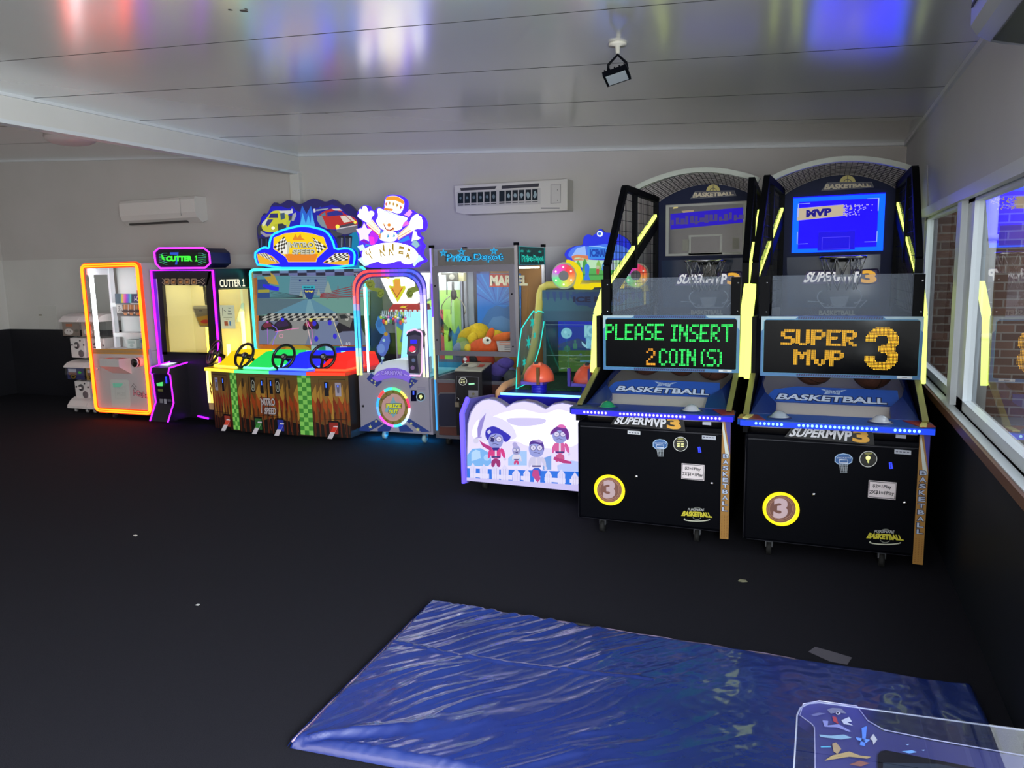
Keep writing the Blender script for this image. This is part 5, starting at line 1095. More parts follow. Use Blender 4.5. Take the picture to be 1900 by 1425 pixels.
    for t, q4 in (('NITRO', ((650, 770), (1070, 770), (1075, 865), (690, 865))), ('SPEED', ((725, 885), (1095, 885), (1095, 970), (715, 970)))):
        k.text(S2, t, q4, '#5c6c6c', 9, GLOW, .6, .085); k.text(S2, t, tuple((u + 3, v - 2) for u, v in q4), '#d8d8c0', 11, GLOW, .9, .03)
    k.poly(S2, [(645, 770), (690, 770), (665, 950), (640, 970)], '#d8d8c0', 10, GLOW, .8); k.build('sign_face', r)
    for q_, ck in (([(150, 960), (270, 940), (400, 1000), (515, 1110), (200, 1150), (165, 1050)], ((160, 960), (290, 945), (500, 1105), (330, 1050))), ([(1200, 1105), (1400, 950), (1600, 940), (1635, 1000), (1610, 1145), (1400, 1130)], ((1400, 955), (1620, 945), (1610, 1060), (1230, 1105)))):
        k = MB(); k.slab(S2, q_, .008, '#f8b81c', 6, GLOW, .95); k.check(S2, ck, 7, 5, '#f8f8e8', '#3c3020', 8, GLOW, .95); k.build('headlight_panel', r)
    for x, y in ((-5.5, 6.25), (-4.6, 6.25), (-4.2, 6.6)): caster(r, x, y, .03)
racer()
# ---------------------------------------------------------------- carnival prize machine under the clown sign
def carnival():
    Y = 6.28; x0, x1, z0, z1 = -4.10, -3.31, .09, 1.645; D = .80
    r = thing('carnival_prize_machine', 'white arched prize machine under the glowing clown sign', 'arcade machine', (x0, Y, 0))
    W_ = mat('#9c98aa', .35)
    f = PY(Y).z(370, 590, .2368); g = PY(Y).z(650, 480, .1544)
    k = MB(); k.box(x0, x1, Y + .02, Y + D, z0, .62, m=W_); k.build('cabinet', r)
    k = MB(); k.box(x0, x1, Y + .03, Y + D, 1.60, z1 - .03, m=W_); k.build('roof_panel', r)
    k = MB(); k.slab(f, [(1252, 432), (1320, 432), (1400, 505), (1560, 480), (1660, 500), (1720, 440), (1795, 445), (1808, 895), (1266, 885)], .03, '#c4c0d4', 0, mat('#9c98aa', .35))
    k.poly(f, [(1310, 478), (1345, 430), (1432, 500), (1390, 542)], '#2c3c90', 1); k.poly(f, [(1640, 500), (1655, 470), (1715, 490), (1650, 552)], '#2c3c90', 1)
    for x, y, r_ in ((1352, 488, 11), (1378, 500, 10), (1375, 520, 9), (1665, 494, 9), (1655, 518, 10), (1680, 510, 9)): k.star(f, x, y, r_, '#d8d88a', 2)
    k.poly(f, [(1255, 860), (1390, 790), (1440, 830), (1330, 888), (1255, 885)], '#28408c', 1); k.poly(f, [(1395, 870), (1450, 830), (1510, 850), (1490, 888), (1400, 888)], '#28408c', 1); k.poly(f, [(1560, 850), (1620, 835), (1680, 890), (1570, 890)], '#28408c', 1); k.poly(f, [(1610, 800), (1650, 790), (1805, 890), (1740, 893)], '#28408c', 1)
    for x, y, r_ in ((1340, 852, 18), (1385, 808, 14), (1660, 826, 14), (1712, 874, 18)): k.star(f, x, y, r_, '#d8d88a', 2)
    for i in range(2): k.stroke(f, [(1706, 546 + i * 14), (1772, 548 + i * 14)], 6, '#8a86a0', 1)
    k.build('front_panel', r)
    k = MB(); k.circ(f, 1520, 700, 118, '#8c7a3c', 1, ry=136); k.circ(f, 1520, 700, 92, '#d8a8a4', 2, ry=108)
    for i in range(12): k.circ(f, 1520 + 106 * math.cos(i * PI / 6), 700 + 122 * math.sin(i * PI / 6), 9, '#6a5a28', 3, n=8)
    k.poly(f, [(1520, 615), (1540, 660), (1590, 668), (1560, 700), (1555, 740), (1520, 780), (1490, 740), (1450, 735), (1470, 690), (1500, 660)], '#88b8c8', 3)
    k.text(f, 'PRIZE', ((1462, 668), (1588, 668), (1588, 708), (1462, 708)), '#4a4a1c', 4, None, 1, .10); k.text(f, 'OUT', ((1480, 714), (1562, 714), (1562, 752), (1480, 752)), '#4a4a1c', 4, None, 1, .10)
    k.text(f, 'PRIZE', ((1466, 671), (1584, 671), (1584, 705), (1466, 705)), '#dce03c', 5, GLOW, .8, .04); k.text(f, 'OUT', ((1484, 717), (1558, 717), (1558, 749), (1484, 749)), '#dce03c', 5, GLOW, .8, .04)
    k.stroke(f, [(1440, 640), (1470, 612), (1500, 600)], 7, '#6a5a3c', 4); k.build('prize_door', r)
    cols = ('#f8f4ff', '#50e0ff', '#a040ff', '#ff50c0', '#ff3040', '#58ff70', '#40e8ff', '#ffffff')
    c0 = f(1520, 700, 4); Rx = (f(1645, 700, 4) - c0).length; Rz = (f(1520, 845, 4) - c0).length
    k = MB()
    seq = ['#ffffff', '#b8ecff', '#48d8ff', '#e060e0', '#ff48d0', '#60a0ff', '#30a0ff', '#ff4040', '#40e8e0', '#58ff90', '#f4e060', '#ff3060']
    N = 48
    for i in range(N):
        a, b = 2 * PI * i / N, 2 * PI * (i + 1) / N; cc = seq[int(i / N * 12) % 12]
        k.tube([c0 + Vector((Rx * math.cos(t), 0, -Rz * math.sin(t))) for t in (a, b)], .0125, cc, GLOW, 1.7, 6)
    k.build('ring_light', r)
    k = MB(); k.rect(f, 1658, 566, 1702, 652, '#10102a', 1, GLOSS); k.rect(f, 1672, 572, 1684, 602, '#3a5cff', 2, GLOW, 1.4); k.build('card_slot', r)
    k = MB(); k.circ(f, 1735, 618, 36, '#14161c', 1, ry=36); k.ring(f, 1735, 618, 33, 5, '#a8d0e8', 2); k.poly(f, [(1722, 606), (1740, 600), (1750, 616), (1736, 640), (1724, 624)], '#e8f0a0', 3, GLOW, 1); k.build('coin_window', r)
    MB().lathe(f(1283, 690), (0, -1, 0), [(0, 0), (.013, 0), (.01, .008), (0, .008)], m=mat('#2a2830', .3), n=12).build('lock', r)
    # lettered arch band
    k = MB(); b_ = [(1355, 470), (1400, 420), (1470, 395), (1540, 392), (1610, 412), (1660, 450), (1640, 505), (1590, 478), (1520, 468), (1450, 478), (1395, 500)]
    k.slab(f, b_, .015, '#8c6cf0', 6, GLOW, .75); k.text(f, 'CARNIVAL', ((1420, 408), (1604, 412), (1600, 452), (1424, 446)), '#5a3cc0', 7, GLOW, .5, .08); k.text(f, 'CARNIVAL', ((1424, 411), (1600, 415), (1596, 449), (1428, 443)), '#b8a4ff', 9, GLOW, .85, .02)
    k.stroke(f, [(1385, 452), (1418, 435)], 4, '#c8b8ff', 8, GLOW, .8); k.stroke(f, [(1606, 440), (1645, 456)], 4, '#c8b8ff', 8, GLOW, .8); k.build('arch_band', r)
    # neon arch, two tubes
    def arch(ins, y, yo=0): 
        xl, xr, zt, rr = x0 + ins, x1 - ins, z1 - ins, .17; zs = [.64, .68, .72, .76, .82, .9, 1.0, 1.08, 1.14, 1.2, 1.26, 1.32, 1.4]
        return [(xl, y, z) for z in zs] + [(xl + rr - rr * math.cos(a), y, zt - rr + rr * math.sin(a)) for a in (0, PI / 10, PI / 5, PI * .3, PI * .4, PI / 2)] + [(x0 + .24 + .045 * i, y, zt) for i in range(1, 7)] + [(xr - rr + rr * math.sin(a), y, zt - rr + rr * math.cos(a)) for a in (0, PI / 10, PI / 5, PI * .3, PI * .4, PI / 2)] + [(xr, y, z) for z in zs[::-1]]
    stops = [('#e0f090', .0), ('#d8f0b0', .05), ('#58d8f0', .12), ('#38c0ff', .24), ('#ff6058', .29), ('#ff3c48', .46), ('#7048ff', .52), ('#3858ff', .60), ('#8c78ff', .68), ('#e8e0ff', .74), ('#fffff0', .82), ('#f4ffc8', 1.0)]
    def ac(t):
        for (ca, ta), (cb, tb) in zip(stops, stops[1:]):
            if t <= tb:
                u = (t - ta) / (tb - ta); A_, B_ = col(ca), col(cb); return tuple(A_[i] * (1 - u) + B_[i] * u for i in range(3))
        return col(stops[-1][0])
    for ins, k_ in ((.018, 1.5), (.055, 1.3)):
        p = [Vector(q) for q in arch(ins, Y - .012)]; k = MB(); L_ = [0]
        for a, b in zip(p, p[1:]): L_.append(L_[-1] + (b - a).length)
        for i in range(len(p) - 1): k.tube([p[i], p[i + 1]], .0125, ac((L_[i] + L_[i + 1]) / 2 / L_[-1]), GLOW, k_, 8)
        k.build('neon_tube', r)
    k = MB(); A, B = arch(.0, Y + .0), arch(.075, Y + .0); n = len(A); k.add(A + B, [(i, i + 1, n + i + 1, n + i) for i in range(n - 1)], m=mat('#3a3f8c', .3)); k.build('neon_channel', r)
    # glazing and interior
    k = MB(); k.add([tuple(v) for v in arch(.07, Y + .012)], [tuple(range(len(arch(.07, Y))))], m=GLASS); k.build('front_glass', r)
    for x, nm in ((x0 + .01, 'side_glass'), (x1 - .01, 'side_glass')):
        k = MB(); k.add([(x, Y + .05, .62), (x, Y + D - .03, .62), (x, Y + D - .03, 1.6), (x, Y + .05, 1.6)], [(0, 1, 2, 3)], m=GLASS); k.build(nm, r)
    k = MB()
    for x in (x0 + .012, x1 - .012): k.box(x - .012, x + .012, Y + D - .04, Y + D, .62, 1.6, m=W_)
    k.build('rear_posts', r)
    I = PY(Y + D - .05).z(650, 480, .1544)
    k = MB(); k.box(x0 + .02, x1 - .02, Y + D - .04, Y + D - .02, .62, 1.6, m=mat('#6f8f3a', .5)); 
    bp = PR(x0 + .02, x1 - .02, .62, 1.6, Y + D - .045)
    k.rect(bp, 0, 0, 1, 1, '#9cc24a', 0); k.rect(bp, 0, .0, 1, .18, '#d8dcd8', 1); k.rect(bp, 0, .86, 1, .93, '#6c5a6c', 1); k.rect(bp, 0, .93, 1, 1, '#3c88a8', 1)
    for x, y, s_ in ((.12, .45, .12), (.2, .62, .15), (.35, .6, .12), (.75, .5, .1), (.9, .62, .12)): k.poly(bp, [(x - s_, y + .1), (x - s_ * .6, y - .06), (x, y + .02), (x + s_ * .5, y - .08), (x + s_, y + .1), (x + s_ * .3, y + .2)], '#3f7fa8', 2)
    for x in (.1, .28, .86): k.stroke(bp, [(x, .66), (x, .86)], .012, '#5c7430', 2)
    k.rect(bp, .66, .38, .74, .9, '#c8443c', 2); k.rect(bp, .74, .38, .86, .9, '#b8d838', 2); k.build('back_panel', r)
    k = MB(); k.prism([(x0 + .30, Y + .45, 1.27), (x0 + .66, Y + .45, 1.27), (x0 + .64, Y + .45, .66), (x0 + .22, Y + .45, .66)], (0, .02, 0), c='#98e4ff', m=GLOW, k=1.3); k.stroke(PY(Y + .449), [], 1, '#ffffff') if False else None; k.build('lit_backdrop', r)
    k = MB(); k.box(x0 + .10, x1 - .08, Y + .06, Y + D - .1, 1.57, 1.595, c='#f4f8ff', m=GLOW, k=9); k.build('ceiling_lamp', r)
    k = MB(); k.prism([(x0 + .18, Y + .04, .70), (x0 + .24, Y + .04, .76), (x0 + .40, Y + .04, .79), (x1 - .18, Y + .04, .79), (x1 - .18, Y + .04, .63), (x0 + .16, Y + .04, .63)], (0, .35, 0), m=mat('#f4fafc', .4)); k.build('snow_bank', r)
    for x in (x0 + .085, x1 - .10): MB().box(x, x + .010, Y + .05, Y + .075, .66, 1.48, c='#e8f8ff', m=GLOW, k=3).build('light_tube', r)  # pair added to brighten the interior; only the left has a visible source
    k = MB(); k.box(x0 + .03, x1 - .03, Y + .04, Y + D - .05, .60, .635, m=mat('#7cc8d8', .4)); k.build('deck', r)
    k = MB(); k.prism([(x0 + .16, Y + .25, 1.56), (x1 - .10, Y + .25, 1.56), (x1 - .10, Y + .25, 1.36), (x0 + .52, Y + .25, 1.30), (x0 + .30, Y + .25, 1.30), (x0 + .26, Y + .25, 1.34)], (0, .15, 0), m=mat('#f0f0ec', .5)); k.build('crane_housing', r)
    A = PY(Y + .2).z(650, 480, .1544); k = MB()
    k.slab(A, [(515, 545), (880, 545), (900, 615), (460, 612)], .12, '#a8302c', 0, mat('#a8302c', .5)); k.poly(A, [(590, 585), (640, 560), (630, 575), (700, 560), (660, 583), (690, 600)], '#e8c838', 1)
    n = 16
    for i in range(n): k.poly(A, [(455 + i * 28, 612), (483 + i * 28, 612), (478 + i * 28, 640), (462 + i * 28, 640)], '#f4f0ec' if i % 2 else '#b83a34', 1)
    k.build('striped_awning', r)
    k = MB()
    random.seed(4)
    for i in range(15):
        u = 385 + i * 24; k.stroke(A, [(u, 625), (u, 690 + 8 * (i % 3))], 8, '#b8ccd0', 1)
    k.build('hook_row', r)
    cs = ['#3c64c0', '#e04848', '#f0d040', '#e8e0e8', '#4c9c54', '#303030', '#d070b0']
    for i in range(11):
        u = 372 + i * 29; v = 712 + (i % 3) * 12; b = MB(); c_ = cs[i % 7]; p = A(u, v + 30, 0)
        b.ball(p, (.016, .014, .024), m=mat(c_, .4), n=10); b.ball(p + Vector((0, 0, .032)), .014, m=mat(cs[(i + 3) % 7], .4), n=10); b.tube([p + Vector((0, 0, .04)), p + Vector((0, 0, .07))], .003, m=CHROME, n=5)
        nm = ('blue', 'red', 'yellow', 'white', 'green', 'black', 'pink')[i % 7]; nh = ('white', 'green', 'black', 'pink', 'blue', 'red', 'yellow')[i % 7]
        place = ('first', 'second', 'third', 'fourth', 'fifth', 'sixth', 'seventh', 'eighth', 'ninth', 'tenth', 'last')[i]
        solo(b, 'figurine_keyring', 'small %s figurine keyring with %s head, %s from left under the striped awning' % (nm, nh, place), 'keyring', tuple(p), 'figurine keyrings under the awning')
    # printed cartoon balloons and swirls on the glass
    G = PY(Y + .010).z(650, 480, .1544)
    k = MB()
    for q in ([(120, 290), (190, 262), (270, 255), (298, 300), (290, 350), (340, 350), (405, 370), (405, 430), (370, 470), (330, 455), (330, 400), (250, 380), (200, 345), (185, 300), (130, 310)], [(860, 260), (775, 280), (780, 330), (690, 360), (670, 420), (690, 470), (740, 470), (760, 410), (850, 375)]): k.poly(G, q, '#8c9c3c', 1)
    for x, y in ((240, 310), (365, 415), (725, 420)): k.ring(G, x, y, 26, 9, '#5c6c20', 2, a0=0, a1=300)
    k.stroke(G, [(100, 350), (130, 290), (240, 220), (320, 185)], 7, '#9ca838', 1); k.stroke(G, [(480, 190), (560, 165), (640, 190), (700, 240), (780, 270)], 7, '#b8c038', 1)
    k.poly(G, [(385, 170), (440, 185), (485, 165), (470, 210), (475, 250), (425, 235), (395, 235), (410, 205)], '#e8d82c', 2, GLOW, .9); k.star(G, 420, 212, 22, '#e05828', 3, GLOW, .9); k.star(G, 735, 195, 26, '#b8902c', 2)
    k.poly(G, [(510, 255), (545, 235), (600, 235), (610, 330), (660, 325), (668, 360), (570, 525), (465, 340), (470, 320), (518, 330)], '#d8d820', 2, GLOW, .95); k.poly(G, [(530, 258), (595, 252), (600, 345), (640, 345), (565, 480), (490, 350), (535, 345)], '#f0a83c', 3, GLOW, .9); k.stroke(G, [(500, 350), (562, 462), (628, 352)], 7, '#a83428', 4)
    k.build('swirl_decals', r)
    k = MB()
    k.poly(G, [(335, 685), (365, 720), (385, 770), (420, 830), (430, 880), (400, 910), (360, 900), (320, 850), (300, 790), (318, 740)], '#4890d8', 1); k.circ(G, 350, 780, 34, '#3878c0', 2, ry=50, n=14); k.poly(G, [(350, 690), (385, 690), (380, 725), (360, 720)], '#b8d838', 2)
    k.poly(G, [(370, 960), (400, 920), (440, 880), (470, 900), (480, 990), (455, 1090), (420, 1160), (370, 1170), (320, 1120), (315, 1060), (350, 1010)], '#5c78d8', 1); k.circ(G, 372, 1080, 45, '#7ca0e8', 2, ry=60, n=14); k.circ(G, 430, 905, 24, '#e0b838', 3, n=12); k.ring(G, 430, 905, 14, 6, '#c07820', 4, n=14); k.stroke(G, [(400, 1160), (385, 1210), (375, 1270)], 16, '#7088c8', 1)
    for x, y in ((405, 980), (390, 1195)): k.circ(G, x, y, 18, '#b8e8e8', 3, n=12)
    k.build('balloon_animal_decal', r)
    # coin-drop podium on the right
    k = MB(); px = [(680, 900), (700, 870), (780, 850), (850, 880), (860, 920), (845, 960), (825, 1130), (800, 1160), (830, 1380), (705, 1375), (692, 1160), (680, 1145), (690, 960)]
    Pq = PY(Y - .10).z(650, 480, .1544); k.slab(Pq, px, .11, '#3c3450', 0, mat('#4a4460', .35)); k.poly(Pq, [(670, 935), (690, 890), (780, 868), (860, 905), (850, 935), (780, 910), (700, 930)], '#23253c', 1); k.poly(Pq, [(676, 1140), (720, 1030), (820, 1030), (800, 1130)], '#5a4458', 1); k.poly(Pq, [(700, 1165), (800, 1165), (815, 1370), (715, 1370)], '#2c2c3c', 1); k.circ(Pq, 760, 1220, 24, '#6878a0', 2, n=10); k.circ(Pq, 750, 1310, 26, '#8a6c9c', 2, n=10); k.build('control_podium', r)
    k = MB(); k.rect(Pq, 722, 972, 800, 1020, '#2c20ff', 2, GLOW, 1.0); k.build('display', r)
    k = MB(); k.lathe(Pq(748, 1085, 2), (0, -.8, .6), [(.034, 0), (.03, .012), (.015, .022), (.001, .024)], '#ff2c58', GLOW, 1.1, 18); k.lathe(Pq(748, 1085, 1), (0, -.8, .6), [(.045, 0), (.04, .006), (.034, .006)], m=CHROME, n=18); k.build('push_button', r)
    MB().tube([Pq(u, v, 4) for u, v in [(680, 895), (700, 868), (780, 848), (855, 880), (868, 930), (862, 1360), (840, 1405), (720, 1402)]], .0075, '#ffb8e8', GLOW, 1.4).build('podium_neon', r)
    for x, y in ((-3.88, Y + .10), (-3.42, Y + .06), (x0 + .1, Y + D - .1), (x1 - .1, Y + D - .1)): caster(r, x, y, .09, mat('#8fb0b8', .4))
    # casters glow from a strip light under the cabinet
    MB().box(x0 + .05, x1 - .05, Y + .10, Y + .13, z0 - .012, z0, c='#10a8ff', m=GLOW, k=45).build('underglow_strip', r)
    MB().box(x0 - .004, x0, Y + .03, Y + .06, .14, .62, c='#20b0f0', m=GLOW, k=.9).build('side_glow_strip', r)
    # clown sign
    S = PY(Y + .03).z(640, 340, .1123)
    rim = [(440, 1400), (320, 1380), (310, 1320), (205, 1290), (210, 1250), (280, 1210), (240, 1110), (200, 1045), (235, 1020), (230, 900), (180, 755), (270, 735), (310, 640), (210, 560), (200, 520), (225, 440), (300, 365), (360, 365), (390, 440), (450, 440), (500, 480), (520, 410), (570, 390), (640, 430), (660, 215), (780, 180), (900, 200), (1005, 290), (970, 470), (1070, 425), (1120, 490), (1230, 510), (1310, 620), (1310, 740), (1250, 800), (1180, 790), (1200, 860), (1265, 905), (1215, 950), (1290, 1030), (1245, 1110), (1240, 1190), (1310, 1260), (1305, 1300), (1200, 1330), (1190, 1400)]; rim = sm(rim, 2)
    k = MB(); k.slab(S, rim, .07, '#3818e8', 0, GLOW, 2.5); k.build('sign_base', r)
    q = lambda pts, c_, l, kk=1.0: k.poly(S, sm(pts, 2), c_, l, GLOW, kk)
    k = MB()
    q([(270, 1180), (330, 1070), (550, 1000), (760, 975), (900, 985), (1100, 1040), (1180, 1120), (1230, 1200), (1120, 1340), (950, 1330), (930, 1270), (720, 1330), (600, 1330), (560, 1280), (400, 1340), (320, 1330)], '#fcfae8', 2, 3)
    q([(205, 1045), (300, 1010), (340, 1080), (260, 1120)], '#c8e8ff', 1.5, 1.3); q([(215, 1260), (290, 1215), (400, 1350), (320, 1370)], '#c8f0ff', 1.5, 1.3); q([(1230, 1180), (1305, 1265), (1200, 1310), (1150, 1380), (1120, 1340)], '#c8f0ff', 1.5, 1.3)
    k.build('sign_banner', r)
    k = MB()   # letters on the banner
    for ch, qq in zip('WINNER', (((290, 1110), (430, 1070), (500, 1240), (380, 1300)), ((445, 1060), (515, 1040), (560, 1210), (490, 1240)), ((530, 1030), (670, 1005), (690, 1200), (570, 1225)), ((690, 1000), (830, 1000), (830, 1195), (705, 1200)), ((860, 1005), (990, 1030), (960, 1210), (845, 1195)), ((1010, 1040), (1170, 1090), (1110, 1270), (980, 1215)))):
        k.text(S, ch, qq, '#b89018', 3, GLOW, .8, .10); k.text(S, ch, tuple((u + 5, v - 5) for u, v in qq), '#fffce0', 4, GLOW, 3, .01)
    k.build('sign_lettering', r)
    k = MB()
    for pts in ([(185, 755), (285, 740), (320, 650), (365, 745), (455, 765), (390, 850), (400, 960), (315, 920), (250, 955), (240, 850)], ): k.poly(S, pts, '#ffd8f8', 2, GLOW, 1.3)
    k.build('star_cutout', r); k = MB()
    q([(400, 860), (460, 770), (560, 860), (540, 960), (490, 1010), (420, 1020), (400, 960)], '#c020f0', 1.6, 1.1); q([(395, 880), (480, 890), (495, 1010), (430, 1020)], '#ff30d8', 1.8, 1.2); q([(260, 950), (320, 925), (430, 1015), (380, 1010)], '#8a10c8', 1.8, 1.0); q([(350, 670), (420, 720), (470, 790), (400, 770)], '#d83ce8', 1.6, 1.1)
    k.build('star_cutout', r); k = MB()
    q([(980, 520), (1075, 430), (1115, 480), (1060, 560)], '#ff9cf0', 1.6, 1.3); k.build('star_cutout', r); k = MB(); q([(945, 660), (1040, 620), (1070, 680), (960, 720)], '#e868e8', 1.6, 1.1); k.build('star_cutout', r); k = MB(); q([(1130, 790), (1180, 800), (1200, 870), (1260, 905), (1190, 945), (1100, 960)], '#e8f8ff', 1.7, 1.4); k.build('star_cutout', r); k = MB(); q([(880, 960), (1050, 860), (1080, 930), (930, 980)], '#2c80ff', 1.8, 1.1); k.build('star_cutout', r); k = MB(); q([(330, 1050), (350, 1000), (440, 1020)], '#2c90e8', 1.8, 1.1)
    k.build('star_cutout', r)
    k = MB()   # clown: hands, arms, head, hat
    q([(210, 555), (215, 520), (245, 500), (230, 450), (255, 420), (285, 440), (300, 380), (350, 375), (380, 430), (390, 480), (430, 450), (480, 470), (490, 520), (440, 560), (440, 610), (380, 660), (300, 610)], '#fcfaf0', 3, 3)
    q([(1060, 690), (1090, 600), (1130, 540), (1210, 500), (1230, 545), (1275, 555), (1270, 600), (1295, 620), (1280, 680), (1295, 730), (1260, 760), (1190, 750), (1130, 790), (1080, 770)], '#fcfaf0', 3, 3)
    q([(355, 670), (455, 600), (590, 770), (570, 880), (540, 850)], '#ffe8d0', 2.5, 1.3); k.stroke(S, [(365, 690), (560, 860)], 12, '#e04838', 3, GLOW, 1); k.stroke(S, [(390, 670), (570, 820)], 5, '#e88858', 3, GLOW, 1); k.stroke(S, [(445, 610), (560, 760)], 5, '#c8845c', 3, GLOW, 1)
    q([(860, 860), (1050, 690), (1120, 790), (880, 940)], '#ffe8d0', 2.5, 1.3)
    for a, b in (((870, 870), (1040, 710)), ((870, 900), (1100, 770)), ((875, 930), (1120, 800))): k.stroke(S, [a, b], 8, '#e0703c', 3, GLOW, 1)
    q([(560, 920), (600, 800), (700, 790), (860, 800), (870, 930), (780, 975), (640, 960)], '#f4f4ff', 2.6, 1.4); q([(560, 900), (580, 830), (600, 820), (590, 920)], '#e89038', 3, 1)
    for x, y in ((605, 790), (715, 860), (815, 850), (885, 810)): q([(x - 20, y + 40), (x, y - 30), (x + 22, y + 30)], '#48a8d8', 3.5, 1)
    q([(530, 440), (570, 410), (640, 440), (700, 500), (900, 540), (1030, 560), (1040, 600), (960, 660), (940, 760), (860, 780), (720, 800), (600, 760), (520, 650), (530, 580), (560, 540)], '#fff8e4', 3.2, 3)
    q([(640, 690), (660, 680), (690, 740), (760, 760), (800, 730), (815, 740), (760, 800), (690, 790)], '#a83c28', 4.5, .9); q([(665, 700), (700, 745), (780, 755), (740, 770), (690, 755)], '#fff4ec', 5, 1.3); q([(690, 770), (750, 778), (730, 795), (700, 790)], '#f09080', 5.2, 1)
    k.circ(S, 735, 690, 30, '#e88c30', 5, GLOW, 1.1); k.circ(S, 800, 755, 25, '#f0a868', 4.2, GLOW, 1, n=14); k.circ(S, 645, 680, 20, '#f4c898', 4.2, GLOW, 1.1, n=14)
    k.stroke(S, [(668, 632), (685, 620), (695, 640)], 8, '#8a6c3c', 5, GLOW, .8); k.stroke(S, [(780, 660), (800, 655), (808, 668)], 8, '#8a6c3c', 5, GLOW, .8)
    q([(530, 445), (565, 405), (640, 440), (900, 530), (940, 550), (1000, 540), (900, 560), (700, 510), (600, 500), (560, 540)], '#ffffff', 4, 1.6); k.stroke(S, [(640, 450), (760, 500), (900, 535)], 7, '#48a8e8', 4.6, GLOW, 1)
    k.build('clown_cutout', r)
    k = MB(); q([(680, 235), (740, 212), (830, 208), (900, 225), (1000, 300), (960, 460), (900, 510), (800, 480), (650, 440)], '#fffcf0', 5, 1.5); q([(680, 240), (740, 218), (830, 214), (900, 230), (995, 302), (975, 355), (880, 295), (780, 278), (680, 290)], '#f09c28', 6, 1.1); q([(655, 405), (800, 425), (790, 460), (650, 442)], '#e88830', 6, 1.1)
    for x, y, c_ in ((745, 330, '#c8a048'), (808, 345, '#c89838'), (868, 365, '#c89838'), (688, 345, '#e86058'), (930, 400, '#e86058')): q([(x, y - 38), (x + 17, y), (x, y + 38), (x - 17, y)], c_, 6, 1)
    k.build('hat_cutout', r); k = MB(); q([(1105, 1010), (1140, 940), (1200, 950), (1250, 1020), (1190, 1080)], '#98c8d8', 6, 1); k.stroke(S, [(1135, 935), (1200, 950), (1250, 1025), (1170, 1095), (1195, 1140)], 8, '#4c6c7c', 7, GLOW, .7); k.build('hat_cutout', r)
carnival()

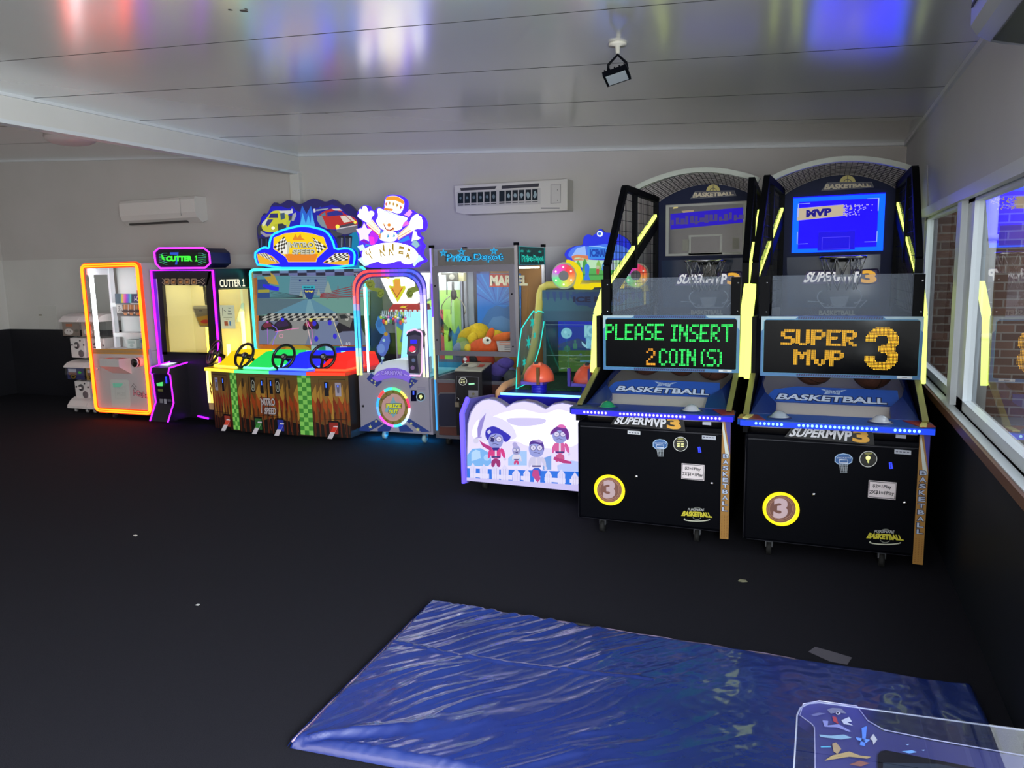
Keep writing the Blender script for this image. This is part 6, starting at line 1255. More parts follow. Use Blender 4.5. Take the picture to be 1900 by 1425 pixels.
# ---------------------------------------------------------------- prize crane
def crane():
    Y = 6.27; x0, x1, z0, z1 = -3.262, -2.41, .10, 1.82; D = .74
    r = thing('crane_machine', 'silver framed crane machine full of stuffed toys under a cyan starred header', 'arcade machine', (x0, Y, 0))
    f = PY(Y).z(790, 600, .1614); g = PY(Y).z(780, 440, .1404)
    MAR = mat('#5c3430', .45); AL = mat('#777683', .4, .6)
    zb = g(0, 0).z; zsh = f(100, 648).z
    k = MB(); k.box(x0 + .01, x1 - .01, Y + .01, Y + D, z0, zsh - .17, m=MAR); k.build('cabinet', r); MB().box(x0 + .01, x1 - .01, Y + .01, Y + .025, zsh - .17, zsh - .02, m=MAR).build('front_panel', r)
    k = MB(); q = [(145, 830), (165, 800), (640, 800), (640, 1190), (170, 1185), (148, 1160)]; k.slab(f, q, .004, '#22243a', 4, mat('#20233a', .4)); k.stroke(f, q, 8, '#6a6a78', 5, ALU, closed=True); k.build('access_door', r)
    k = MB(); k.box(x0, x1, Y - .005, Y + .03, zsh - .025, zsh + .005, m=AL); k.box(x0, x1, Y - .005, Y + D, z0 - .03, z0, m=AL); k.build('shelf_trim', r)
    for x, y in ((x0, Y), (x1 - .03, Y), (x0, Y + D - .03), (x1 - .03, Y + D - .03)):
        k = MB(); k.box(x, x + .03, y, y + .03, z0, z1, m=mat('#8d8d96', .3, .7)); k.box(x - .004, x + .034, y - .004, y + .034, z1, z1 + .025, m=BLACK); k.build('corner_post', r)
    k = MB(); zz = [.14, .62, .9, 1.2, 1.5, z1]; cc = ['#48b0ff', '#e8f0b0', '#f0f8d8', '#8a5cff', '#b0a0ff']
    for a, b, c_ in zip(zz, zz[1:], cc): k.box(x0 + .004, x0 + .018, Y - .008, Y, a, b, c=c_, m=GLOW, k=1.0)
    k.build('edge_light', r)
    # window frame
    k = MB(); F_ = [((135, 375), (1240, 375), (1190, 455), (185, 455))]
    o_, i_ = [(140, 385), (1240, 385), (1240, 1600), (160, 1600)], [(190, 460), (1190, 460), (1195, 1525), (225, 1525)]
    zt = g(600, 385).z; zti = g(600, 460).z; fl_ = f(600, 322).z; flo = f(600, 375).z
    k.box(x0 + .03, x1 - .03, Y - .012, Y + .02, zti, zt, m=AL); k.box(x0 + .03, x1 - .03, Y - .012, Y + .02, flo, fl_, m=AL); k.box(x0 + .03, x0 + .075, Y - .012, Y + .02, fl_, zti, m=AL); k.box(x1 - .08, x1 - .03, Y - .012, Y + .02, fl_, zti, m=AL)
    k.build('window_surround', r)
    for x, z in ((x0 + .05, zti - .12), (x0 + .05, fl_ + .1), (x1 - .055, zti - .2), (x1 - .055, fl_ + .05)): MB().lathe((x, Y - .012, z), (0, -1, 0), [(0, 0), (.008, 0), (.006, .006), (0, .006)], m=BLACK, n=8).build('bolt', r)
    k = MB(); k.add([(x0 + .03, Y + .01, zsh), (x1 - .03, Y + .01, zsh), (x1 - .03, Y + .01, zt), (x0 + .03, Y + .01, zt)], [(0, 1, 2, 3)], m=GLASS); k.build('front_glass', r)
    for x in (x0 + .015, x1 - .015): MB().add([(x, Y + .03, zsh), (x, Y + D - .03, zsh), (x, Y + D - .03, zt), (x, Y + .03, zt)], [(0, 1, 2, 3)], m=GLASS).build('side_glass', r)
    # header, front and side, etched letters lit cyan
    k = MB(); k.add([(x0 + .03, Y, zt + .01), (x1 - .03, Y, zt + .01), (x1 - .03, Y, z1 - .01), (x0 + .03, Y, z1 - .01)], [(0, 1, 2, 3)], m=thin_glass('header_acrylic', (.55, .68, .74), 1.4)); k.box(x0 + .03, x1 - .03, Y + .10, Y + .12, zt, z1 - .02, m=mat('#0a1626', .5)); k.box(x0 + .03, x1 - .03, Y + .01, Y + .1, zt - .01, zt + .01, m=AL); k.build('header', r)
    H_ = PY(Y - .004).z(780, 440, .1404)
    k = MB(); 
    def head(pl, tx, ty, st, cA, kk):
        for t, q4 in tx: k.text(pl, t, q4, cA, 1, GLOW, kk, .06); k.text(pl, t, q4, '#0c2c48', 3, PRINT, 1, -.004)
        for (x, y, s_) in st: k.star(pl, x, y, s_, cA, 1, GLOW, kk); k.star(pl, x, y, s_ * .72, '#0c2c48', 2); k.star(pl, x, y, s_ * .55, cA, 2.5, GLOW, kk); k.star(pl, x, y, s_ * .34, '#0c2c48', 3)
    head(H_, (('Prize', ((335, 215), (670, 220), (670, 325), (335, 322))), ('Depot', ((695, 210), (1095, 205), (1095, 335), (695, 335)))), 0, ((305, 210, 58), (545, 195, 58), (972, 185, 58)), '#28c0ff', 1.0); k.build('header_lettering', r)
    k = MB(); sp = PQ((x1 + .002, Y + .04, z1 - .01), (x1 + .002, Y + D - .03, z1 - .01), (x1 + .002, Y + D - .03, zt + .005), (x1 + .002, Y + .04, zt + .005))
    k.slab(sp, [(0, 0), (1, 0), (1, 1), (0, 1)], .02, '#2c6868', 0, mat('#2a6268', .35)); k.stroke(sp, [(0, 0), (1, 0), (1, 1), (0, 1)], .015, '#30d8d8', 1, GLOW, .6, closed=True); k.build('side_header', r)
    k = MB(); head(sp, (('Prize', ((.08, .42), (.52, .42), (.52, .86), (.08, .86))), ('Depot', ((.53, .42), (.96, .42), (.96, .94), (.53, .94)))), 0, ((.10, .25, .09), (.35, .25, .09), (.80, .25, .09)), '#30e0c8', .8); k.build('side_lettering', r)
    # interior
    k = MB(); k.box(x0 + .03, x1 - .03, Y + .03, Y + D - .02, zsh - .17, zsh - .15, m=mat('#4c4438', .5)); k.build('deck', r)
    k = MB(); k.box(x0 + .28, x1 - .02, Y + D - .02, Y + D - .005, zsh, zt, m=mat('#a8763c', .5)); k.box(x0 + .02, x0 + .10, Y + D - .02, Y + D - .005, zsh, zt, m=mat('#8a8f98', .5)); k.build('back_panel', r)
    k = MB(); k.box(x0 + .18, x0 + .28, Y + D - .03, Y + D - .005, zsh, zt, m=mat('#4c68a8', .5)); k.build('back_mirror_strip', r)
    p_ = PY(Y + D - .035).z(780, 440, .1404)
    k = MB(); k.slab(p_, [(742, 480), (1330, 480), (1330, 1330), (760, 1330)], .003, '#1c6cc8', 0, mat('#2874c8', .35))
    random.seed(12)
    for i in range(16):
        a = PI * (.08 + i * .062); cx, cy = 1010, 900; L = 620; w_ = .022
        P = [(cx, cy)] + [(cx - L * math.cos(a + d_), cy - L * math.sin(a + d_)) for d_ in (-w_, w_)]; P = [(max(745, min(1328, u)), max(482, min(1328, v))) for u, v in P]; k.poly(p_, P, '#3c98e0' if i % 2 else '#1450b0', 1)
    k.poly(p_, [(915, 488), (1300, 488), (1300, 658), (915, 658)], '#c03828', 2); k.text(p_, 'MARVEL', (925, 505, 1420, 642), '#f4ecc8', 3, None, 1, .05)
    k.poly(p_, [(820, 1100), (900, 960), (1010, 900), (1120, 940), (1200, 880), (1325, 960), (1325, 1328), (770, 1328), (790, 1200)], '#3f6fa8', 2); k.poly(p_, [(880, 1180), (960, 1060), (1080, 1040), (1200, 1100), (1320, 1080), (1325, 1328), (850, 1328)], '#5b87b8', 3); k.build('poster', r)
    MB().box(x0 + .05, x1 - .05, Y + .04, Y + .10, zt - .03, zt - .012, c='#f8f8e8', m=GLOW, k=12).build('light_tube', r)
    MB().box(x1 - .06, x1 - .04, Y + .04, Y + D - .06, zt - .03, zt - .012, c='#f8f8e8', m=GLOW, k=8).build('light_tube', r)
    # claw carriage
    c_ = PY(Y + .10).z(780, 440, .1404)
    k = MB(); k.slab(c_, [(335, 475), (480, 475), (485, 585), (340, 590)], .1, '#5c5c5c', 0, mat('#5f605e', .4)); k.circ(c_, 415, 525, 36, '#a8a8a4', 1); k.slab(c_, [(265, 470), (335, 475), (335, 505), (270, 500)], .03, '#6c6c6c', 0, mat('#787878', .4)); k.slab(c_, [(485, 475), (555, 470), (555, 585), (490, 585)], .06, '#b8b490', -20, mat('#b4b090', .4)); k.build('carriage', r)
    A_ = [c_(u, v) for u, v in ((430, 590), (430, 800))]
    k = MB(); k.tube(A_, .012, m=mat('#55565c', .4), n=8); k.ball(c_(440, 760), (.03, .03, .05), m=mat('#26282c', .4), n=12); k.build('claw_body', r)
    k = MB(); sp_ = []
    t0, t1 = c_(350, 590), c_(352, 760)
    for i in range(80): t = i / 79; a = t * 2 * PI * 14; sp_.append(t0.lerp(t1, t) + Vector((.006 * math.cos(a), .006 * math.sin(a), 0)))
    k.tube(sp_, .0022, m=BLACK, n=4); k.build('coiled_cable', r)
    for pts in ([(390, 780), (330, 830), (285, 900), (275, 960), (290, 1020)], [(415, 790), (405, 900), (402, 1020)], [(480, 790), (545, 850), (590, 930), (592, 1000), (580, 1020)]): MB().tube([c_(u, v) for u, v in pts], .0045, m=mat('#b4b0a0', .25, .9), n=6).build('claw_prong', r)
    # coin console
    cy = Y - .22; c0 = PY(cy).z(790, 600, .1614)
    xa, xb, zt_, zt2 = c0(335, 600).x, c0(645, 600).x, c0(400, 550).z, c0(400, 550).z + .05
    k = MB(); k.prism([(xa, cy, .16), (xa, cy, zt_), (xa, Y + .0, zt_ + .045), (xa, Y + .0, .16)], (xb - xa, 0, 0), m=mat('#15151c', .35)); k.build('console', r)
    k = MB(); k.prism([(xa, cy - .004, zt_), (xa, Y + .0, zt_ + .045), (xa, Y, zt_ + .055), (xa, cy - .004, zt_ + .01)], (xb - xa, 0, 0), m=mat('#a8a89a', .4, .3)); tp = PQ((xa, Y, zt_ + .057), (xb, Y, zt_ + .057), (xb, cy, zt_ + .012), (xa, cy, zt_ + .012)); k.circ(tp, .45, .45, .16, '#c8c8bc', 1, ry=.25); k.rect(tp, .68, .3, .88, .6, '#a83c30', 1); k.build('console_top', r)
    k = MB(); b0 = tp(.18, .45, 0); k.tube([b0, b0 + Vector((0, 0, .045))], .006, m=CHROME); k.ball(b0 + Vector((0, 0, .055)), .018, m=mat('#c8c8c8', .2), n=14); k.lathe(b0, (0, -.2, 1), [(.03, 0), (.02, .008), (.0, .01)], m=mat('#2a2a2a', .4), n=16); k.build('joystick', r)
    c0 = PY(cy - .002).z(790, 600, .1614)
    k = MB(); k.stroke(c0, [(355, 605), (605, 620), (605, 930), (345, 930)], 6, '#5a5a64', 1, closed=True); k.build('console_door', r)
    k = MB(); k.circ(c0, 428, 666, 46, '#101014', 1); k.ring(c0, 428, 666, 44, 7, '#d8d8d0', 2)
    for x, y in ((404, 660), (432, 662), (404, 676), (432, 678)): k.rect(c0, x, y, x + 20, y + 9, '#f0f0b8', 3, GLOW, 1.1)
    k.rect(c0, 404, 642, 448, 650, '#d0d0a0', 3, GLOW, .9); k.build('coin_window', r)
    k = MB(); k.poly(c0, [(492, 690), (560, 684), (562, 702), (495, 708)], '#a8f0c0', 2, GLOW, 1.0); k.rect(c0, 490, 628, 560, 660, '#08080a', 1); k.rect(c0, 430, 745, 460, 850, '#0a0a10', 1); k.build('note_slot', r)
    k = MB(); k.poly(c0, [(490, 768), (602, 772), (602, 895), (490, 890)], '#8a8894', 1); k.star(c0, 548, 810, 24, '#77704c', 2); k.stroke(c0, [(500, 850), (592, 854)], 8, '#5c5c68', 2); k.stroke(c0, [(500, 870), (592, 874)], 8, '#5c5c68', 2); k.build('notice', r)
    k = MB(); k.box(c0(350, 900).x, c0(395, 900).x, cy - .03, cy - .005, c0(350, 955).z, c0(350, 900).z, m=mat('#a89c8c', .3, .6)); k.tube([c0(358, 900) + Vector((0, -.015, 0)), c0(360, 865) + Vector((0, -.015, 0)), c0(375, 850) + Vector((0, -.015, 0)), c0(388, 865) + Vector((0, -.015, 0)), c0(388, 900) + Vector((0, -.015, 0))], .004, m=CHROME, n=6); k.build('padlock', r)
    for x, y in ((x0 + .10, Y + .06), (x1 - .1, Y + .06), (x0 + .1, Y + D - .08), (x1 - .1, Y + D - .08)): caster(r, x, y, .09)
    w_ = PY(Y - .003).z(790, 600, .1614)
    k = MB(); k.poly(w_, [(805, 205), (975, 205), (980, 322), (830, 322)], '#a8a4a0', -9); 
    for i in range(5): k.stroke(w_, [(840 + (i > 1) * 60, 222 + i * 20), (965, 222 + i * 20)], 8, '#b86a4c' if i < 2 else '#5c5c64', -8)
    k.build('window_notice', r)
    return f, Y
crf, crY = crane()
def plush(name, label, parts, cat='stuffed toy'):
    o = parts[0][1]; r = thing(name, label, cat, tuple(o), 'stuffed toys in the crane machine')
    for nm, c, rad, rot, colr, lab in parts:
        k = MB(); R_ = Matrix.Rotation(math.radians(rot), 3, 'Y')
        k.ball(c, rad, m=noise_mat('plush_' + colr.strip('#') + nm, tuple(x * .85 for x in col(colr)), col(colr), 40, .9, .5, 250, bdist=.006), n=22, rot=R_); k.build(nm, r, lab)
    return r
P_ = lambda u, v, y: atY(790 + u * .1614, 600 + v * .1614, y)
plush('stuffed_toy', 'big orange stuffed toy with one round white eye, lying against the glass', [('body', P_(670, 290, 6.52), (.16, .09, .10), -8, '#d8541c', None), ('ear', P_(740, 130, 6.50), (.035, .03, .07), 25, '#e8641c', None), ('ear', P_(880, 165, 6.56), (.13, .04, .045), -15, '#e06820', None), ('belly', P_(640, 420, 6.50), (.13, .10, .10), 0, '#a8341c', 'dark red belly'), ('nose', P_(485, 290, 6.47), (.035, .035, .045), 0, '#e8c838', 'yellow nose')])
for c, rad, cc in ((P_(702, 200, 6.405), (.044, .012, .036), '#f0ead8'), (P_(712, 192, 6.394), (.016, .008, .012), '#15120f')): 
    k = MB(); k.ball(c, rad, m=mat(cc, .3), n=16); k.build('eye', bpy.data.objects['stuffed_toy'], 'white eye' if cc == '#f0ead8' else 'black pupil')
plush('stuffed_toy', 'yellow stuffed toy with rounded limbs piled at the back under the poster', [('body', P_(590, 120, 6.72), (.13, .09, .10), -20, '#d8b818', None), ('limb', P_(470, 130, 6.68), (.11, .06, .06), -35, '#d0ae14', None), ('limb', P_(530, 190, 6.62), (.05, .05, .08), 30, '#e0c020', None), ('limb', P_(620, 90, 6.70), (.05, .06, .09), -40, '#e8c424', None), ('limb', P_(780, 130, 6.74), (.12, .05, .05), 5, '#d8b414', None)])
plush('stuffed_toy', 'pale green stuffed toy wedged left of the orange one', [('body', P_(425, 285, 6.50), (.08, .06, .08), 0, '#8ca068', None), ('head', P_(420, 220, 6.52), (.06, .06, .05), 0, '#7c9c4c', None), ('limb', P_(370, 300, 6.47), (.05, .05, .07), 20, '#7888a8', 'grey blue arm')])
plush('stuffed_toy', 'purple stuffed toy with floppy limbs slumped at the lower right', [('body', P_(850, 520, 6.41), (.10, .07, .07), -25, '#4c3c90', None), ('head', P_(920, 455, 6.37), (.08, .05, .05), 0, '#54449c', None), ('limb', P_(930, 510, 6.46), (.11, .04, .045), 30, '#6c6ca0', None), ('limb', P_(830, 560, 6.44), (.10, .05, .04), 10, '#50509c', None), ('muzzle', P_(945, 425, 6.44), (.03, .02, .03), 0, '#c8b498', 'cream muzzle')])
plush('stuffed_toy', 'small red and black stuffed toy behind the joystick', [('body', P_(480, 430, 6.37), (.05, .05, .045), 0, '#a81c24', None), ('head', P_(540, 430, 6.37), (.045, .04, .05), 0, '#1c1a1e', 'black head'), ('foot', P_(610, 460, 6.36), (.03, .03, .02), 0, '#15131a', 'black foot')])
plush('stuffed_toy', 'dark navy stuffed toy at the bottom of the heap beside the console', [('body', P_(760, 610, 6.42), (.10, .06, .07), 0, '#14144c', None), ('limb', P_(740, 560, 6.40), (.03, .03, .04), 20, '#8c90c0', 'pale paw')])
plush('stuffed_toy', 'grey stuffed toy in the bottom right corner of the crane', [('body', P_(980, 620, 6.42), (.07, .06, .07), 0, '#5c6064', None), ('ear', P_(1000, 580, 6.42), (.03, .03, .04), 0, '#4c5054', None)])
# ---------------------------------------------------------------- two-player water-gun game
def icegame():
    YF = 4.93
    r = thing('water_gun_game', 'water gun game with a glowing white cartoon front and two orange domes', 'arcade machine', (-1.85, 5.2, 0))
    f = PY(YF).z(850, 730, .1333); xr = -1.37; xl = f(120, 800).x
    def X2(u): return u
    ur = 1770
    k = MB(); out = [(115, 1215), (118, 800), (128, 420), (170, 260), (240, 150), (330, 90), (430, 70), (540, 92), (620, 140), (672, 180), (770, 125), (920, 98), (1060, 125), (1160, 175), (1222, 210), (1310, 150), (1450, 122), (1600, 150), (1700, 205), (ur, 260), (ur, 1375)]
    k.slab(f, out, .07, '#8a86b0', 0, mat('#8d88b4', .4)); k.build('front_cabinet', r)
    k = MB(); q = lambda pts, c_, l, kk=1.0: k.poly(f, sm(pts, 2, 6) if 1 < l < 4 else pts, c_, l, GLOW, kk)
    ins = [(128, 1205), (132, 800), (142, 425), (182, 275), (250, 165), (335, 103), (430, 84), (535, 105), (615, 152), (672, 196), (770, 140), (920, 113), (1060, 140), (1160, 190), (1222, 226), (1310, 165), (1450, 137), (1600, 165), (1700, 220), (ur - 10, 270), (ur - 10, 1365)]
    q(ins, '#d0c8ff', 1, 1.3)
    q([(180, 620), (220, 420), (330, 330), (480, 330), (620, 260), (900, 210), (1200, 300), (1400, 200), (1740, 330), (1740, 760), (1000, 760), (800, 640), (400, 700)], '#ece8ff', 2, 1.6)
    q([(650, 345), (900, 335), (1250, 345), (1200, 430), (900, 460), (720, 430)], '#d4ccf8', 3); q([(320, 240), (400, 205), (450, 240), (440, 310), (600, 340), (740, 430), (800, 520), (830, 650), (260, 700), (265, 480)], '#e6e0ff', 3)
    # street and car silhouettes, pale blue
    q([(130, 860), (200, 770), (320, 760), (450, 830), (470, 960), (420, 1010), (130, 1010)], '#7cb8f8', 4, .95); q([(190, 820), (250, 780), (310, 800), (320, 900), (190, 940)], '#b4d8ff', 5, 1); k.circ(f, 405, 890, 45, '#a8d0ff', 5, GLOW, 1, n=14)
    q([(820, 800), (960, 800), (960, 1000), (700, 1000), (700, 900)], '#a8ccff', 4, .95); q([(1380, 1000), (1580, 930), (1740, 960), (1740, 1120), (1400, 1130)], '#b8c8ff', 4, 1); q([(1180, 900), (1300, 860), (1300, 1060), (1180, 1060)], '#7aa8f0', 4, .9)
    q([(130, 1040), (ur - 12, 1090), (ur - 12, 1290), (130, 1180)], '#2878f0', 4.5, .9)
    k.build('lit_panel', r)
    k = MB()
    for u, v, w_, h in ((170, 960, 85, 230), (310, 980, 110, 235), (475, 975, 105, 250), (600, 985, 110, 250), (760, 1040, 110, 215), (915, 1040, 95, 240), (1060, 1070, 90, 230), (1215, 1060, 95, 240), (1390, 1050, 105, 250), (1580, 1090, 100, 240)):
        q([(u, v + 70), (u + w_ / 2, v), (u + w_, v + 70), (u + w_ - 5, v + h), (u + 5, v + h)], '#dcd8fa', 8, 1.0); k.stroke(f, [(u + w_ * .33, v + 60), (u + w_ * .35, v + h)], 3, '#b0a8e0', 9, GLOW, .9); k.stroke(f, [(u + w_ * .66, v + 60), (u + w_ * .66, v + h)], 3, '#b0a8e0', 9, GLOW, .9)
    for a, b in ((180, 440), (480, 760), (880, 1010), (1210, 1500), (1560, 1740)): q([(a, 1100 + (a - 180) * .06), (b, 1100 + (b - 180) * .06), (b, 1165 + (b - 180) * .06), (a, 1155 + (a - 180) * .06)], '#e2defc', 9, 1.0)
    q([(128, 1165), (ur - 12, 1275), (ur - 12, 1365), (128, 1205)], '#d0c8fa', 9.5, .95); k.build('fence_print', r)
    def figure(nm, lab, x, y, s, skin, coat, trous, hat):
        """a printed cartoon figure: big round head over a small body"""
        nonlocal k
        k = MB(); P = lambda pts, c_, l, kk=.9: k.poly(f, [(x + u * s, y + v * s) for u, v in sm(pts, 2, 5)], c_, l, GLOW, kk)
        P([(-60, 95), (60, 95), (75, 230), (60, 270), (-60, 270), (-70, 220)], coat, 11); P([(60, 105), (120, 140), (140, 260), (115, 270), (70, 190)], coat, 10.8); P([(-55, 100), (-110, 160), (-115, 260), (-90, 265), (-50, 180)], coat, 10.8)
        k.circ(f, x + 128 * s, y + 275 * s, 22 * s, '#e0d8f8', 11, GLOW, .9, n=10); P([(-60, 270), (60, 270), (70, 380), (20, 390), (0, 310), (-25, 390), (-70, 380)], trous, 10.9)
        P([(-12, 95), (12, 95), (14, 260), (-14, 260)], '#e8e0f8', 11.5); P([(-60, 235), (62, 235), (62, 255), (-60, 255)], '#3c2c80', 11.6)
        k.circ(f, x, y, 108 * s, skin, 12, GLOW, .9, ry=122 * s); k.circ(f, x, y + 50 * s, 96 * s, skin, 12.2, GLOW, .82, ry=70 * s)
        for ex in (-44, 46): k.circ(f, x + ex * s, y - 10 * s, 42 * s, '#5c5090', 13, GLOW, .8, n=18); k.circ(f, x + ex * s, y - 10 * s, 35 * s, '#d8d4f4', 13.5, GLOW, 1, n=18); k.circ(f, x + (ex + 3) * s, y - 8 * s, 6 * s, '#2c2060', 14, GLOW, .6, n=8)
        k.stroke(f, [(x - 45 * s, y + 60 * s), (x - 10 * s, y + 52 * s), (x + 50 * s, y + 72 * s)], 6 * s, '#3c3080', 14, GLOW, .7)
        if hat == 'tricorn':
            P([(-150, -60), (-140, -150), (-90, -180), (-30, -200), (60, -160), (170, -90), (230, -40), (150, 40), (110, 10), (100, -60), (30, -95), (-60, -85), (-90, -40), (-110, 20)], '#2a22c0', 15); P([(-120, -120), (-80, -150), (-60, -110), (-100, -80)], '#d8d8f8', 16); P([(-70, -40), (-10, -20), (-30, 30), (-70, 25)], '#241c70', 15); k.stroke(f, [(x - 70 * s, y - 20 * s), (x + 10 * s, y - 85 * s)], 8 * s, '#241c70', 15, GLOW, .7)
            P([(-55, 110), (55, 110), (30, 150), (-35, 150)], '#241890', 13)
        elif hat == 'cap':
            P([(-100, -30), (-95, -90), (-40, -125), (60, -120), (108, -60), (110, 20), (90, 30), (85, -40), (0, -70), (-80, -60)], '#54309c', 15); P([(-60, -110), (40, -130), (100, -90), (60, -80)], '#b8a0e0', 15.5)
        elif hat == 'fire':
            P([(-130, 10), (-140, -30), (-70, -110), (30, -140), (120, -80), (140, 20), (120, 80), (90, 60), (80, -20), (0, -80), (-80, -30)], '#702c98', 15); P([(-50, -120), (20, -160), (100, -120), (70, -90), (-20, -110)], '#e870c0', 15.5)
        else:
            P([(-70, -70), (-110, -190), (-40, -230), (20, -200), (50, -110), (30, -80)], '#b8b0e8', 15); P([(-20, 45), (40, 35), (60, 70), (20, 60), (-10, 75)], '#2c2470', 15)
        k.build(nm, r, lab)
    figure('figure_print', 'printed cartoon pirate with a black hat', 535, 640, .98, '#a0a6ee', '#e0388c', '#a02878', 'tricorn')
    figure('figure_print', 'small printed cartoon cook', 820, 785, .52, '#a8a8e0', '#e8e4f8', '#d83c80', 'toque')
    figure('figure_print', 'printed cartoon boy in dungarees', 1100, 760, 1.0, '#a4acf2', '#d8d4f4', '#2c60d8', 'cap')
    figure('figure_print', 'printed cartoon fireman in pink', 1425, 570, .98, '#a0a8f0', '#e060a8', '#d05890', 'fire')
    k = MB(); k.poly(f, [(290, 600), (285, 480), (320, 370), (405, 265), (370, 400), (320, 600)], '#9c90e0', 17, GLOW, .9); k.circ(f, 265, 650, 40, '#e0dcf8', 17, GLOW, .9, n=12); k.poly(f, [(300, 640), (370, 690), (480, 740), (470, 800), (350, 730)], '#c03088', 10.9, GLOW, .9); k.stroke(f, [(260, 610), (345, 600)], 16, '#a89ce8', 18, GLOW, .9); k.build('cutlass_print', r)
    k = MB(); k.poly(f, [(1060, 1050), (1130, 1060), (1160, 1180), (1120, 1230), (1040, 1130)], '#d04898', 17, GLOW, .85); k.build('tool_print', r); k = MB(); k.poly(f, [(1350, 870), (1480, 910), (1590, 940), (1590, 970), (1470, 960), (1340, 910)], '#c83c88', 17, GLOW, .85); k.build('tool_print', r)
    # left wing with neon edge, casters
    xw = f(25, 600).x
    k = MB(); zt, zb = f(25, 215).z, f(75, 1240).z
    k.prism([(xw + .015, YF - .01, zb), (xw + .015, YF - .01, zt - .03), (xw + .015, YF + .10, zt + .06), (xw + .015, YF + .55, zt + .02), (xw + .015, YF + .55, zb)], (.035, 0, 0), m=mat('#7a70d0', .35)); k.build('side_wing', r)
    MB().tube([(xw + .025, YF - .015, zb), (xw + .025, YF - .015, zt - .03), (xw + .025, YF + .095, zt + .065)], .015, '#4a3cff', GLOW, 3.5).build('neon_edge', r)
    for x in (-2.24, -1.5): caster(r, x, YF + .14, .09)
    for x in (-2.0, -1.5): caster(r, x, 6.2, .09)
    # deck, light bar, peach arms, hood frame
    k = MB(); k.box(-2.27, xr, 5.42, 6.98, .09, .645, m=mat('#1c18a8', .35)); k.build('base', r)
    k = MB(); k.box(-2.24, xr, 5.40, 5.414, .655, .672, c='#60a8ff', m=GLOW, k=4); k.box(-2.25, xr, 5.405, 5.48, .636, .656, m=mat('#1410b8', .3)); k.build('light_bar', r)
    dp = PR(-2.24, xr, .40, .636, 5.418); k = MB(); random.seed(2)
    for i in range(18): k.circ(dp, random.random(), .2 + .7 * random.random(), .006, '#6c68e8', 1, ry=.012, n=6)
    k.rect(dp, .52, .35, .62, .55, '#5a54c8', 1); k.build('front_print', r)
    PE = mat('#d8b06c', .4); X = -2.29
    pa = [atX(u, v, X) for u, v in ((925, 756), (926, 728), (936, 716), (955, 708), (976, 699))]; pb = [atX(u, v, X) for u, v in ((976, 697), (984, 668), (991, 640), (997, 600), (1001, 560), (1002, 545))]
    MB().tube(pa, .03, m=mat('#e0a878', .4), n=10).build('arm_rail', r)
    top = pb[-1]; hb = [Vector((X + .02, top.y, top.z + .05)), Vector((X + .07, top.y, top.z + .075)), Vector((-2.0, top.y, top.z + .08)), Vector((-1.48, top.y, top.z + .08)), Vector((-1.38, top.y, top.z + .07)), Vector((-1.345, top.y, top.z + .04)), Vector((-1.34, top.y, top.z)), Vector((-1.34, top.y, 1.22)), Vector((-1.36, top.y - .05, 1.14))]
    MB().tube(pb + hb, .034, m=mat('#d8cc68', .4), n=10).build('pipe_frame', r)
    Yh = top.y + .0
    hp = PY(Yh - .03).z(1010, 420, .1264)
    k = MB(); k.box(-2.26, -1.37, Yh - .028, Yh + .48, 1.15, 1.425, m=mat('#35607c', .4)); k.build('hood', r)
    k = MB(); k.rect(hp, -20, 955, 1540, 1240, '#2f5d80', .5); k.rect(hp, -20, 1050, 1540, 1240, '#386c84', .8)
    random.seed(8)
    for i in range(16): a = 20 + i * 96; k.poly(hp, [(a, 960), (a + 60, 960), (a + 48, 1050 + random.random() * 60), (a + 30, 1090), (a + 14, 1040)], '#2a4c88', 1)
    k.poly(hp, [(380, 1010), (480, 985), (600, 965), (800, 965), (1000, 960), (1180, 990), (1210, 1040), (1150, 1130), (1100, 1165), (900, 1150), (800, 1165), (760, 1195), (700, 1205), (620, 1165), (560, 1160), (480, 1160), (420, 1080)], '#1c4c8c', 2); k.text(hp, 'ICE MAN', (425, 1030, 1120, 1115), '#0a1c50', 3, None, 1, .05); k.build('hood_print', r)
    # cabinet recess and screen
    k = MB(); k.box(-2.27, -2.24, Yh, 6.98, .645, 1.15, m=mat('#3c5a5c', .4)); k.build('recess_wall', r)
    k = MB(); k.box(-1.40, -1.37, Yh, 6.98, .645, 1.15, m=mat('#3c5a5c', .4)); k.build('recess_wall', r)
    k = MB(); k.box(-2.27, -1.37, 6.96, 7.0, .1, 1.42, m=mat('#2c4446', .4)); k.build('rear_panel', r)
    sc = PY(6.86).z(960, 560, .1404); q = lambda pts, c_, l, kk=.7: k.poly(sc, pts, c_, l, GLOW, kk)
    k = MB(); xm = 1640; k.slab(sc, [(470, 245), (xm, 245), (xm, 930), (485, 925)], .06, '#0a0a18', 0, mat('#0a0a14', .2))
    q([(472, 250), (xm, 250), (xm, 620), (480, 620)], '#1c3cb0', 1); q([(472, 250), (xm, 250), (xm, 330), (474, 330)], '#1830d0', 1.5); k.circ(sc, 650, 415, 72, '#8cc8dc', 2, GLOW, .9); k.circ(sc, 635, 400, 20, '#a8dcec', 3, GLOW, .9, n=10); k.circ(sc, 680, 440, 16, '#70a8c8', 3, GLOW, .9, n=10)
    q([(480, 580), (600, 540), (800, 480), (900, 520), (1050, 560), (xm, 600), (xm, 640), (480, 640)], '#344c88', 2.5, .6); q([(740, 620), (735, 550), (755, 545), (755, 525), (745, 525), (765, 495), (785, 525), (775, 525), (775, 545), (792, 552), (792, 620)], '#4c8c78', 3, .6); k.circ(sc, 660, 620, 42, '#487c68', 3, GLOW, .6, n=14); q([(490, 490), (520, 480), (530, 560), (560, 600), (485, 600)], '#8c3c48', 3, .6)
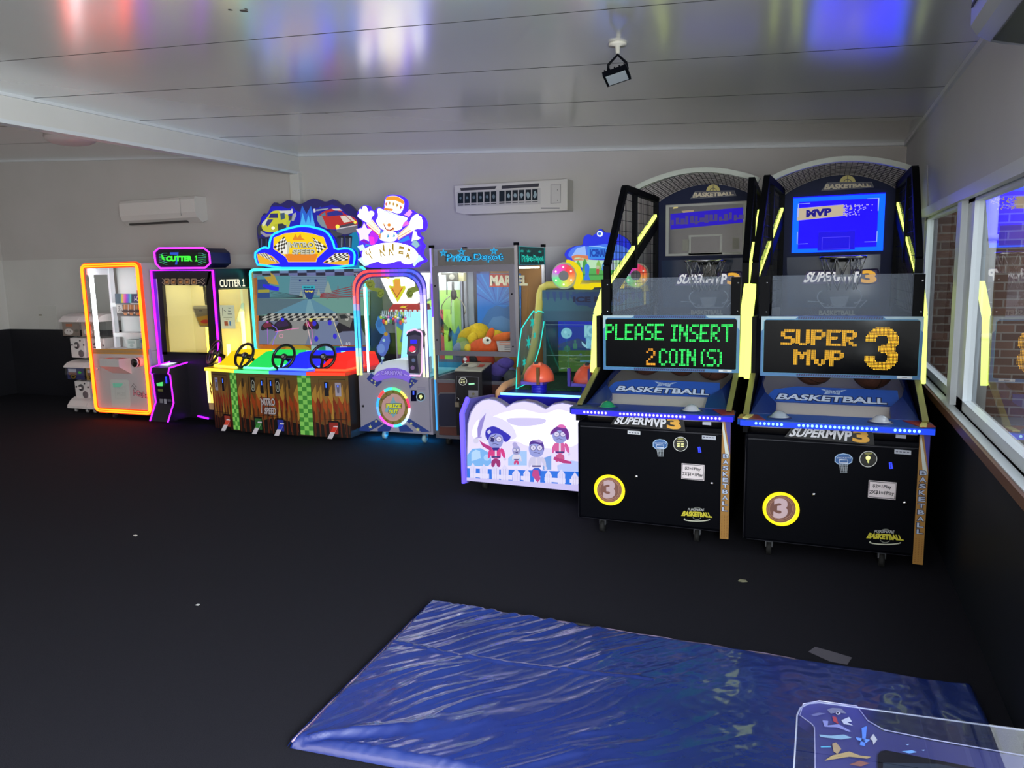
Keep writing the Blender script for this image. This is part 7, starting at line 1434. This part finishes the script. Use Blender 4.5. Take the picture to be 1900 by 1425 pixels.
    q([(480, 620), (xm, 620), (xm, 925), (485, 920)], '#4c6c34', 2, .7)
    random.seed(6)
    for i in range(34): x = random.uniform(490, xm - 90); y = random.uniform(640, 830); k.stroke(sc, [(x, y), (x + 40, y + 6), (x + 90, y - 2)], 10, random.choice(('#6c8c40', '#3a5428', '#7c9448')), 3, GLOW, .65)
    k.stroke(sc, [(480, 700), (xm, 712)], 6, '#a8c0a0', 4, GLOW, .6); k.text(sc, '1/1', (640, 865, 690, 885), '#dfe8d8', 5, GLOW, .8); k.stroke(sc, [(575, 876), (628, 876)], 14, '#b8c0a8', 5, GLOW, .6)
    q([(885, 300), (980, 310), (985, 345), (1040, 330), (1080, 380), (1090, 640), (910, 610), (905, 480), (885, 470)], '#7cbcd8', 5, .8); k.text(sc, 'ICE', (890, 310, 1075, 460), '#a4dcec', 6, GLOW, .85, .07); k.text(sc, 'MAN', (920, 480, 1220, 610), '#8cccec', 6, GLOW, .85, .07)
    q([(850, 520), (905, 570), (915, 530), (930, 620), (860, 570)], '#b0e4f4', 6, .8); k.build('screen', r)
    k = MB(); k.box(-2.22, -1.40, 5.75, 6.75, .645, .66, m=noise_mat('synthetic_turf', col('#123420'), col('#1f5a34'), 90, .9, .8, 160, bdist=.01)); k.build('turf_mat', r)
    for z in (1.20, 1.10, .90): pass
    k = MB(); k.add([(-2.23, 6.49, .66), (-1.41, 6.49, .66), (-1.41, 6.49, 1.15), (-2.23, 6.49, 1.15)], [(0, 1, 2, 3)], m=thin_glass('teal_acrylic', (.72, .88, .86), 1.5)); 
    for v_ in (579, 592, 602, 659): z = atY(1040, v_, 6.48).z; k.box(-2.23, -1.41, 6.478, 6.484, z - .004, z, m=mat('#88b8b4', .3))
    k.build('spray_guard', r)
    # acrylic wings with lit edges
    for X_, vis in ((-2.255, 1), (-1.385, 0)):
        ed = [atX(u, v, -2.255) for u, v in ((1011, 580), (1008, 602), (1001, 644), (991, 675), (980, 710), (957, 722), (958, 690), (963, 640), (967, 610), (978, 593), (989, 577), (994, 580), (998, 577))]
        ed = [Vector((X_, p.y, p.z)) for p in ed]
        k = MB(); k.prism(ed, (.006, 0, 0), m=EDGE)
        if vis:
            for u, v, s_ in ((986, 598, 9), (979, 635, 9), (971, 672, 7), (990, 622, 6)): p = atX(u, v, -2.255); k.star(PQ(p + Vector((.008, -.1, .1)), p + Vector((.008, .1, .1)), p + Vector((.008, .1, -.1)), p + Vector((.008, -.1, -.1))), .5, .5, s_ / 28, '#28e8d8', 1, GLOW, .55, n=6)
        k.build('acrylic_wing', r)
        MB().tube([p + Vector((.003, 0, 0)) for p in ed], .0045, '#2cf0e0', GLOW, 1.2, 6, True).build('edge_light', r)
    # guns
    for gx in (-2.0, -1.59):
        gy = 5.62; k = MB()
        for i in range(7): k.lathe((gx, gy, .645 + i * .013), (0, 0, 1), [(.056, 0), (.064, .007), (.056, .014)], m=mat('#1a1cb0', .4), n=20)
        gb = k.build('bellows', r)
        k = MB(); k.box(gx - .14, gx + .06, gy - .09, gy + .08, .72, .745, m=mat('#6450b0', .4)); gu = k.build('gun_base', r)
        k = MB(); n = 18; vs = []; fs = []
        for i in range(7):
            a = PI / 2 * i / 6
            for j in range(n): q_ = 2 * PI * j / n; vs.append((gx + .0 + .125 * math.cos(a) * math.cos(q_), gy - .0 + .11 * math.cos(a) * math.sin(q_), .745 + .14 * math.sin(a)))
        fs = [(i * n + j, i * n + (j + 1) % n, (i + 1) * n + (j + 1) % n, (i + 1) * n + j) for i in range(6) for j in range(n)] + [tuple(range(n))[::-1]]
        k.add(vs, fs, m=mat('#ff6a48', .35), smooth=True); k.build('gun_dome', r)
        k = MB(); k.box(gx - .035, gx + .035, gy - .05, gy + .0, .86, .892, m=mat('#f08058', .4), bev=.01); k.lathe((gx - .005, gy - .04, .887), (0, -.5, 1), [(.02, 0), (.018, .006), (0, .007)], m=mat('#3c3c44', .4), n=14); k.build('gun_muzzle_cap', r)
        for x in (gx - .13, gx + .03): MB().box(x - .011, x + .011, gy - .115, gy - .09, .725, .86, m=mat('#6a4a20' if gx < -1.8 else '#3a2c90', .4)).build('grip_post', r)
    # lit cut-out sign
    S = PY(Yh + .0).z(1010, 420, .1264); q = lambda pts, c_, l, kk=.95: k.poly(S, sm(pts, 2), c_, l, GLOW, kk)
    k = MB(); out = [(300, 440), (295, 400), (330, 345), (400, 305), (480, 283), (570, 276), (568, 190), (590, 140), (640, 115), (680, 128), (702, 145), (760, 100), (800, 40), (840, 35), (880, 92), (960, 95), (1060, 110), (1110, 118), (1215, 180), (1270, 260), (1290, 400), (1280, 520), (1200, 880), (1100, 870), (560, 880), (520, 840), (560, 700), (400, 560)]; out = sm(out, 2)
    k.slab(S, out, .04, '#2a3ce0', 0, mat('#1c2c8c', .4)); k.poly(S, out, '#2838f0', 1, GLOW, .85); q([(330, 430), (420, 300), (570, 285), (640, 300), (1000, 240), (1260, 330), (1270, 480), (420, 480)], '#4c7cf4', 2); q([(400, 440), (480, 320), (600, 290), (620, 440)], '#9cc0fc', 3); q([(400, 440), (480, 415), (640, 430), (650, 500), (420, 500)], '#e0885c', 4, .9); q([(420, 490), (470, 450), (600, 470), (640, 490), (940, 500), (1180, 490), (1200, 640), (560, 640)], '#b8e0b8', 4, 1); q([(560, 620), (1230, 610), (1210, 840), (560, 850)], '#58b45c', 5, .9); q([(560, 700), (1220, 690), (1220, 715), (560, 725)], '#48984c', 6, .8)
    for x, y, c_ in ((500, 560, '#6cb84c'), (600, 540, '#4ca048'), (800, 560, '#8cc060'), (880, 580, '#5c9cc8'), (1000, 560, '#b8c8e0'), (1120, 560, '#74b860')): q([(x - 40, 640), (x - 30, y - 20), (x, y - 70), (x + 30, y - 10), (x + 40, 640)], c_, 5.5)
    q([(600, 580), (620, 545), (660, 560), (670, 620), (650, 720), (690, 800), (570, 800), (610, 700), (595, 630)], '#3478e8', 7); q([(760, 620), (815, 620), (805, 690), (795, 720), (785, 690), (775, 720), (770, 690)], '#b8584c', 7, .9); k.circ(S, 788, 600, 26, '#c0c8a0', 7.5, GLOW, .9, n=12); q([(860, 600), (890, 570), (920, 620), (910, 650), (855, 650)], '#4c84f0', 7)
    q([(640, 330), (660, 280), (840, 290), (960, 300), (940, 440), (880, 480), (680, 480), (640, 420)], '#3c8cf0', 6, .95); k.stroke(S, [(660, 290), (830, 300), (940, 320)], 8, '#a8d4ff', 7, GLOW, 1); k.text(S, 'ICE', (670, 330, 800, 450), '#1c4cc0', 7, GLOW, .8, .06); k.text(S, 'MAN', (780, 330, 925, 450), '#1c4cc0', 7, GLOW, .8, .06)
    k.build('sign_panel', r)
    k = MB(); k.circ(S, 820, 110, 44, '#e8f0fc', 7, GLOW, 1.1); k.circ(S, 815, 108, 24, '#2c70e0', 8, GLOW, .9); k.build('eye_cutout', r)
    S2 = PY(Yh - .05).z(1010, 420, .1264); yel = mat('#e8d80c', .35)
    k = MB(); k.slab(S2, [(320, 490), (345, 490), (430, 520), (500, 590), (545, 690), (545, 760), (520, 850), (640, 850), (700, 830), (910, 830), (1090, 840), (1080, 760), (1100, 650), (1190, 540), (1300, 500), (1310, 530), (1200, 620), (1150, 740), (1150, 910), (900, 915), (870, 890), (720, 895), (690, 930), (440, 925), (430, 880), (460, 800), (475, 700), (440, 610), (370, 545), (318, 530)], .04, '#ffe600', 0, GLOW, .85); k.build('yellow_trim', r)
    cs = ['#ff50c8', '#ff4858', '#ff6848', '#ffc060', '#e8f060', '#90f080', '#70f0a0', '#e060f0']
    for cx, cy_ in ((285, 725), (1345, 720)):
        k = MB(); p0 = S2(cx, cy_, -12); R1 = (S2(cx + 190, cy_, -12) - p0).length
        k.prism([p0 + Vector((R1 * math.cos(i * PI / 16), 0, R1 * math.sin(i * PI / 16))) for i in range(32)], (0, .02, 0), m=mat('#a8b8a0', .3)); k.circ(S2, cx, cy_, 70, '#86868e', 6); dr = k.build('round_lamp', r)
        k = MB(); N = 48
        for i in range(N):
            a = 360 * i / N; t = (i / N * 8 - .5) % 8; A, B = col(cs[int(t)]), col(cs[(int(t) + 1) % 8]); w_ = t - int(t); c_ = tuple(A[j] * (1 - w_) + B[j] * w_ for j in range(3))
            k.ring(S2, cx, cy_, 122, 96, c_, 5, GLOW, .95, n=2, a0=a - 90 - 45, a1=a - 90 - 45 + 360 / N + .2)
        for i in range(6): k.circ(S2, cx + 128 * math.cos(i * PI / 3 + .5), cy_ + 128 * math.sin(i * PI / 3 + .5), 15, '#fff4e0', 7, GLOW, 1.2, n=10)
        k.build('lit_ring', dr)
icegame()

# ================================================================ floor things
import mathutils
def floor_mat():
    BL, TL, TR, BR = Vector((-1.62, 1.95, 0)), Vector((-1.685, 3.115, 0)), Vector((.60, 3.10, 0)), Vector((.655, 2.12, 0))
    NX, NY = 300, 160; vs = []; fs = []
    nz = mathutils.noise
    for j in range(NY + 1):
        for i in range(NX + 1):
            a, b = i / NX, j / NY; p = (BL * (1 - a) + BR * a) * (1 - b) + (TL * (1 - a) + TR * a) * b
            q = Vector((p.x * 1.1, p.y * 1.1, 3.1)); wv = nz.noise(q * 1.3) * .16 + nz.noise(q * 3.2) * .035
            d = p.x * -.82 + p.y * .57 + wv * .6 + .15 * (p.x + 1.6) ** 2
            amp = max(0.0, min(1, (-.05 - p.x) / .9)) * (.35 + .65 * max(0, min(1, nz.noise(q * 1.9 + Vector((5, 1, 0))) + .65)))
            al = p.x * .57 + p.y * .82
            r1 = 1 - abs(nz.noise(Vector((d * 13.5, al * 1.5, 1.7)))) * 2.2; r2 = 1 - abs(nz.noise(Vector((d * 31, al * 3.5, 5.2)))) * 2.2; r3 = nz.noise(Vector((d * 75, al * 14, 9.1)))
            h = amp * (.0095 * max(0, r1) ** 2 + .0042 * max(0, r2) ** 2 + .0010 * r3)
            h += .012 * nz.noise(q * 2.1 + Vector((2, 7, 0))) * (.4 + .6 * a) + .0012 * nz.noise(q * 22)
            rr = math.hypot(p.x - BL.x, p.y - BL.y); th = math.atan2(p.y - BL.y, p.x - BL.x)
            h += .016 * math.exp(-((th - .52) / .07) ** 2) * min(1, rr / .12) * max(0, 1 - rr / 1.25) - .010 * math.exp(-((th - .36) / .08) ** 2) * max(0, 1 - rr / 1.1)
            h += .006 * math.exp(-((b - .62 + .02 * math.sin(a * 9)) / .006) ** 2) * (1 if a < .5 else 0)
            if a > .93: h += .02 * ((a - .93) / .07) * nz.noise(q * 5 + Vector((1, 1, 1))) + .012 * ((a - .93) / .07)
            e = min(a, 1 - a) * 2.3, min(b, 1 - b) * 1.1; em = min(e); fall = min(1, em / .03) ** .5
            vs.append(p + Vector((0, 0, .004 + fall * (.038 + h))))
    for j in range(NY):
        for i in range(NX): a = j * (NX + 1) + i; fs.append((a, a + 1, a + NX + 2, a + NX + 1))
    r = thing('gym_mat', 'crumpled shiny blue vinyl mat lying on the black carpet', 'mat', ((BL + TR) / 2).to_tuple())
    m = noise_mat('blue_vinyl', col('#0d236a'), col('#122b74'), 3, .27, .25, 60, bdist=.003, spec=.9); m.node_tree.nodes['Principled BSDF'].inputs['Coat Weight'].default_value = .7; m.node_tree.nodes['Principled BSDF'].inputs['Coat Roughness'].default_value = .08
    k = MB(); k.add(vs, fs, m=m, smooth=True); k.build('vinyl_cover', r)
    k = MB(); k.tube([BL + (TL - BL) * (i / 20) + Vector((.012, 0, .03 + .002 * math.sin(i * 2.1))) for i in range(21)], .004, m=mat('#8f7a90', .5), n=6); k.tube([TL + (TR - TL) * (i / 40) + Vector((0, -.006, .03 + .002 * math.sin(i * 1.7))) for i in range(30)], .003, m=mat('#7a6a88', .5), n=6); k.build('piping', r)
    k = MB(); k.add([BL + Vector((-.012, 0, .004)), TL + Vector((-.015, .01, .004)), TL + Vector((.01, 0, .04)), BL + Vector((.012, 0, .04))], [(0, 1, 2, 3)], m=mat('#1a3a9c', .4)); k.build('edge_flap', r)
    h = atZ(1080, 1170, .02); k = MB(); k.tube([h + Vector((-.05, 0, 0)), h + Vector((-.03, .012, .022)), h + Vector((.03, .012, .022)), h + Vector((.05, 0, 0))], .006, m=RUBBER, n=6); k.build('handle', r)
floor_mat()
def scrap(u, v, pts, c, name, label, cat):
    p = atZ(u, v, 0); b = MB(); b.prism([p + Vector((x, y, .001)) for x, y in pts], (0, 0, .003), m=mat(c, .6)); solo(b, name, label, cat, tuple(p))
q = [atZ(u, v, 0) for u, v in ((1500, 1210), (1512, 1201), (1545, 1210), (1581, 1221), (1572, 1234), (1540, 1228))]
b = MB(); b.prism([p + Vector((0, 0, .001)) for p in q], (0, 0, .0015), m=mat('#55525c', .5)); solo(b, 'tape_strip', 'torn strip of grey tape stuck on the carpet behind the blue mat', 'tape', tuple(q[0]))
scrap(251, 994, [(-.012, -.006), (.010, -.008), (.014, .004), (-.006, .008)], '#d8d4cc', 'paper_scrap', 'tiny white paper scrap on the carpet below the orange neon cabinet, far from the mat', 'paper scrap')
scrap(367, 1123, [(-.008, -.006), (.008, -.005), (.006, .007), (-.006, .006)], '#c8c8c8', 'paper_scrap', 'tiny white paper scrap on the open carpet, the one nearer the blue mat', 'paper scrap')
scrap(1378, 1078, [(-.022, -.010), (.0, -.018), (.024, -.004), (.014, .012), (-.014, .014)], '#8a8a70', 'paper_scrap', 'crumpled grey green scrap on the carpet between the basketball machines', 'paper scrap')

# ---------------------------------------------------------------- acrylic topped game table by the camera
def table():
    z = .75; r = thing('game_table', 'clear acrylic topped game table at the window wall nearest the camera', 'game table', (.35, 1.2, 0))
    pt = lambda u, v, dz=0: atZ(u, v, z + dz)
    fl = [pt(1478, 1345), pt(1479, 1325), pt(1485, 1311), pt(1500, 1303), pt(1520, 1301), pt(1545, 1304)]
    out = [Vector((fl[0].x - .006, .80, z))] + fl + [Vector((.66, pt(1900, 1366).y + .045, z)), Vector((.66, .80, z))]
    k = MB(); k.add(out, [tuple(t) for t in geometry.tessellate_polygon([out])], m=thin_glass('table_acrylic', (.80, .82, .9), 2.8, .0, .03)); k.build('acrylic_top', r)
    k = MB(); k.tube([p + Vector((0, 0, -.003)) for p in out[:-1]], .0017, m=mat('#9a9eae', .2), n=6); k.build('polished_edge', r)
    bd = [pt(1514, 1425, -.02) + Vector((0, -.4, 0)), pt(1512, 1400, -.02), pt(1511, 1352, -.02), pt(1505, 1345, -.02), pt(1484, 1330, -.02), pt(1490, 1309, -.02), pt(1520, 1303, -.02), pt(1590, 1313, -.02), pt(1610, 1340, -.02), pt(1640, 1357, -.02), pt(1730, 1375, -.02), pt(1900, 1405, -.02), Vector((.655, pt(1900, 1405, -.02).y + .02, z - .02)), Vector((.655, .8, z - .02))]
    k = MB(); k.prism(bd, (0, 0, -.02), m=mat('#3c3e74', .35)); k.build('printed_board', r)
    k = MB(); k.tube([p + Vector((0, 0, .003)) for p in bd[:12]], .0013, m=mat('#9a9ab8', .2), n=6); k.build('board_edge', r)
    bz = Plane(lambda u, v: atZ(u, v, z - .0185), (0, 0, 1)).z(1440, 1180, .2421)
    k = MB()
    for p, c_ in (([(390, 570), (430, 555), (500, 560), (540, 600), (470, 590), (420, 600)], '#7a7c90'), ([(260, 610), (330, 590), (380, 600), (300, 620)], '#6a6c94'), ([(430, 620), (460, 625), (480, 680), (440, 660)], '#b04038'), ([(355, 650), (400, 655), (395, 690), (480, 680), (575, 735), (560, 740), (470, 705), (370, 700)], '#8c90c8'), ([(500, 650), (560, 625), (580, 660), (545, 665), (590, 690), (520, 680)], '#c8ccd8'), ([(330, 760), (420, 768), (520, 760), (580, 785), (500, 798), (340, 778)], '#8cb0c8'), ([(655, 710), (695, 695), (690, 760), (680, 850), (640, 840), (660, 780)], '#5c8ce8'), ([(610, 780), (720, 800), (690, 825), (620, 800)], '#6c9cf0'), ([(720, 790), (745, 755), (775, 800), (745, 840), (740, 810)], '#c4c4c8'), ([(430, 830), (460, 820), (500, 870), (470, 910), (440, 890)], '#a8906c'), ([(370, 960), (430, 920), (560, 890), (640, 920), (730, 930), (700, 945), (560, 930), (470, 945)], '#b09868'), ([(560, 990), (640, 960), (720, 980), (650, 1005)], '#8c5c50'), ([(340, 852), (420, 848), (420, 858), (345, 860)], '#58a8c8'), ([(960, 890), (1040, 880), (1080, 895), (1020, 905)], '#78b0f0'), ([(990, 835), (1020, 832), (1010, 842)], '#a8c8f8'), ([(1110, 878), (1140, 876), (1130, 886)], '#a8c8f8')): k.poly(bz, p, c_, 1)
    k.circ(bz, 475, 600, 18, '#c8c8d0', 2, ry=13, n=12); k.circ(bz, 472, 602, 8, '#202030', 3, ry=7, n=8)
    k.build('board_print', r)
    k = MB(); k.poly(bz, [(780, 1060), (780, 920), (800, 890), (840, 882), (1240, 960), (2000, 1110), (2000, 1300), (780, 1300)], '#14141c', 1.5, GLOSS); k.poly(bz, [(815, 1060), (820, 980), (1240, 990), (2000, 1140), (2000, 1300)], '#2c3440', 2, GLOSS); k.build('sunken_screen', r)
    k = MB(); k.box(.06, .64, .82, 1.33, .0, z - .05, m=mat('#12122a', .4)); k.build('cabinet', r)
table()
